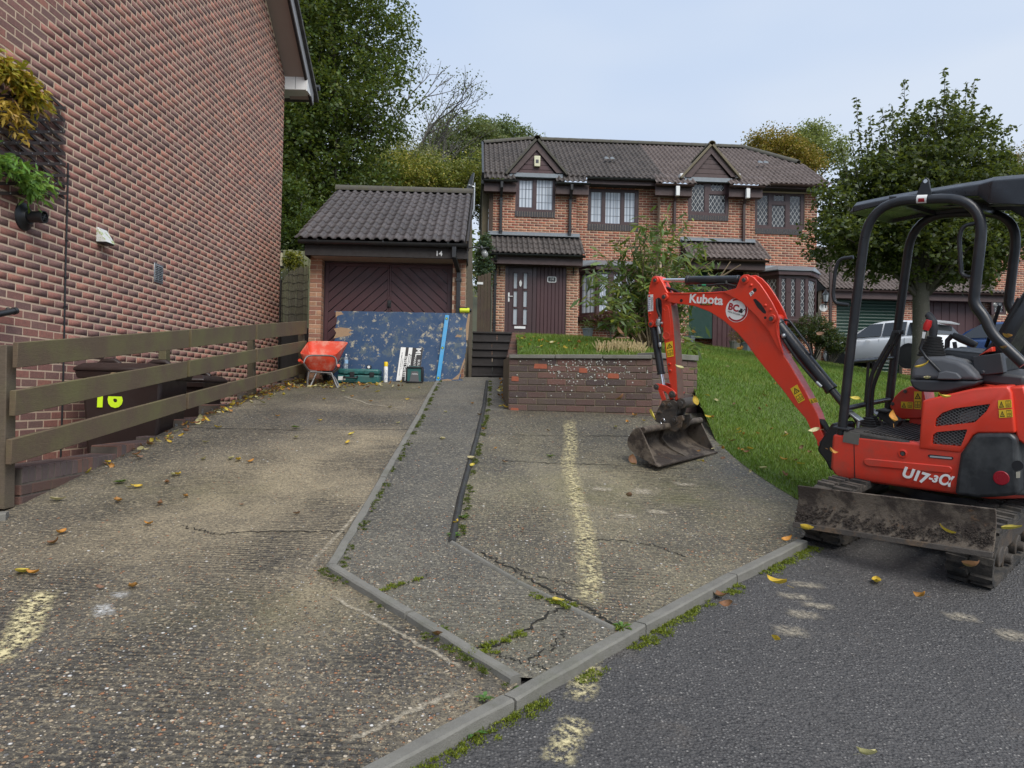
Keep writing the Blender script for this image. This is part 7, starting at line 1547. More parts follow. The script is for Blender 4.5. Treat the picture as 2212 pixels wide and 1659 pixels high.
plate('right_cover', [(845, 235), (855, 205), (880, 160), (925, 115), (990, 84), (1090, 90), (1130, 320), (900, 330)], -.50, -.26, M['ex_red_worn'], fn=exc, yl=-.26, bevel=.012, seg=3)
m = MB(); m.box(-.1, .36, -.5, -.27, .62, .80); m.build('right_tank', M['ex_red_worn'], exo, bevel=.01)
for x, y in ((962, 120), (868, 212)): q = exc(x, y, -.26); m = MB(); m.cyl((q.x, -.26, q.z), (q.x, -.25, q.z), .014, n=6); m.build('cover_bolt', M['steel_dark'], exo)
def label(name, pts, y, mt, fn, parent=None, art=True):
 P_ = [fn(a_, b_, y) for a_, b_ in pts]; m = MB(); m.prism([(p_.x, p_.z) for p_ in P_], XZ(0), y, y + .0012); o = m.build(name, mt, parent or exo)
 if art:
  tl, tr_, br, bl = P_; U_ = tr_ - tl; V_ = tl - bl
  def L_(u, v): return bl + U_ * u + V_ * v + Vector((0, .0018, 0))
  wide = U_.length > V_.length; m = MB(); boxes = ((.03, .47), (.53, .97))
  for i, (s0, s1) in enumerate(boxes):
   f = (lambda u, v: L_(s0 + (s1 - s0) * u, v)) if wide else (lambda u, v: L_(u, s0 + (s1 - s0) * v))
   if (i == 0) == wide or not wide and i == 1:
    tri = [(.5, .88), (.08, .1), (.92, .1)]; ti = [(.5, .66), (.26, .2), (.74, .2)]
    for k in range(3):
     a_, b_ = tri[k - 1], tri[k]; c_, d_ = ti[k - 1], ti[k]; m.add([f(*a_), f(*b_), f(*d_), f(*c_)], [(0, 1, 2, 3)])
    m.add([f(.46, .25), f(.54, .25), f(.54, .52), f(.46, .52)], [(0, 1, 2, 3)])
   else:
    for (u0, u1, v0, v1) in ((.1, .9, .1, .16), (.1, .9, .84, .9), (.1, .16, .16, .84), (.84, .9, .16, .84), (.47, .53, .16, .84), (.2, .42, .3, .36), (.2, .42, .45, .51), (.58, .8, .3, .36), (.58, .8, .45, .51)): m.add([f(u0, v0), f(u1, v0), f(u1, v1), f(u0, v1)], [(0, 1, 2, 3)])
  m.build('label_print', M['print_black'], o)
 return o
label('warning_label', [(1645, 187), (1743, 181), (1747, 240), (1647, 247)], ST + .0075, M['yellow_label'], exc, cover); label('warning_label', [(1650, 258), (1750, 252), (1754, 310), (1654, 316)], ST + .0075, M['yellow_label'], exc, cover)
label('warning_label', [(930, 196), (1018, 199), (1017, 250), (929, 243)], -.257, M['yellow_label'], exc); label('warning_label', [(1027, 122), (1082, 122), (1078, 254), (1024, 250)], -.257, M['yellow_label'], exc)
label('warning_label', [(1243, 882), (1290, 852), (1345, 960), (1300, 985)], .0595, M['yellow_label'], exa, boom); label('warning_label', [(372, 562), (420, 548), (428, 655), (383, 663)], .0515, M['yellow_label'], exa, arm)
label('warning_label', [(1372, 955), (1420, 945), (1437, 975), (1388, 985)], .0595, M['yellow_label'], exa, boom)
wl_ = label('hitch_sticker', [(247, 226), (284, 222), (286, 338), (249, 342)], .0515, M['white_label'], exa, arm, False)
text('WHITES', .034, M['print_blue'], wl_, plane_M(tuple(exa(258, 285, .0535)), (0, 0, 1), (1, 0, .0)), 'sticker_print', .0003)
text('MATERIAL HANDLING\nSAFETY AND SECURITY', .0105, M['print_black'], wl_, plane_M(tuple(exa(275, 285, .0535)), (0, 0, 1), (1, 0, .0)), 'sticker_print', .0003)
ks = label('hook_sticker', [(955, 215), (978, 196), (990, 212), (966, 238)], .0755, M['white_label'], exa, boom, False)
q = exa(972, 216, .078); m = MB(); m.tube([(q.x + .008 * math.cos(a), q.y, q.z + .010 * math.sin(a)) for a in np.linspace(0, 5, 12)], .002, 5); m.build('hook_print', M['print_black'], ks)
text('Kubota', .108, M['white_label'], boom, plane_M(tuple(exa(652, 260, .0595)), (-1, 0, .0), (.0, 0, 1)), 'maker_mark', .0006, bold=.003)
nb2 = label('dealer_label', [(613, 285), (697, 287), (697, 299), (613, 297)], .0595, M['print_black'], exa, boom, False); text('LISTER WILDER', .012, M['yellow_label'], nb2, plane_M(tuple(exa(655, 292, .0615)), (-1, 0, 0), (0, 0, 1)), 'label_print', .0002)
c_ = exa(868, 333, .0585); m = MB(); m.cyl((c_.x, .0575, c_.z), (c_.x, .0592, c_.z), .098, n=40); hb = m.build('hire_sticker', M['white_label'], boom)
m = MB(); aa = np.linspace(R(60), R(318), 40); ro, ri = .094, .079; m.loft([[(c_.x + r_ * math.cos(a), .0596, c_.z + r_ * math.sin(a)) for a in aa] for r_ in (ro, ri)], cap=False, closed=False); m.build('sticker_ring', M['print_red'], hb)
ux = Vector((-.985, 0, -.17)); uy = Vector((-.17, 0, .985))
text('BC', .076, M['print_red'], hb, plane_M(tuple(c_ + Vector((.030, .0018, .018))), ux, uy), 'sticker_print', .0003, bold=.003); text('MINI DIGGER HIRE', .0195, M['print_black'], hb, plane_M(tuple(c_ + Vector((-.002, .0018, -.030))), ux, uy), 'sticker_print', .0003)
m = MB(); f = lambda a_, b_, t_: tuple(c_ + ux * a_ + uy * b_ + Vector((0, .0012 + t_, 0)))
m.prism([(.018, -.012), (.052, -.012), (.056, -.004), (.05, .004), (.05, .022), (.03, .022), (.028, .006), (.018, .004)], f, 0, .0008); m.prism([(.05, .004), (.07, .03), (.078, .018), (.082, .0), (.078, .0), (.074, .016), (.068, .022), (.056, .0)], f, 0, .0008); m.build('sticker_digger', M['print_black'], hb)
yL, yR = .46, -.42; rp = .031
cp = [exb(x, y, yL) for x, y in ((440, 1640), (500, 1000), (545, 500), (570, 330))]
xp = ex(1816.7, 950.6, yL).x; xt = exb(600, 300, yL).x; xr = exb(1362, 300, yL).x; ztb = 2.235
def post_loop(y, name, back=True):
 pts = [(xp, y, .60), (xp + .012, y, 1.4), (xt - .02, y, ztb - .01), (xr - .02, y, ztb + .0), (xr - .035, y, 1.60)]
 if back: pts += [exb(1388, 1020, yL) * 1.0, exb(1440, 1140, yL), exb(1652, 1340, yL)]; pts = [tuple(Vector(q)) if i < 5 else (q.x, y, q.z) for i, q in enumerate(pts)]
 m = MB(); m.tube(fillet(pts, [.3, .26, .24, .2, .2, .1] if back else .25, 8), rp, 14); return m.build(name, M['ex_black'], exo, smooth=50)
pf = post_loop(yL, 'canopy_post'); post_loop(yR, 'canopy_post')
for y in (yL, yR): m = MB(); m.box(xp - .06, xp + .05, y - .05, y + .05, zfl - .002, zfl + .014); m.build('post_foot', M['ex_black'], exo, bevel=.004)
xb_ = -.52
m = MB(); rows_ = []
for x, z, th, hw in ((.72, 2.20, .04, .36), (.68, 2.235, .07, .41), (.45, 2.275, .06, .425), (.1, 2.325, .08, .425), (-.06, 2.345, .10, .43), (-.14, 2.352, .16, .50), (-.3, 2.358, .18, .51), (-.5, 2.345, .19, .51), (-.56, 2.30, .15, .49)):
 rows_.append([(x, -hw, z - th), (x, -hw, z - .03), (x, -hw + .05, z), (x, 0, z + .012), (x, hw - .05, z), (x, hw, z - .03), (x, hw, z - th), (x, hw - .03, z - th), (x, hw - .05, z - .04), (x, 0, z - .035), (x, -hw + .05, z - .04), (x, -hw + .03, z - th)])
m.loft(rows_); roof_ = m.build('canopy_roof', M['ex_roof'], exo, bevel=.012, seg=2)
for x in (.42, .05, -.3): m = MB(); m.box(x - .02, x + .02, yR, yL, ztb - .02, ztb + .02); m.build('roof_crossbar', M['ex_black'], roof_)
for y in (-.22, .2): m = MB(); m.box(-.4, .5, y - .03, y + .03, ztb + .02, ztb + .026); m.build('roof_stiffener', M['ex_grey'], roof_)
q = exb(1003, 112, yL); m = MB(); m.prism([(q.x + .045, ztb + .02), (q.x + .018, q.z + .0), (q.x, q.z + .012), (q.x - .018, q.z + .0), (q.x - .045, ztb + .02)], XZ(0), yL - .008, yL + .008); le = m.build('lifting_eye', M['ex_black'], exo, bevel=.004); m = MB(); m.cyl((q.x, yL - .0095, q.z - .012), (q.x, yL + .0095, q.z - .012), .012, n=14); m.build('eye_hole', M['glass_net'], le)
q = exb(993, 162, yL); m = MB(); m.loft([[(q.x + s_, yL + (rp + .0015) * math.cos(a), ztb - .004 + (rp + .0015) * math.sin(a)) for a in np.linspace(-.9, .9, 8)] for s_ in (-.03, .03)], cap=False, closed=False); ll = m.build('tube_label', M['white_label'], exo); m = MB(); m.loft([[(q.x + s_, yL + (rp + .0025) * math.cos(a), ztb - .004 + (rp + .0025) * math.sin(a)) for a in np.linspace(-.6, .1, 6)] for s_ in (-.018, .018)], cap=False, closed=False); m.build('label_print', M['print_red'], ll)
def grab(pts, y):
 m = MB(); m.tube(fillet([exb(a_, b_, y) for a_, b_ in pts], .05, 6), .0125, 10); m.build('grab_handle', M['ex_black'], exo, smooth=50)
grab([(520, 628), (430, 640), (402, 700), (384, 880), (400, 935), (490, 945)], yL); grab([(1345, 400), (1245, 420), (1222, 500), (1236, 740), (1270, 757), (1360, 760)], yL)
zt1 = exb(487, 1322, yL).z; zt2 = exc(525, 250, yL).z; m = MB()
m.cyl((xp + .01, yL, zt1), (xp + .01, yR, zt1), .014, n=10); m.cyl((xp, yL, zt2), (xp, yR, zt2), .018, n=10)
for x in (620, 650): q = exb(x, 1450, 0.0); y_ = .1 if x == 620 else .0; m.cyl((xp + .01, y_, zt1), (xp, y_ - .01, zt2 - .0), .010, n=8)
m.build('front_guard', M['ex_black'], exo, smooth=50)
for k, (pts, y) in enumerate((([(626, 1650), (618, 1560), (640, 1420), (700, 1300), (770, 1180)], .16), ([(650, 1650), (645, 1540), (668, 1440), (730, 1300), (800, 1180)], .04))):
 P_ = [exb(a_, b_, y) for a_, b_ in pts]; P_[0] = Vector((P_[0].x, y, zfl + .01)); m = MB(); m.tube(bez(P_, 6), .014, 10); lv_ = m.build('travel_lever', M['ex_black'], exo, smooth=50)
 a_, b_ = exb(770 + 28 * k, 1190, y), exb(795 + 28 * k, 1128, y); m = MB(); m.tube([a_ + (a_ - b_) * .3, a_, b_, b_ + Vector((-.03, 0, .006))], [.017, .017, .02, .015], 10); m.build('lever_grip', M['rubber'], lv_, smooth=50)
 m = MB(); m.lathe([(.06, 0), (.06, .012), (.05, .016), (.052, .028), (.042, .032), (.044, .044), (.034, .048), (.036, .058), (.016, .065)], (P_[0].x, y, zfl), (0, 0, 1), 16); m.build('lever_boot', M['rubber'], lv_, smooth=40)
for y, x in ((.33, 590), (-.12, 750)):
 q = exc(x, 300 if y > 0 else 285, y); m = MB(); d = Vector((-.8, 0, -.45)).normalized(); m.obox(Vector((q.x, y, max(q.z, zfl + .06))), d * .055, Vector((0, .042, 0)), Vector((.4, 0, -.8)).normalized() * .006); m.cyl((q.x - .03, y, zfl), (q.x - .03, y, zfl + .05), .012, n=8); pe_ = m.build('foot_pedal', M['metal'], exo, bevel=.003)
q = exc(830, 290, -.05); m = MB(); m.obox((q.x - .02, -.05, zfl + .05), (.07, 0, .035), (0, .05, 0), (-.01, 0, .03)); m.obox((q.x + .02, -.02, zfl + .10), (.04, 0, .0), (0, .05, 0), (0, 0, .008)); m.build('pedal_cover', M['floor_mat'], exo, bevel=.006)
con = [(893, 1437), (905, 1375), (930, 1310), (965, 1288), (1110, 1288), (1150, 1300), (1210, 1312), (1275, 1350), (1325, 1400), (1352, 1448)]
co = plate('control_console', con, .20, .44, M['ex_grey'], fn=exb, yl=.44, bevel=.03, seg=4)
plate('console_base', [(890, 1440), (1353, 1452), (1325, 1482), (1240, 1500), (1150, 1522), (1040, 1525), (960, 1520), (910, 1492)], .19, .445, M['ex_grey2'], co, fn=exb, yl=.44, bevel=.02, seg=3)
plate('console_cup', [(1080, 1438), (1090, 1395), (1140, 1382), (1210, 1395), (1240, 1425), (1235, 1440)], .38, .462, M['ex_grey'], co, fn=exb, yl=.44, bevel=.02, seg=3)
q = exb(1045, 1250, .33); m = MB(); pr2 = []
z0_ = exb(1045, 1290, .33).z; z1_ = exb(1045, 1150, .33).z
for k in range(8): z = z0_ + (z1_ - z0_) * k / 8; r_ = .085 - .045 * k / 8; pr2 += [(r_, z - z0_), (r_, z - z0_ + .012), (r_ * .78, z - z0_ + .016)]
m.lathe(pr2, (q.x, .33, z0_), (0, 0, 1), 18); m.build('lever_bellows', M['rubber'], co, smooth=35)
def ctl(fn_, y, pts): m = MB(); m.tube([exb(a_, b_, y) for a_, b_ in pts], [.024, .026, .030, .024, .020], 12); return m.build('control_lever', M['ex_grey2'], co, smooth=50)
ctl(exb, .33, [(1048, 1160), (1052, 1110), (1045, 1060), (1022, 1015), (1008, 1005)])
m = MB(); m.tube([exb(a_, b_, .44) for a_, b_ in ((1015, 1050), (985, 1170), (962, 1235), (1000, 1290), (1095, 1385))], .010, 8); sf_ = m.build('safety_lever', M['ex_black'], co, smooth=50)
m = MB(); a_, b_ = exb(1024, 1046, .44), exb(1000, 1112, .44); m.tube([a_, a_.lerp(b_, .5), b_], [.018, .024, .018], 10); m.build('lever_sleeve', M['lever_red'], sf_, smooth=50)
label('lever_label', [(980, 1122), (1003, 1125), (992, 1168), (975, 1165)], .452, M['white_label'], exb, sf_, False)
m = MB(); m.box(-.28, .06, -.46, -.26, .8, 1.02); m.build('right_console', M['ex_grey2'], exo, bevel=.03, seg=3)
m = MB(); m.tube([exb(1140, 1260, -.3), exb(1145, 1180, -.3), exb(1180, 1145, -.3)], .018, 8); m.tube([exb(1180, 1145, -.3), exb(1240, 1170, -.3), exb(1335, 1215, -.3)], [.022, .03, .024], 10); m.tube([exb(1200, 1250, -.2), exb(1190, 1190, -.2)], .014, 8); m.build('control_lever', M['ex_grey2'], exo, smooth=50)
seat = [(1140, 1270), (1170, 1255), (1300, 1240), (1430, 1245), (1445, 1330), (1400, 1345), (1280, 1345), (1180, 1325)]
sx0, sx1 = exb(1150, 1270, .1).x, exb(1445, 1270, .1).x; sz = exb(1300, 1245, .1).z
m = MB(); m.loft([[(x, y_, z_) for (y_, z_) in ((-.2, sz - .12), (.2, sz - .12), (.23, sz - .07), (.22, sz - .01), (.15, sz + .005), (0, sz - .01), (-.15, sz + .005), (-.22, sz - .01), (-.23, sz - .07))] for x in (sx1 - .1, sx0 * .5 + sx1 * .5, sx0 - .02, sx0 + .01)]); st_ = m.build('seat', M['seat'], exo, bevel=.02, seg=3)
bx0 = sx1 - .02; m = MB(); rows_ = []
for f, hw in ((0, .20), (.15, .225), (.5, .225), (.85, .19), (1, .15)):
 z = sz - .05 + f * .50; x = bx0 - .17 * f; rows_.append([(x + .045, -hw + .04, z), (x + .02, 0, z), (x + .045, hw - .04, z), (x + .03, hw, z), (x - .05, hw, z), (x - .06, 0, z), (x - .05, -hw, z), (x + .03, -hw, z)])
m.loft(rows_); m.build('backrest', M['seat'], st_, bevel=.02, seg=3)
m = MB(); zc = sz + .60; xc = bx0 - .2; rows_ = []
for f, hw in ((0, .09), (.2, .115), (.8, .115), (1, .085)): z = zc - .1 + f * .2; x = xc - .04 * f; rows_.append([(x + .05, -hw + .02, z), (x + .055, 0, z), (x + .05, hw - .02, z), (x + .03, hw, z), (x - .03, hw, z), (x - .03, -hw, z), (x + .03, -hw, z)])
m.loft(rows_); m.build('headrest', M['seat'], st_, bevel=.02, seg=3)
m = MB(); m.tube([(bx0 + .01, .15, sz + .3), (bx0 + .05, .1, sz + .1), (bx0 + .08, .02, sz + .03)], .012, 6); m.tube([(bx0 - .1, .2, sz + .35), (bx0 - .02, .2, sz + .1), (bx0 + .05, .21, sz - .03)], .016, 6); m.build('seat_belt', M['seat'], st_)
q = exb(1420, 1340, .3); m = MB(); m.obox((q.x, .28, q.z), (.075, 0, -.02), (0, .05, 0), (.015, 0, .06)); m.cyl((q.x + .02, .31, q.z - .05), (q.x + .02, .345, q.z - .05), .014, n=8); m.build('belt_reel', M['ex_grey2'], exo, bevel=.012)
plate('seat_guard', [(1345, 1285), (1440, 1222), (1445, 1255), (1400, 1262)], .1, .3, M['ex_red'], fn=exb, yl=.3, bevel=.006)
m = MB(); m.box(-.42, -.1, -.25, .3, zh - .02, sz - .11); m.build('seat_base', M['ex_grey2'], exo, bevel=.02)
UMl = EMi @ UM
def up(p): return UMl @ Vector(p)
def ubuild(m, name, mt, parent, **kw): return m.build(name, mt, parent, **kw)
m = MB(up); m.cyl((0, 0, .26), (0, 0, .36), .34, n=28); m.build('slew_ring', M['ex_black'], exo, smooth=40)
m = MB(up); m.box(-.45, .5, -.28, .28, .14, .30); uc = m.build('track_frame', M['hitch'], exo, bevel=.02)
TX0, TX1, TR = -.62, .80, .175
for s_ in (-1, 1):
 yc = .42 * s_ - .02; hw = .115; cz = .19
 path = [(TX1 + TR * math.cos(a), cz + TR * math.sin(a)) for a in np.linspace(-math.pi / 2, math.pi / 2, 13)] + [(TX0 + TR * math.cos(a), cz + TR * math.sin(a)) for a in np.linspace(math.pi / 2, 1.5 * math.pi, 13)]
 m = MB(up); ctr = lambda q: Vector((np.clip(q[0], TX0, TX1), cz)); n = len(path)
 pf_ = []
 for i in range(n):
  a_, b_ = Vector(path[i]), Vector(path[(i + 1) % n]); k = max(1, int((b_ - a_).length / .06))
  pf_ += [a_.lerp(b_, j / k) for j in range(k)]
 ringsT = []
 for q in pf_:
  c_ = ctr(q); d = (q - c_).normalized(); i_ = q - d * .03; ringsT.append([(q.x, yc - hw, q.y), (q.x, yc + hw, q.y), (i_.x, yc + hw, i_.y), (i_.x, yc - hw, i_.y)])
 ringsT.append(ringsT[0]); m.loft(ringsT, cap=False); tk = m.build('rubber_track', M['track'], exo)
 m = MB(up); nl = 44; L_ = [0]
 for i in range(len(pf_)): L_.append(L_[-1] + (pf_[(i + 1) % len(pf_)] - pf_[i]).length)
 for k in range(nl):
  s2 = L_[-1] * k / nl; i = next(j for j in range(len(pf_)) if L_[j + 1] >= s2); q = pf_[i].lerp(pf_[(i + 1) % len(pf_)], (s2 - L_[i]) / max(1e-6, L_[i + 1] - L_[i])); c_ = ctr(q); d = (q - c_).normalized(); tt = Vector((-d.y, d.x))
  for ss in (-1, 1):
   cy = yc + ss * hw * .52; off = .035 * ss * (1 if k % 2 else -1) * .4; m.obox((q.x + d.x * .008 + tt.x * off, cy, q.y + d.y * .008 + tt.y * off), Vector((tt.x, .28 * ss, tt.y)) * .019, Vector((0, hw * .47, 0)), Vector((d.x, 0, d.y)) * .013)
 m.build('track_lugs', M['track'], tk, kind='stuff')
 for wx, wr in ((TX1, .135), (TX0, .135), (.45, .07), (.1, .07), (-.25, .07)):
  m = MB(up); m.cyl((wx, yc - hw * .7, cz if wr > .1 else .09), (wx, yc + hw * .7, cz if wr > .1 else .09), wr, n=20); m.cyl((wx, yc - hw * 1.02, cz if wr > .1 else .09), (wx, yc + hw * 1.02, cz if wr > .1 else .09), wr * .45, n=14); m.build('track_wheel', M['hitch'], tk, bevel=.006)
 m = MB(up); m.box(TX0, TX1, yc - .06, yc + .06, .12, .25); m.build('side_frame', M['hitch'], tk, bevel=.01)
bl = {k: EMi @ at(*q, Y_) for k, q, Y_ in (('TL', (1722.5, 1049), 4.80), ('BL', (1713, 1138), 4.80), ('TR', (2151, 1100), 4.05), ('BR', (2144, 1205.6), 4.05))}
fw = (UMl.to_3x3() @ Vector((1, 0, 0)))
m = MB(); rows_ = []
for e0, e1 in ((bl['BL'], bl['BR']), (bl['BL'].lerp(bl['TL'], .33) - fw * .03, bl['BR'].lerp(bl['TR'], .33) - fw * .03), (bl['BL'].lerp(bl['TL'], .66) - fw * .035, bl['BR'].lerp(bl['TR'], .66) - fw * .035), (bl['TL'], bl['TR'])): rows_.append((e0, e1))
front_ = [a_ for a_, _ in rows_];
m.loft([[r_[0].lerp(r_[1], s_) for r_ in rows_] + [r_[0].lerp(r_[1], s_) - fw * .018 for r_ in rows_[::-1]] for s_ in np.linspace(0, 1, 7)]); blade = m.build('dozer_blade', M['mud_steel'], exo, bevel=.004)
m = MB(); m.obox((bl['BL'] + bl['BR']) / 2 + (bl['TL'] - bl['BL']) * .06 - fw * .0, (bl['BR'] - bl['BL']) / 2, (bl['TL'] - bl['BL']) * .06, fw * .010); m.build('blade_edge', M['hitch'], blade, bevel=.003)
m = MB(up)
for y in (-.2, .16): m.bar((1.06, y, .30), (.3, y * .9, .22), .06, .09)
m.build('blade_arm', M['hitch'], blade, bevel=.008)
m = MB()
for _ in range(700):
 s_ = random.random(); h_ = random.gauss(.30 + .06 * math.sin(9 * s_), .10)
 if .05 < h_ < .62:
  q = (bl['BL'] + (bl['BR'] - bl['BL']) * s_) + (bl['TL'] - bl['BL']) * h_ - fw * .03 * (1 - abs(h_ * 2 - 1)); r_ = random.uniform(.002, .009); m.ball(q + fw * .001, r_, 5, 3, (1, 1, .7))
m.build('mud_clods', simple('damp mud', (.04, .03, .024), .95, var=.3, vscale=30, bump=.7, bscale=60), blade, kind='stuff')
psg = link('side_passage', np_mesh('side_passage', [(-4.32, 3.0, .05), (-3.3, 3.0, .05), (-3.4, 15.0, 1.45), (-4.32, 15.0, 1.45)], [(0, 1, 2, 3)], M['paving']), M['paving'], kind='structure')
gw = thing('garden_wall', 'low stepped wall of brown bricks with brick on edge capping beside the drive', 'wall', (-3.3, 8, 1.0))
BCp = MB(); BCp.box(-.0325, .0325, -.1075, .1075, -.05125, .05125); cap_me = BCp.mesh('cap_brick'); cap_me.materials.append(M['brick_cap'])
def bev_mesh(me, w=.004):
 import bmesh
 bm = bmesh.new(); bm.from_mesh(me); bmesh.ops.bevel(bm, geom=bm.edges[:], offset=w, segments=1, affect='EDGES'); bm.to_mesh(me); bm.free()
bev_mesh(cap_me)
BS = brick_unit('brick', .215, .065, .05, M['brick_step'])
WL = Frame((-3.16, 4.9, 0), math.degrees(math.atan2(7.0, -.27))); WLd = Vector((-.27, 7.0, 0)).normalized(); WL.U = WLd; WL.W = Vector((WLd.y, -WLd.x, 0))
steps_ = [(54.5, 1010.8, 4.9), (260.4, 963, 6.17), (352, 944.5, 6.97), (400, 906, 7.5), (476, 874.6, 8.49), (552, 847.8, 9.8), (601, 837, 10.9), (622, 827.5, 11.46), (650, 818, 11.95), (664, 815, 12.4)]
for i in range(len(steps_) - 1):
 dx_, dy_, Y_ = steps_[i]; zt = at(dx_, dy_, Y_).z; u0 = (Y_ - 4.9) / WLd.y; u1 = (steps_[i + 1][2] - 4.9) / WLd.y
 n = max(1, int((u1 - u0 + .02) / .075)); st = (u1 - u0) / n
 for k in range(n):
  q = WL.p(u0 + (k + .5) * st, -.1075 + random.uniform(-.002, .002), zt - .05125); inst(cap_me, gw, Matrix(((WLd.x * st / .0755, WL.W.x, 0, q.x), (WLd.y * st / .0755, WL.W.y, 0, q.y), (0, 0, 1, q.z), (0, 0, 0, 1))), 'cap_brick')
 m = MB(); fbox(m, WL, u0, u1, -.212, -.003, zt - .8, zt - .012); m.build('wall_core', M['mortar_step'], gw)
 zb_ = min(ZG(-3.2, Y_), ZG(-3.3, steps_[i + 1][2])) - .12; zb_ = max(zb_, zt - .75)
 bricks_single(gw, WL, .001, brick_rects(u0, u1, zb_, zt - .105, z_ref=zt - .1075), BS)
 EF = Frame(WL.p(u0, -.215, 0), 0); bricks_single(gw, EF, .002, brick_rects(0, .213, zb_, zt - .105, z_ref=zt - .1075, phase=1), BS)
 for xx in ((.155,) if i == 0 else (.05, .16)):
  if i in (0, 3, 4, 5): m = MB(); fbox(m, EF, xx - .011, xx + .011, .005, .010, zt - .11, zt - .045); [m.cyl(EF.p(xx, .010, zt - z_), EF.p(xx, .0125, zt - z_), .003, n=6) for z_ in (.06, .09)]; m.build('wall_tie', M['metal'], gw)
fe = thing('rail_fence', 'weathered brown three rail timber fence on the stepped wall', 'fence', (-3.25, 8, 1.2))
def rail(y0, y1, x0, x1, yt0, yb0, yt1, yb1, nseg):
 a, b = at(x0, yt0, y0), at(x1, yt1, y1); c, d = at(x0, yb0, y0), at(x1, yb1, y1)
 cuts = [0, .368, .655, 1.0]
 for s0, s1 in zip(cuts, cuts[1:]):
  m = MB(); e = .004; s0_, s1_ = s0 + (e if s0 else 0), s1 - (e if s1 < 1 else 0); P = []
  for s_ in np.linspace(s0_, s1_, 7): t_, l_ = a.lerp(b, s_), c.lerp(d, s_); l_ = Vector((t_.x, t_.y, l_.z)); wv = .004 * math.sin(9 * s_ + yt0); P.append([t_ + Vector((wv, 0, 0)), l_ + Vector((wv, 0, 0)), l_ + Vector((-.036, 0, 0)), t_ + Vector((-.036, 0, 0))])
  m.loft(P); m.build('rail', M['fence_wood'], fe, bevel=.004)
rail(4.72, 11.9, 40, 663, 740, 795, 693, 721, 3); rail(4.70, 11.9, 33, 663, 844, 899, 736, 758, 3); rail(4.68, 11.9, 25, 663, 949.5, 1004, 783.7, 804.6, 3)
for (xa, ya, xb, yb, Y_, w_) in ((22, 749, 3, 1012, 4.78, .12), (363, 735, 354, 905, 7.45, .10), (548, 722, 546, 848, 9.75, .10), (655, 705, 655, 800, 11.95, .10)):
 a, b = at(xa, ya, Y_), at(xb, yb, Y_); x_ = min(a.x, b.x); a.x = a.x - .02; m = MB(); m.loft([[(b.x - w_ / 2, Y_ - .05, b.z - .25), (b.x + w_ / 2, Y_ - .05, b.z - .25), (b.x + w_ / 2, Y_ + .05, b.z - .25), (b.x - w_ / 2, Y_ + .05, b.z - .25)], [(a.x - w_ / 2, Y_ - .05, a.z), (a.x + w_ / 2 - .03, Y_ - .05, a.z + .01), (a.x + w_ / 2 - .03, Y_ + .05, a.z + .01), (a.x - w_ / 2, Y_ + .05, a.z)]]); m.build('post', M['post_wood'], fe, bevel=.006)
M['bin'] = simple('dark brown bin plastic', (.028, .017, .015), .45, var=.15, vscale=5, bump=.15, bscale=140)
def wheelie(lb, dxl, dxr, dyt, Y_, num=None, depth=.60):
 a, b = at(dxl, dyt, Y_), at(dxr, dyt, Y_); W_ = b.x - a.x; zt = a.z; zb_ = zt - .98; o = thing('wheelie_bin', lb, 'bin', ((a.x + b.x) / 2, Y_ + .3, zb_), 'wheelie bins behind the fence'); xc = (a.x + b.x) / 2
 def rg_(z, k, d0=0, d1=depth): w = W_ / 2 * k; return [(xc - w, Y_ + d0, z), (xc + w, Y_ + d0, z), (xc + w, Y_ + d1, z), (xc - w, Y_ + d1, z)]
 m = MB(); m.loft([rg_(zb_, .82, .05), rg_(zb_ + .5, .9, .03), rg_(zt - .06, .97, .004)]); bo = m.build('body', M['bin'], o, bevel=.03, seg=3)
 m = MB(); m.loft([rg_(zt - .09, 1.02, -.035, depth + .03), rg_(zt - .02, 1.06, -.05, depth + .05)]); m.build('rim', M['bin'], o, bevel=.012)
 m = MB(); m.loft([rg_(zt - .022, 1.08, -.06, depth + .06), rg_(zt + .012, 1.08, -.06, depth + .06), rg_(zt + .055, .95, .02, depth), rg_(zt + .065, .6, .1, depth - .1)]); ld = m.build('lid', M['bin'], o, bevel=.012)
 for sx in (-.62, .62): m = MB(); m.tube([(xc + sx * W_ / 2 - .11, Y_ + .25, zt + .045), (xc + sx * W_ / 2 - .06, Y_ + .25, zt + .085), (xc + sx * W_ / 2 + .06, Y_ + .25, zt + .085), (xc + sx * W_ / 2 + .11, Y_ + .25, zt + .045)], .028, 8); m.build('lid_hinge', M['bin'], ld, smooth=50)
 for sx in (-1, 1): m = MB(); m.cyl((xc + sx * W_ * .40, Y_ + depth, zb_ + .1), (xc + sx * (W_ * .40 + .05), Y_ + depth, zb_ + .1), .1, n=18); m.build('wheel', M['rubber'], o)
 m = MB(); m.prism([(xc + .035 * math.cos(a_), zt - .045 + .014 * math.sin(a_)) for a_ in np.linspace(0, 6.28, 15)[:-1]], lambda p_, q_, t_: (p_ - W_ * .05, t_, q_), Y_ - .056, Y_ - .049); m.build('rim_badge', simple('tan badge', (.30, .22, .12), .5), o)
 if num:
  q = at(*num[1:], Y_ + .02); t = NT('fluorescent yellow number', .5, col=(.62, .90, .02)); text(num[0], .285, t.done(), bo, plane_M((q.x, Y_ + .018, q.z), (1, 0, 0), (0, .03, 1)), 'number', .002, bold=.012)
 return o
wheelie('dark brown wheelie bin with yellow number 16 behind the fence', 172, 352, 796, 7.15, ('16', 233, 858)); wheelie('second dark brown wheelie bin, unnumbered, half hidden behind the first', 300, 440, 818, 8.6)
wb0 = at(690, 830, 11.5); wb0.z = ZG(wb0.x, wb0.y) + .02; wbt = thing('wheelbarrow', 'orange red plastic tray wheelbarrow on grey tube legs', 'wheelbarrow', wb0)
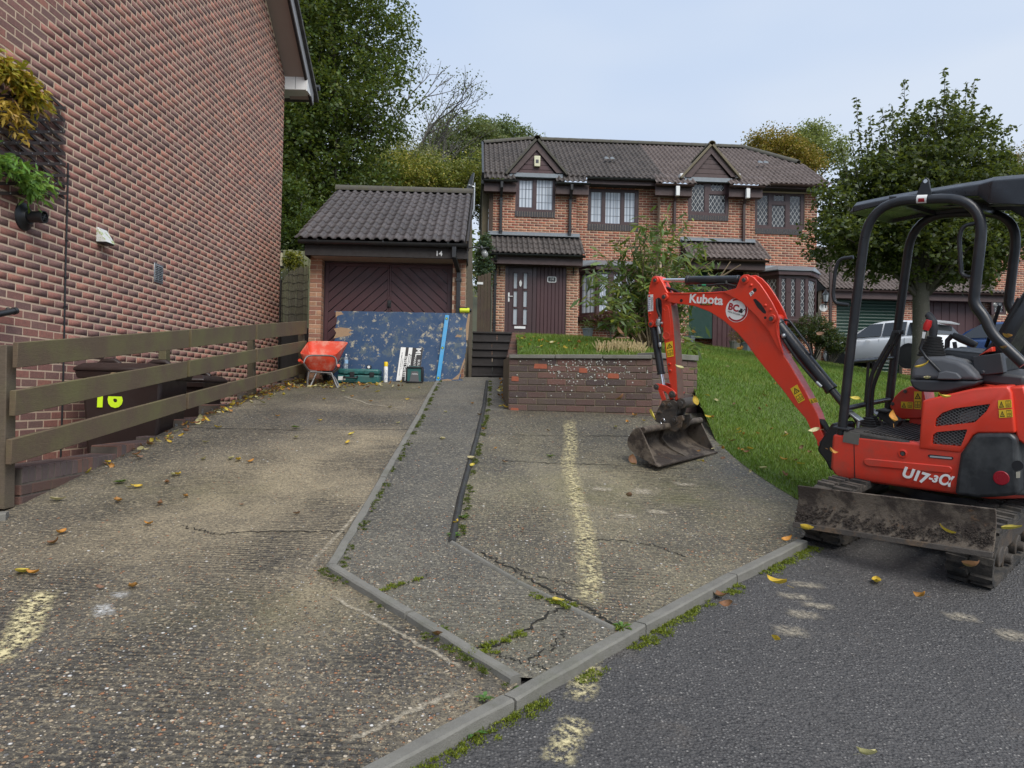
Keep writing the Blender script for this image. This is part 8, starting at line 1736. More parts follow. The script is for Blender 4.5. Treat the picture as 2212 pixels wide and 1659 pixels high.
M['barrow'] = paint_mat('scuffed orange tray', (.62, .055, .02), (.62, .40, .30), .8, (.7, .55, .45), .4, .5, .0)
Yb = 11.45
def wbp(dx_, dy_, Y_=None): return at(dx_, dy_, Y_ or Yb)
rim_f = [wbp(648, 766, 11.1), wbp(722, 770, 11.1)]; zr0 = wbp(690, 768, 11.1).z; zr1 = wbp(700, 738, 11.85).z
def ringr(y0, y1, xa0, xb0, xa1, xb1, z0, z1, n=6):
 out = []
 c_ = [(xa0, y0, z0), (xb0, y0, z0), (xb1, y1, z1), (xa1, y1, z1)]
 P = [Vector(q) for q in c_]; rr = .12
 for i in range(4):
  a_, b_ = P[i - 1] - P[i], P[(i + 1) % 4] - P[i]; A, B = P[i] + a_.normalized() * rr, P[i] + b_.normalized() * rr
  for k in range(n): t_ = k / (n - 1); out.append(A * (1 - t_) ** 2 + P[i] * 2 * t_ * (1 - t_) + B * t_ * t_)
 return out
xa0, xb0 = wbp(647, 766, 11.1).x, wbp(726, 768, 11.1).x; xa1, xb1 = wbp(664, 738, 11.85).x, wbp(752, 742, 11.85).x
zb_ = wbp(690, 801, 11.3).z
outer = ringr(11.08, 11.92, xa0, xb0, xa1, xb1, zr0, zr1); bot = ringr(11.18, 11.62, wbp(662, 800, 11.2).x, wbp(716, 800, 11.2).x, wbp(670, 800, 11.6).x, wbp(722, 800, 11.6).x, zb_, zb_ + .03)
lip = [p_ + Vector((0, 0, .012)) for p_ in outer]; inn = [p_ + (Vector(((xa0 + xb1) / 2, 11.5, p_.z)) - p_).normalized() * .03 for p_ in lip]
m = MB(); cbx = Vector(((xa0 + xb0) / 2, 11.4, 0)); m.loft([bot, outer, lip, inn, [p_ + Vector((0, 0, .012)) for p_ in bot]]); m.build('tray', M['barrow'], wbt, smooth=40)
M['tube_grey'] = simple('grey painted tube', (.20, .20, .20), .45, .5, var=.25, dirt=(.2, .12, .07), dirt_amt=.4)
def tb(pts, r=.014): return bez([wbp(*q) for q in pts], 5)
for k, pts in enumerate(([(648, 779, 10.72), (656, 786, 10.85), (668, 800, 11.05), (690, 803, 11.3), (700, 812, 12.0)], [(731, 790, 10.72), (731, 795, 10.85), (722, 803, 11.1), (718, 805, 11.4), (705, 812, 12.0)])):
 m = MB(); m.tube(tb(pts), .016, 10); fr_ = m.build('frame_tube', M['tube_grey'], wbt, smooth=50); a_, b_ = wbp(*pts[0]), wbp(*pts[1]); d_ = (a_ - b_).normalized(); m = MB(); m.tube([a_ + d_ * .02, a_ + d_ * .0, a_ - d_ * .08], [.022, .024, .02], 10); m.build('handle_grip', M['barrow'], fr_, smooth=50)
for pts in ([(667, 803, 11.05), (664, 828, 11.05), (668, 838, 11.08), (676, 822, 11.15), (684, 804, 11.2)], [(716, 806, 11.05), (728, 836, 11.02), (733, 838, 11.05), (722, 815, 11.15), (706, 806, 11.2)]): m = MB(); m.tube(tb(pts), .015, 10); m.build('leg', M['tube_grey'], wbt, smooth=50)
m = MB(); m.tube(tb([(655, 786, 10.9), (664, 770, 11.0), (690, 768, 11.02), (722, 771, 11.0), (728, 790, 10.9)]), .012, 8); m.tube(tb([(668, 803, 11.06), (718, 806, 11.06)]), .012, 8); m.build('tray_brace', M['tube_grey'], wbt, smooth=50)
wc = wbp(706, 815, 12.0); wc.z = ZG(wc.x, wc.y) + .20; m = MB(); m.lathe([(.13, -.045), (.175, -.045), (.195, -.03), (.2, 0), (.195, .03), (.175, .045), (.13, .045)], wc, (1, .1, 0), 26); wh = m.build('wheel', M['rubber'], wbt, smooth=40); m = MB(); m.cyl(wc - X1 * .05, wc + X1 * .05, .12, n=16); m.build('rim', M['tube_grey'], wh)
BY = 12.02; bb = [at(718, 823, BY), at(1004, 825, BY - .03), at(1016, 676, BY + .22), at(722, 671, BY + .22)]
bo_ = thing('blue_board', 'large scuffed dark blue painted wooden board leaning on the garage door', 'board', (bb[0] + bb[1]) / 2)
U_ = (bb[1] - bb[0]); V_ = (bb[3] - bb[0]); Nn = V_.cross(U_).normalized(); Nn = -Nn if Nn.y > 0 else Nn
rg = random.Random(3)
def bp(u, v, n_=0): a_ = bb[0].lerp(bb[1], u); b_ = bb[3].lerp(bb[2], u); return a_.lerp(b_, v) + Nn * n_
edge = []
for s_ in np.linspace(0, 1, 26): edge.append((s_, 0 + (rg.uniform(0, .02) if s_ > .8 else 0)))
for s_ in np.linspace(0, 1, 22)[1:]: edge.append((1 - rg.uniform(0, .02) - (.045 * max(0, .32 - s_) / .32 if s_ < .32 else 0) + (.0 if s_ > .5 else 0), s_))
for s_ in np.linspace(1, 0, 26)[1:]: edge.append((s_, 1 - rg.uniform(0, .008)))
for s_ in np.linspace(1, 0, 22)[1:-1]: edge.append((rg.uniform(0, .012) + (.01 if s_ > .6 else 0), s_))
t = NT('chipped blue paint over ply', .55); p_ = t.obj()
base_c = t.mix(t.noise(2.2, 6, .65, p_), (.010, .036, .09), (.018, .06, .14))
base_c = t.mix(t.ramp(t.noise(5, 8, .75, t.map(p_, (1, 1, 1), (0, 0, 0), (3.1, 0, 1.7))), [(.53, 0.0), (.62, .85)]), base_c, (.075, .10, .11))
base_c = t.mix(t.ramp(t.noise(9, 8, .75, t.map(p_, (1, 1, 1), (0, 0, 0), (.3, 0, 4.2))), [(.555, 0.0), (.62, .9)]), base_c, (.38, .34, .24))
base_c = t.mix(t.ramp(t.noise(6, 8, .78, t.map(p_, (1, 1, 1), (0, 0, 0), (7.7, 2, .4))), [(.63, 0.0), (.66, .9)]), base_c, (.018, .10, .26))
t.base(base_c); t.rough(t.ramp(t.noise(6, 5, .7), [(.35, .38), (.7, .8)])); t.bump(t.noise(30, 6, .7), .25, .004)
m = MB(); m.prism(edge, lambda a_, b_, t_: bp(a_, b_, t_), -.018, 0); m.build('panel', t.done(), bo_)
M['bare_ply'] = wood_mat('bare ply', (.30, .19, .11), (.42, .29, .18), 0)
for pts in ([(.0, .6), (.02, .68), (.0, .74), (.05, .76), (.10, .75), (.14, .72), (.11, .69), (.135, .66), (.10, .635), (.05, .62)], [(.012, .99), (.05, .985), (.07, .95), (.03, .93), (.012, .9)], [(.985, .99), (.975, .8), (.985, .6), (.998, .6), (.998, .99)], [(.9, .64), (.915, .68), (.95, .67), (.945, .64), (.92, .645)], [(.985, .35), (.97, .25), (.955, .12), (.92, .06), (.9, .03), (.95, .035), (.99, .3)], [(.925, .77), (.945, .785), (.95, .75), (.93, .74)], [(.80, .0), (.83, .03), (.87, .04), (.9, .03), (.9, .0)]):
 m = MB(); m.prism(pts, lambda a_, b_, t_: bp(a_, b_, t_), .0004, .0016); m.build('bare_patch', M['bare_ply'], bo_)
def on_board(x, y, n_=0.0):
 q = hit_plane(x, y, bb[0] + Nn * n_, Nn); return q
sp0, sp1 = on_board(946, 824, .03), on_board(966, 681, .03); sp = thing('spirit_level', 'long bright blue spirit level propped upright on the blue board', 'spirit level', sp0)
dv = (sp1 - sp0); sd_ = dv.cross(Nn).normalized(); m = MB(); m.obox((sp0 + sp1) / 2, dv / 2, sd_ * .032, Nn * .013); m.build('bar', simple('light blue aluminium', (.055, .32, .60), .38, .2, var=.12, dirt=(.3, .35, .38), dirt_amt=.4, dscale=9), sp, bevel=.004)
for f in (.05, .5, .945): c_ = sp0 + dv * f; m = MB(); m.cyl(c_ + Nn * .0, c_ + Nn * .0165, .022, n=16); v_ = m.build('vial_ring', M['print_black'], sp); m = MB(); m.cyl(c_ + Nn * .0, c_ + Nn * .0185, .015, n=14); m.build('vial', simple('green vial', (.35, .45, .10), .2), v_)
q = bp(.955, 1.0, .0) + Vector((0, .0, .04)); m = MB(); m.cyl(q - X1 * .075, q + X1 * .085, .042, n=16); tp = thing('chalk_line', 'small black and lime yellow tool lying on top of the blue board', 'tool', q - Vector((0, 0, .042))); m.build('body', simple('lime yellow grip', (.62, .70, .03), .45), tp, bevel=.01); m = MB(); m.cyl(q + X1 * .086, q + X1 * .115, .03, n=12); m.obox(q + Vector((-.02, 0, .043)), (.07, 0, 0), (0, .03, 0), (0, 0, .006)); m.build('cap', M['print_black'], tp, bevel=.003)
M['teal'] = simple('teal case plastic', (.014, .105, .10), .45, var=.15, dirt=(.10, .12, .10), dirt_amt=.45, dscale=8)
ca, cb2 = at(730, 826, 11.75), at(820, 826, 11.75); zc_ = ZG(ca.x, 11.75) + .022; zt = at(775, 797, 11.75).z; cs_ = thing('tool_case', 'teal plastic power tool case lying flat by the blue board', 'case', ((ca.x + cb2.x) / 2, 11.85, zc_))
zm = (zc_ + zt) / 2 + .02
m = MB(); m.box(ca.x, cb2.x, 11.68, 12.0, zc_, zm - .004); m.build('lower_shell', M['teal'], cs_, bevel=.022, seg=3); m = MB(); m.box(ca.x + .005, cb2.x - .005, 11.685, 11.99, zm + .004, zt); m.build('upper_shell', M['teal'], cs_, bevel=.03, seg=3)
for f in (.2, .45, .7): x_ = ca.x + (cb2.x - ca.x) * f; m = MB(); m.box(x_ - .035, x_ + .035, 11.672, 11.69, zm + .01, zt - .02); m.build('rib', M['teal'], cs_, bevel=.006)
for f in (.36, .83): x_ = ca.x + (cb2.x - ca.x) * f; m = MB(); m.box(x_ - .035, x_ + .035, 11.665, 11.69, zm - .03, zm + .04); m.build('latch', M['print_black'], cs_, bevel=.004)
x_ = ca.x + (cb2.x - ca.x) * .33; m = MB(); m.tube(fillet([(x_ - .1, 11.68, zm - .03), (x_ - .1, 11.63, zm - .05), (x_ + .1, 11.63, zm - .05), (x_ + .1, 11.68, zm - .03)], .03), .016, 8); m.build('carry_handle', M['print_black'], cs_, smooth=50)
m = MB(); m.box(ca.x + .02, ca.x + .13, 11.677, 11.6795, zm - .09, zm - .03); m.build('case_label', M['white_label'], cs_)
q = at(747, 797, 11.82); q.z = zt; wbl = thing('water_bottle', 'clear plastic water bottle with blue label on the teal case', 'bottle', q)
t = NT('clear plastic', .1, col=(.86, .92, .95)); t.b.inputs['Transmission Weight'].default_value = .8; t.b.inputs['IOR'].default_value = 1.2
m = MB(); m.lathe([(.03, 0), (.034, .01), (.034, .06), (.031, .065), (.034, .07), (.034, .15), (.030, .17), (.014, .20), (.013, .215)], q, Z1, 18); m.build('bottle_body', t.done(), wbl, smooth=50); m = MB(); m.lathe([(.0345, .085), (.0345, .14)], q, Z1, 18, cap=False); m.build('bottle_label', simple('pale blue label', (.25, .42, .62), .5), wbl, smooth=50); m = MB(); m.cyl(q + Z1 * .213, q + Z1 * .235, .015, n=14); m.build('bottle_cap', M['white_label'], wbl)
q = at(797, 797, 11.8); q.z = zt; tm = thing('tape_measure', 'small black and white tape measure on the teal case', 'tape measure', q); m = MB(); m.box(q.x - .038, q.x + .038, q.y - .022, q.y + .022, q.z, q.z + .065); m.build('tape_body', M['print_black'], tm, bevel=.014, seg=3); m = MB(); m.cyl((q.x, q.y - .024, q.z + .034), (q.x, q.y - .021, q.z + .034), .022, n=16); m.build('tape_disc', M['white_label'], tm)
q = at(833, 822, 11.85); q.z = ZG(q.x, q.y) + .022; sc2 = thing('spray_can', 'white line marking spray can with yellow cap', 'spray can', q); m = MB(); m.lathe([(.030, 0), (.033, .008), (.033, .235), (.028, .25)], q, Z1, 20); cb_ = m.build('can', M['white_label'], sc2, smooth=45); m = MB(); m.lathe([(.0305, .25), (.031, .31), (.026, .322)], q, Z1, 18); m.build('cap', simple('yellow cap', (.80, .55, .01), .4), sc2, smooth=45); m = MB(); m.lathe([(.0333, .03), (.0333, .19)], q, Z1, 20, cap=False); t = NT('can print', .4); t.base(t.mix(t.ramp(t.noise(90, 2, .5, t.map(t.obj(), (1, 1, .25))), [(.54, 0.0), (.56, .7)]), (.74, .75, .74), (.18, .22, .35))); m.build('can_label', t.done(), cb_, smooth=45)
s00, s10, s11, s01 = on_board(856, 822, .02), on_board(905, 822, .02), on_board(914, 752, .012), on_board(866, 750, .012)
sg_ = thing('builder_sign', "white and black builder's sign board standing on its side against the blue board", 'sign', (s00 + s10) / 2)
us, vs2 = (s10 - s00), (s01 - s00); m = MB(); m.add([s00, s10, s11, s01, s00 - Nn * .005, s10 - Nn * .005, s11 - Nn * .005, s01 - Nn * .005], [(0, 1, 2, 3), (7, 6, 5, 4), (0, 4, 5, 1), (1, 5, 6, 2), (2, 6, 7, 3), (3, 7, 4, 0)]); m.build('board', M['white_label'], sg_)
def sq(u, v, n_=.001): return s00.lerp(s10, u).lerp(s01.lerp(s11, u), v) + Nn * n_
M['sign_dark'] = simple('charcoal sign print', (.028, .026, .027), .5, var=.2, vscale=20)
for u0, u1 in ((.23, .36), (.53, 1.0)): m = MB(); m.add([sq(u0, 0), sq(u1, 0), sq(u1, 1), sq(u0, 1)], [(0, 1, 2, 3)]); m.build('sign_band', M['sign_dark'], sg_)
dn = (s00 - s01).normalized(); rt = us.normalized(); wS = us.length; hS = vs2.length
def stext(b_, sz_, u, v, mt_, **k): text(b_, sz_, mt_, sg_, plane_M(tuple(sq(u, v, .0022)), dn, rt), 'sign_text', .0003, **k)
stext('07951 541971', .060, .295, .42, M['white_label'], bold=.001); stext('ML', .115, .80, .86, M['white_label'], bold=.002); stext('BUILDING', .052, .88, .42, M['white_label']); stext('MAINTENANCE', .048, .70, .40, M['white_label'])
stext('No obligation free estimates  Give us a call', .022, .10, .5, M['print_black']); stext('◆ Extensions   ◆ Kitchens', .026, .49, .52, M['print_black']) ; stext('◆ General Building  ◆ Patios', .026, .42, .52, M['print_black']); stext('mlbuildingmaintenance.com', .016, .17, .5, M['print_black'])
q0, q1 = at(878, 824, 11.72), at(911, 824, 11.72); z0_ = ZG(q0.x, 11.75) + .022; z1_ = at(895, 791, 11.72).z; xm = (q0.x + q1.x) / 2; rw = (q1.x - q0.x) / 2; rd2 = thing('site_radio', 'teal and black boxy site radio in front of the sign', 'radio', (xm, 11.8, z0_))
m = MB(); m.prism(round_poly([(xm - rw, z0_ + .03), (xm - rw + .03, z0_), (xm + rw - .03, z0_), (xm + rw, z0_ + .03), (xm + rw, z1_ - .04), (xm + rw - .03, z1_), (xm - rw + .03, z1_), (xm - rw, z1_ - .04)], .01), lambda a_, b_, t_: (a_, t_, b_), 11.72, 11.88); m.build('radio_body', M['teal'], rd2, bevel=.01)
for zz in (z0_ + .015, z1_ - .02): m = MB(); m.box(xm - rw - .006, xm + rw + .006, 11.705, 11.89, zz - .014, zz + .014); m.build('radio_guard', M['print_black'], rd2, bevel=.008)
for xx in (xm - rw, xm + rw): m = MB(); m.box(xx - .012, xx + .012, 11.706, 11.888, z0_ + .03, z1_ - .03); m.build('radio_guard', M['print_black'], rd2, bevel=.008)
m = MB(); m.prism([(xm - .07, z0_ + .025), (xm + .075, z0_ + .025), (xm + .06, z1_ - .08), (xm - .045, z1_ - .08)], lambda a_, b_, t_: (a_, t_, b_), 11.712, 11.719); m.build('speaker_grille', simple('grey grille', (.10, .10, .105), .6), rd2); text('makita', .035, M['white_label'], rd2, plane_M((xm + .01, 11.711, z1_ - .12), (1, 0, 0), (0, 0, 1)), 'maker_mark', .0006)
def hatchback(lb, rear_w, front_w, paint, zdrop=0):
 a, b = Vector(rear_w), Vector(front_w); d = (b - a).normalized(); side = Vector((d.y, -d.x, 0)); side = side if (side.y < 0) else -side   # side faces the viewer
 o = thing('hatchback_car', lb, 'car', a.lerp(b, .5)); WB = 2.64; z0 = min(a.z, b.z)
 def C(x, y, z): return a + d * x - side * y + Vector((0, 0, z))        # x forward from the rear axle, y across from near side, z up
 xs_ = [-.82, -.74, -.55, -.2, .2, .7, 1.2, 1.7, 2.2, 2.75, 3.15, 3.35, 3.42]
 belt = [.62, .86, .94, .93, .92, .91, .905, .90, .90, .84, .76, .66, .52]; low = [.42, .30, .22, .19, .18, .18, .18, .18, .18, .20, .22, .26, .34]; wid = [.62, .76, .83, .875, .885, .89, .89, .89, .885, .86, .78, .66, .55]
 m = MB(); rings = []
 for x, zb2, zl2, w in zip(xs_, belt, low, wid):
  yc = .87; rings.append([C(x, yc - w * .93, zl2), C(x, yc - w, zl2 + .12), C(x, yc - w, (zl2 + zb2) / 2), C(x, yc - w * .985, zb2 - .10), C(x, yc - w * .93, zb2 - .02), C(x, yc - w * .80, zb2 + .03), C(x, yc, zb2 + .06), C(x, yc + w * .80, zb2 + .03), C(x, yc + w * .93, zb2 - .02), C(x, yc + w * .985, zb2 - .10), C(x, yc + w, (zl2 + zb2) / 2), C(x, yc + w, zl2 + .12), C(x, yc + w * .93, zl2)])
 m.loft(rings); body = m.build('body', paint, o, smooth=50)
 gx = [-.62, -.40, .05, .6, 1.1, 1.5, 1.9, 2.25]; gz = [1.0, 1.26, 1.40, 1.455, 1.45, 1.40, 1.22, .95]; gw_ = [.60, .60, .62, .63, .63, .62, .66, .74]
 m = MB(); m.loft([[C(x, .07, .90), C(x, .87 - w - .02, z - .05), C(x, .87 - w + .10, z), C(x, .87, z + .015), C(x, .87 + w - .10, z), C(x, .87 + w + .02, z - .05), C(x, .87 + .80, .90)] for x, z, w in zip(gx, gz, gw_)]); m.build('roof', paint, body, smooth=50)
 gl_ = M['glass']
 def quad(nm, pts, mt_, off=.006):
  P = [C(*q) for q in pts]; n_ = (P[1] - P[0]).cross(P[-1] - P[0]).normalized(); n_ = n_ if n_.dot(EYE - P[0]) > 0 else -n_; k = len(P)
  mm = MB(); mm.add([p_ + n_ * off for p_ in P] + [p_ - n_ * .012 for p_ in P], [tuple(range(k)), tuple(range(2 * k - 1, k - 1, -1))] + [(i, k + i, k + (i + 1) % k, (i + 1) % k) for i in range(k)]); return mm.build(nm, mt_, body)
 s0 = lambda z: .87 - (.80 - (z - .90) / .5 * .165)
 for (xa, xb, xc, xd, zt2) in ((1.02, 2.05, 1.48, 1.02, 1.36), (.18, .96, .96, .20, 1.37), (-.42, .10, .10, -.12, 1.33)): quad('side_window', [(xa, s0(.95) - .02, .955), (xb, s0(.95) - .02, .955), (xc, s0(zt2) - .02, zt2), (xd, s0(zt2) - .02, zt2)], gl_)
 quad('rear_window', [(-.665, .35, .98), (-.665, 1.39, .98), (-.43, 1.32, 1.27), (-.43, .42, 1.27)], gl_, .01)
 for x in (0.0, WB):
  c = C(x, -.005, .315); ax = -side; m = MB(); m.lathe([(.20, -.02), (.30, -.01), (.315, .02), (.315, .19), (.30, .2), (.15, .2)], c, -side, 28); wo_ = m.build('wheel', M['rubber'], o, smooth=40)
  m = MB(); [m.obox(c - side * .005 + (d * math.cos(k * 1.2566 + .3) + Z1 * math.sin(k * 1.2566 + .3)) * .115, (d * math.cos(k * 1.2566 + .3) + Z1 * math.sin(k * 1.2566 + .3)) * .11, (d * -math.sin(k * 1.2566 + .3) + Z1 * math.cos(k * 1.2566 + .3)) * .028, side * .012) for k in range(5)]; m.cyl(c + side * .01, c - side * .03, .045, n=14); m.tube([c - side * .0 + (d * math.cos(k) + Z1 * math.sin(k)) * .215 for k in np.linspace(0, 6.283, 29)[:-1]], .014, 6, closed=True); m.build('alloy_rim', simple('silver alloy', (.5, .5, .52), .3, .8), wo_)
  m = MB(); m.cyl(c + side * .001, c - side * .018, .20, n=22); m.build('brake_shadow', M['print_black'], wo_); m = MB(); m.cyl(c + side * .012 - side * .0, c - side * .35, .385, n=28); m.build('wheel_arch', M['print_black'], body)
 c = C(1.98, -.12, 1.0); m = MB(); m.ball(c, .10, 12, 8, (.8, .8, .7)); m.build('door_mirror', paint, body, smooth=60); m = MB(); m.ball(c - d * .03 + Z1 * -.02, .095, 12, 8, (.8, .8, .65)); m.build('mirror_glass', M['print_black'], body, smooth=60)
 for x in (.42, 1.32): m = MB(); m.tube([C(x, -.02, .83), C(x + .09, -.045, .835), C(x + .18, -.02, .83)], .014, 6); m.build('door_handle', paint, body)
 for x in (.12, 1.0, 2.12): m = MB(); m.bar(C(x, -.004 - .01, .25), C(x + .02, -.002, .86), .006, .01, up=side); m.build('door_gap', M['print_black'], body)
 quad('tail_lamp', [(-.70, .02, .80), (-.45, -.02, .82), (-.42, -.005, .90), (-.66, .05, .90)], simple('red tail lamp', (.30, .01, .01), .2), .012)
 m = MB(); m.prism([(-.62, 1.33), (-.35, 1.42), (-.33, 1.39), (-.6, 1.30)], lambda p_, q_, t_: C(p_, t_, q_), .28, 1.46); m.build('roof_spoiler', paint, body); m = MB(); m.ball(C(-.2, .87, 1.43), .05, 8, 6, (1, .5, 1)); m.build('aerial_fin', paint, body, smooth=60)
 for x in (0, WB): m = MB(); m.cyl(C(x, 1.74, .315), C(x, 1.55, .315), .31, n=20); m.build('wheel', M['rubber'], o)
 return o
t = NT('white car paint', .22, col=(.74, .76, .78)); t.b.inputs['Coat Weight'].default_value = .6; WHITE = t.done()
cr = at(1962, 792, 22.6); cr.z = at(1962, 693, 23.4).z - 1.46; cf = cr + Vector((-1.15, 2.38, .05))
hatchback('white hatchback car parked before the green garage door', cr, cf, WHITE)
t = NT('dark blue car paint', .25, col=(.02, .06, .18)); cb3 = cr + Vector((3.3, -.1, 0)); hatchback('dark blue car mostly hidden behind the excavator controls', cb3, cb3 + Vector((-1.0, 2.44, .1)), t.done())
q = at(607, 560, 15.2); bf = thing('bird_feeder', 'slim hanging seed feeder by the corner of the brick flank', 'bird feeder', q); m = MB(); m.cyl(q - Z1 * .14, q + Z1 * .14, .035, n=12); m.build('seed_tube', simple('mixed seed', (.55, .50, .36), .6, var=.5, vscale=60), bf); m = MB(); m.cyl(q + Z1 * .14, q + Z1 * .17, .045, n=12); m.cyl(q - Z1 * .17, q - Z1 * .14, .06, n=12); m.build('feeder_caps', M['print_black'], bf)
def leaf_mesh(nm, L, W_, curl, col, lobes=0, stem=True):
 n = 9; V = []; Fq = []
 for i in range(n):
  t_ = i / (n - 1); w = W_ / 2 * (math.sin(math.pi * t_ ** .8) ** .8) * (1 + (.25 * math.cos(lobes * math.pi * 2 * t_) if lobes else 0)); z = curl * L * (t_ - .5) ** 2 * 1.4 + .004; x = (t_ - .5) * L
  for s_ in (-1, -.5, 0, .5, 1): V.append((x, s_ * w, z + abs(s_) ** 1.5 * W_ * .22 * (1 + .4 * math.sin(5 * t_))))
 for i in range(n - 1):
  for k in range(4): Fq.append((i * 5 + k, i * 5 + k + 1, (i + 1) * 5 + k + 1, (i + 1) * 5 + k))
 V = np.array(V); c = np.array(col) * (1 - .25 * (np.abs(np.sin(V[:, 0] * 90 + V[:, 1] * 140)) > .9))[:, None]
 b = len(V); V = np.r_[V, [(-L / 2, -.0015, .008), (-L / 2, .0015, .008), (-L * .85, .003, .006), (-L * .85, .001, .006)]]; Fq.append((b, b + 1, b + 2, b + 3)); c = np.r_[c, np.tile(np.array(col) * .7, (4, 1))]
 return np_mesh(nm, V, Fq, M['leaf_dry'], c, True)
kinds = {'yellow': [leaf_mesh('fallen_leaf', .105, .05, .5, (.62, .42, .04)), leaf_mesh('fallen_leaf', .09, .055, .2, (.58, .46, .07))], 'cream': [leaf_mesh('fallen_leaf', .10, .052, .4, (.55, .48, .26)), leaf_mesh('fallen_leaf', .085, .06, .3, (.50, .46, .22))], 'orange': [leaf_mesh('fallen_leaf', .09, .05, .7, (.50, .22, .035)), leaf_mesh('fallen_leaf', .07, .06, .9, (.42, .20, .05), 3)], 'brown': [leaf_mesh('fallen_leaf', .085, .05, .8, (.20, .09, .04)), leaf_mesh('fallen_leaf', .075, .05, .6, (.24, .13, .08))]}
TXT = {'yellow': 'yellow fallen leaf lying flat on the concrete drive', 'cream': 'pale cream fallen leaf lying flat on the concrete drive', 'orange': 'orange fallen leaf curled on the concrete drive', 'brown': 'brown fallen leaf curled on the concrete drive'}
def put_leaf(kind, q, s_, parent=None, lb=None, group=None, rz=None, flat=.15):
 me = random.choice(kinds[kind]); o = bpy.data.objects.new('fallen_leaf', me); COL.objects.link(o)
 o.matrix_basis = Matrix.Translation(q) @ Matrix.Rotation(rz if rz is not None else random.uniform(0, 6.28), 4, 'Z') @ Matrix.Rotation(random.gauss(0, flat), 4, 'X') @ Matrix.Rotation(random.gauss(-.1, flat), 4, 'Y') @ Matrix.Scale(s_, 4)
 return props(o, lb or TXT[kind], 'leaf', group or kind + ' leaves fallen on the drive')
leaves_ = [(125, 1090, 'cream', 1.5), (45, 1250, 'yellow', 1.4), (70, 1252, 'orange', 1.3), (285, 1282, 'orange', 1.0), (130, 1163, 'orange', 1.1), (118, 1185, 'brown', 1.4), (373, 1034, 'cream', 1.2), (385, 1034, 'yellow', 1.0), (293, 1061, 'yellow', 1.2), (280, 1062, 'cream', 1.0), (400, 1082, 'orange', 1.0), (255, 1093, 'orange', 1.1), (320, 1143, 'orange', .9), (515, 1002, 'yellow', 1.2), (540, 1006, 'orange', 1.2), (500, 998, 'cream', 1.0), (690, 915, 'yellow', 1.0), (640, 952, 'cream', 1.0), (750, 964, 'yellow', 1.0), (760, 944, 'yellow', 1.1), (955, 956, 'cream', 1.4), (1020, 1003, 'cream', 1.6), (1020, 1018, 'yellow', 1.0), (985, 1144, 'yellow', 1.0), (1043, 937, 'orange', .9), (1240, 893, 'cream', .8), (1330, 932, 'cream', 1.0), (1370, 907, 'orange', 1.2), (1355, 921, 'orange', .8), (1390, 918, 'yellow', .8), (1205, 1318, 'yellow', 1.0), (945, 1388, 'brown', 1.5), (440, 1000, 'cream', 1.0), (470, 930, 'yellow', 1.0), (445, 962, 'cream', .9), (600, 905, 'orange', .9), (800, 872, 'orange', .9), (842, 885, 'cream', .8), (880, 868, 'yellow', .9), (700, 868, 'yellow', 1.1), (905, 905, 'orange', .7), (860, 920, 'cream', .8), (962, 898, 'cream', .8), (1035, 905, 'brown', .9), (1020, 880, 'orange', .9), (1185, 940, 'brown', .7), (1090, 1010, 'brown', .8), (1070, 980, 'orange', .8), (1250, 1070, 'cream', .7), (1130, 1160, 'brown', .7), (640, 1120, 'brown', .8), (345, 1098, 'brown', .9), (520, 1100, 'brown', .7), (215, 1283, 'brown', .9), (360, 1052, 'brown', .9), (760, 862, 'orange', .9), (740, 850, 'cream', .9), (815, 851, 'yellow', 1.0), (860, 846, 'cream', .8), (905, 842, 'orange', .7)]
for x, y, k, s_ in leaves_:
 q = hit_ground(x, y); put_leaf(k, q + Vector((0, 0, .042 if x > 960 else .028)), s_ * random.uniform(.6, .8))
for x, y, k in ((1705, 1197, 'orange'), (1555, 1293, 'brown'), (1893, 1262, 'yellow')): put_leaf(k, hit_ground(x, y) + Vector((0, 0, .008)), 1.0, lb={'orange': 'orange maple leaf on the asphalt by the kerb end', 'brown': 'pale brown leaf on the asphalt beside the kerb', 'yellow': 'tiny yellow green leaf on the asphalt before the blade'}[k], group='leaves on the road')
for x, y, k in ((1648, 1020, 'cream'), (1610, 985, 'brown'), (1690, 1000, 'orange'), (1720, 1003, 'brown'), (1580, 960, 'brown'), (1560, 1000, 'brown'), (1590, 785, 'cream'), (1610, 788, 'brown'), (1530, 760, 'orange'), (1700, 945, 'brown'), (1585, 880, 'brown'), (1530, 908, 'yellow'), (1640, 890, 'brown'), (1750, 985, 'brown'), (1730, 1010, 'yellow')):
 q = hit_ground(x, y, ZL)
 if q is not None and 5.8 < q.y < 20: put_leaf(k, q + Vector((0, 0, .03)), .8, lb={'cream': 'pale cream leaf lying in the lawn grass', 'brown': 'dull brown leaf lying in the lawn grass', 'orange': 'orange leaf lying in the lawn grass', 'yellow': 'yellow leaf lying in the lawn grass'}[k], group=k + ' leaves on the lawn')
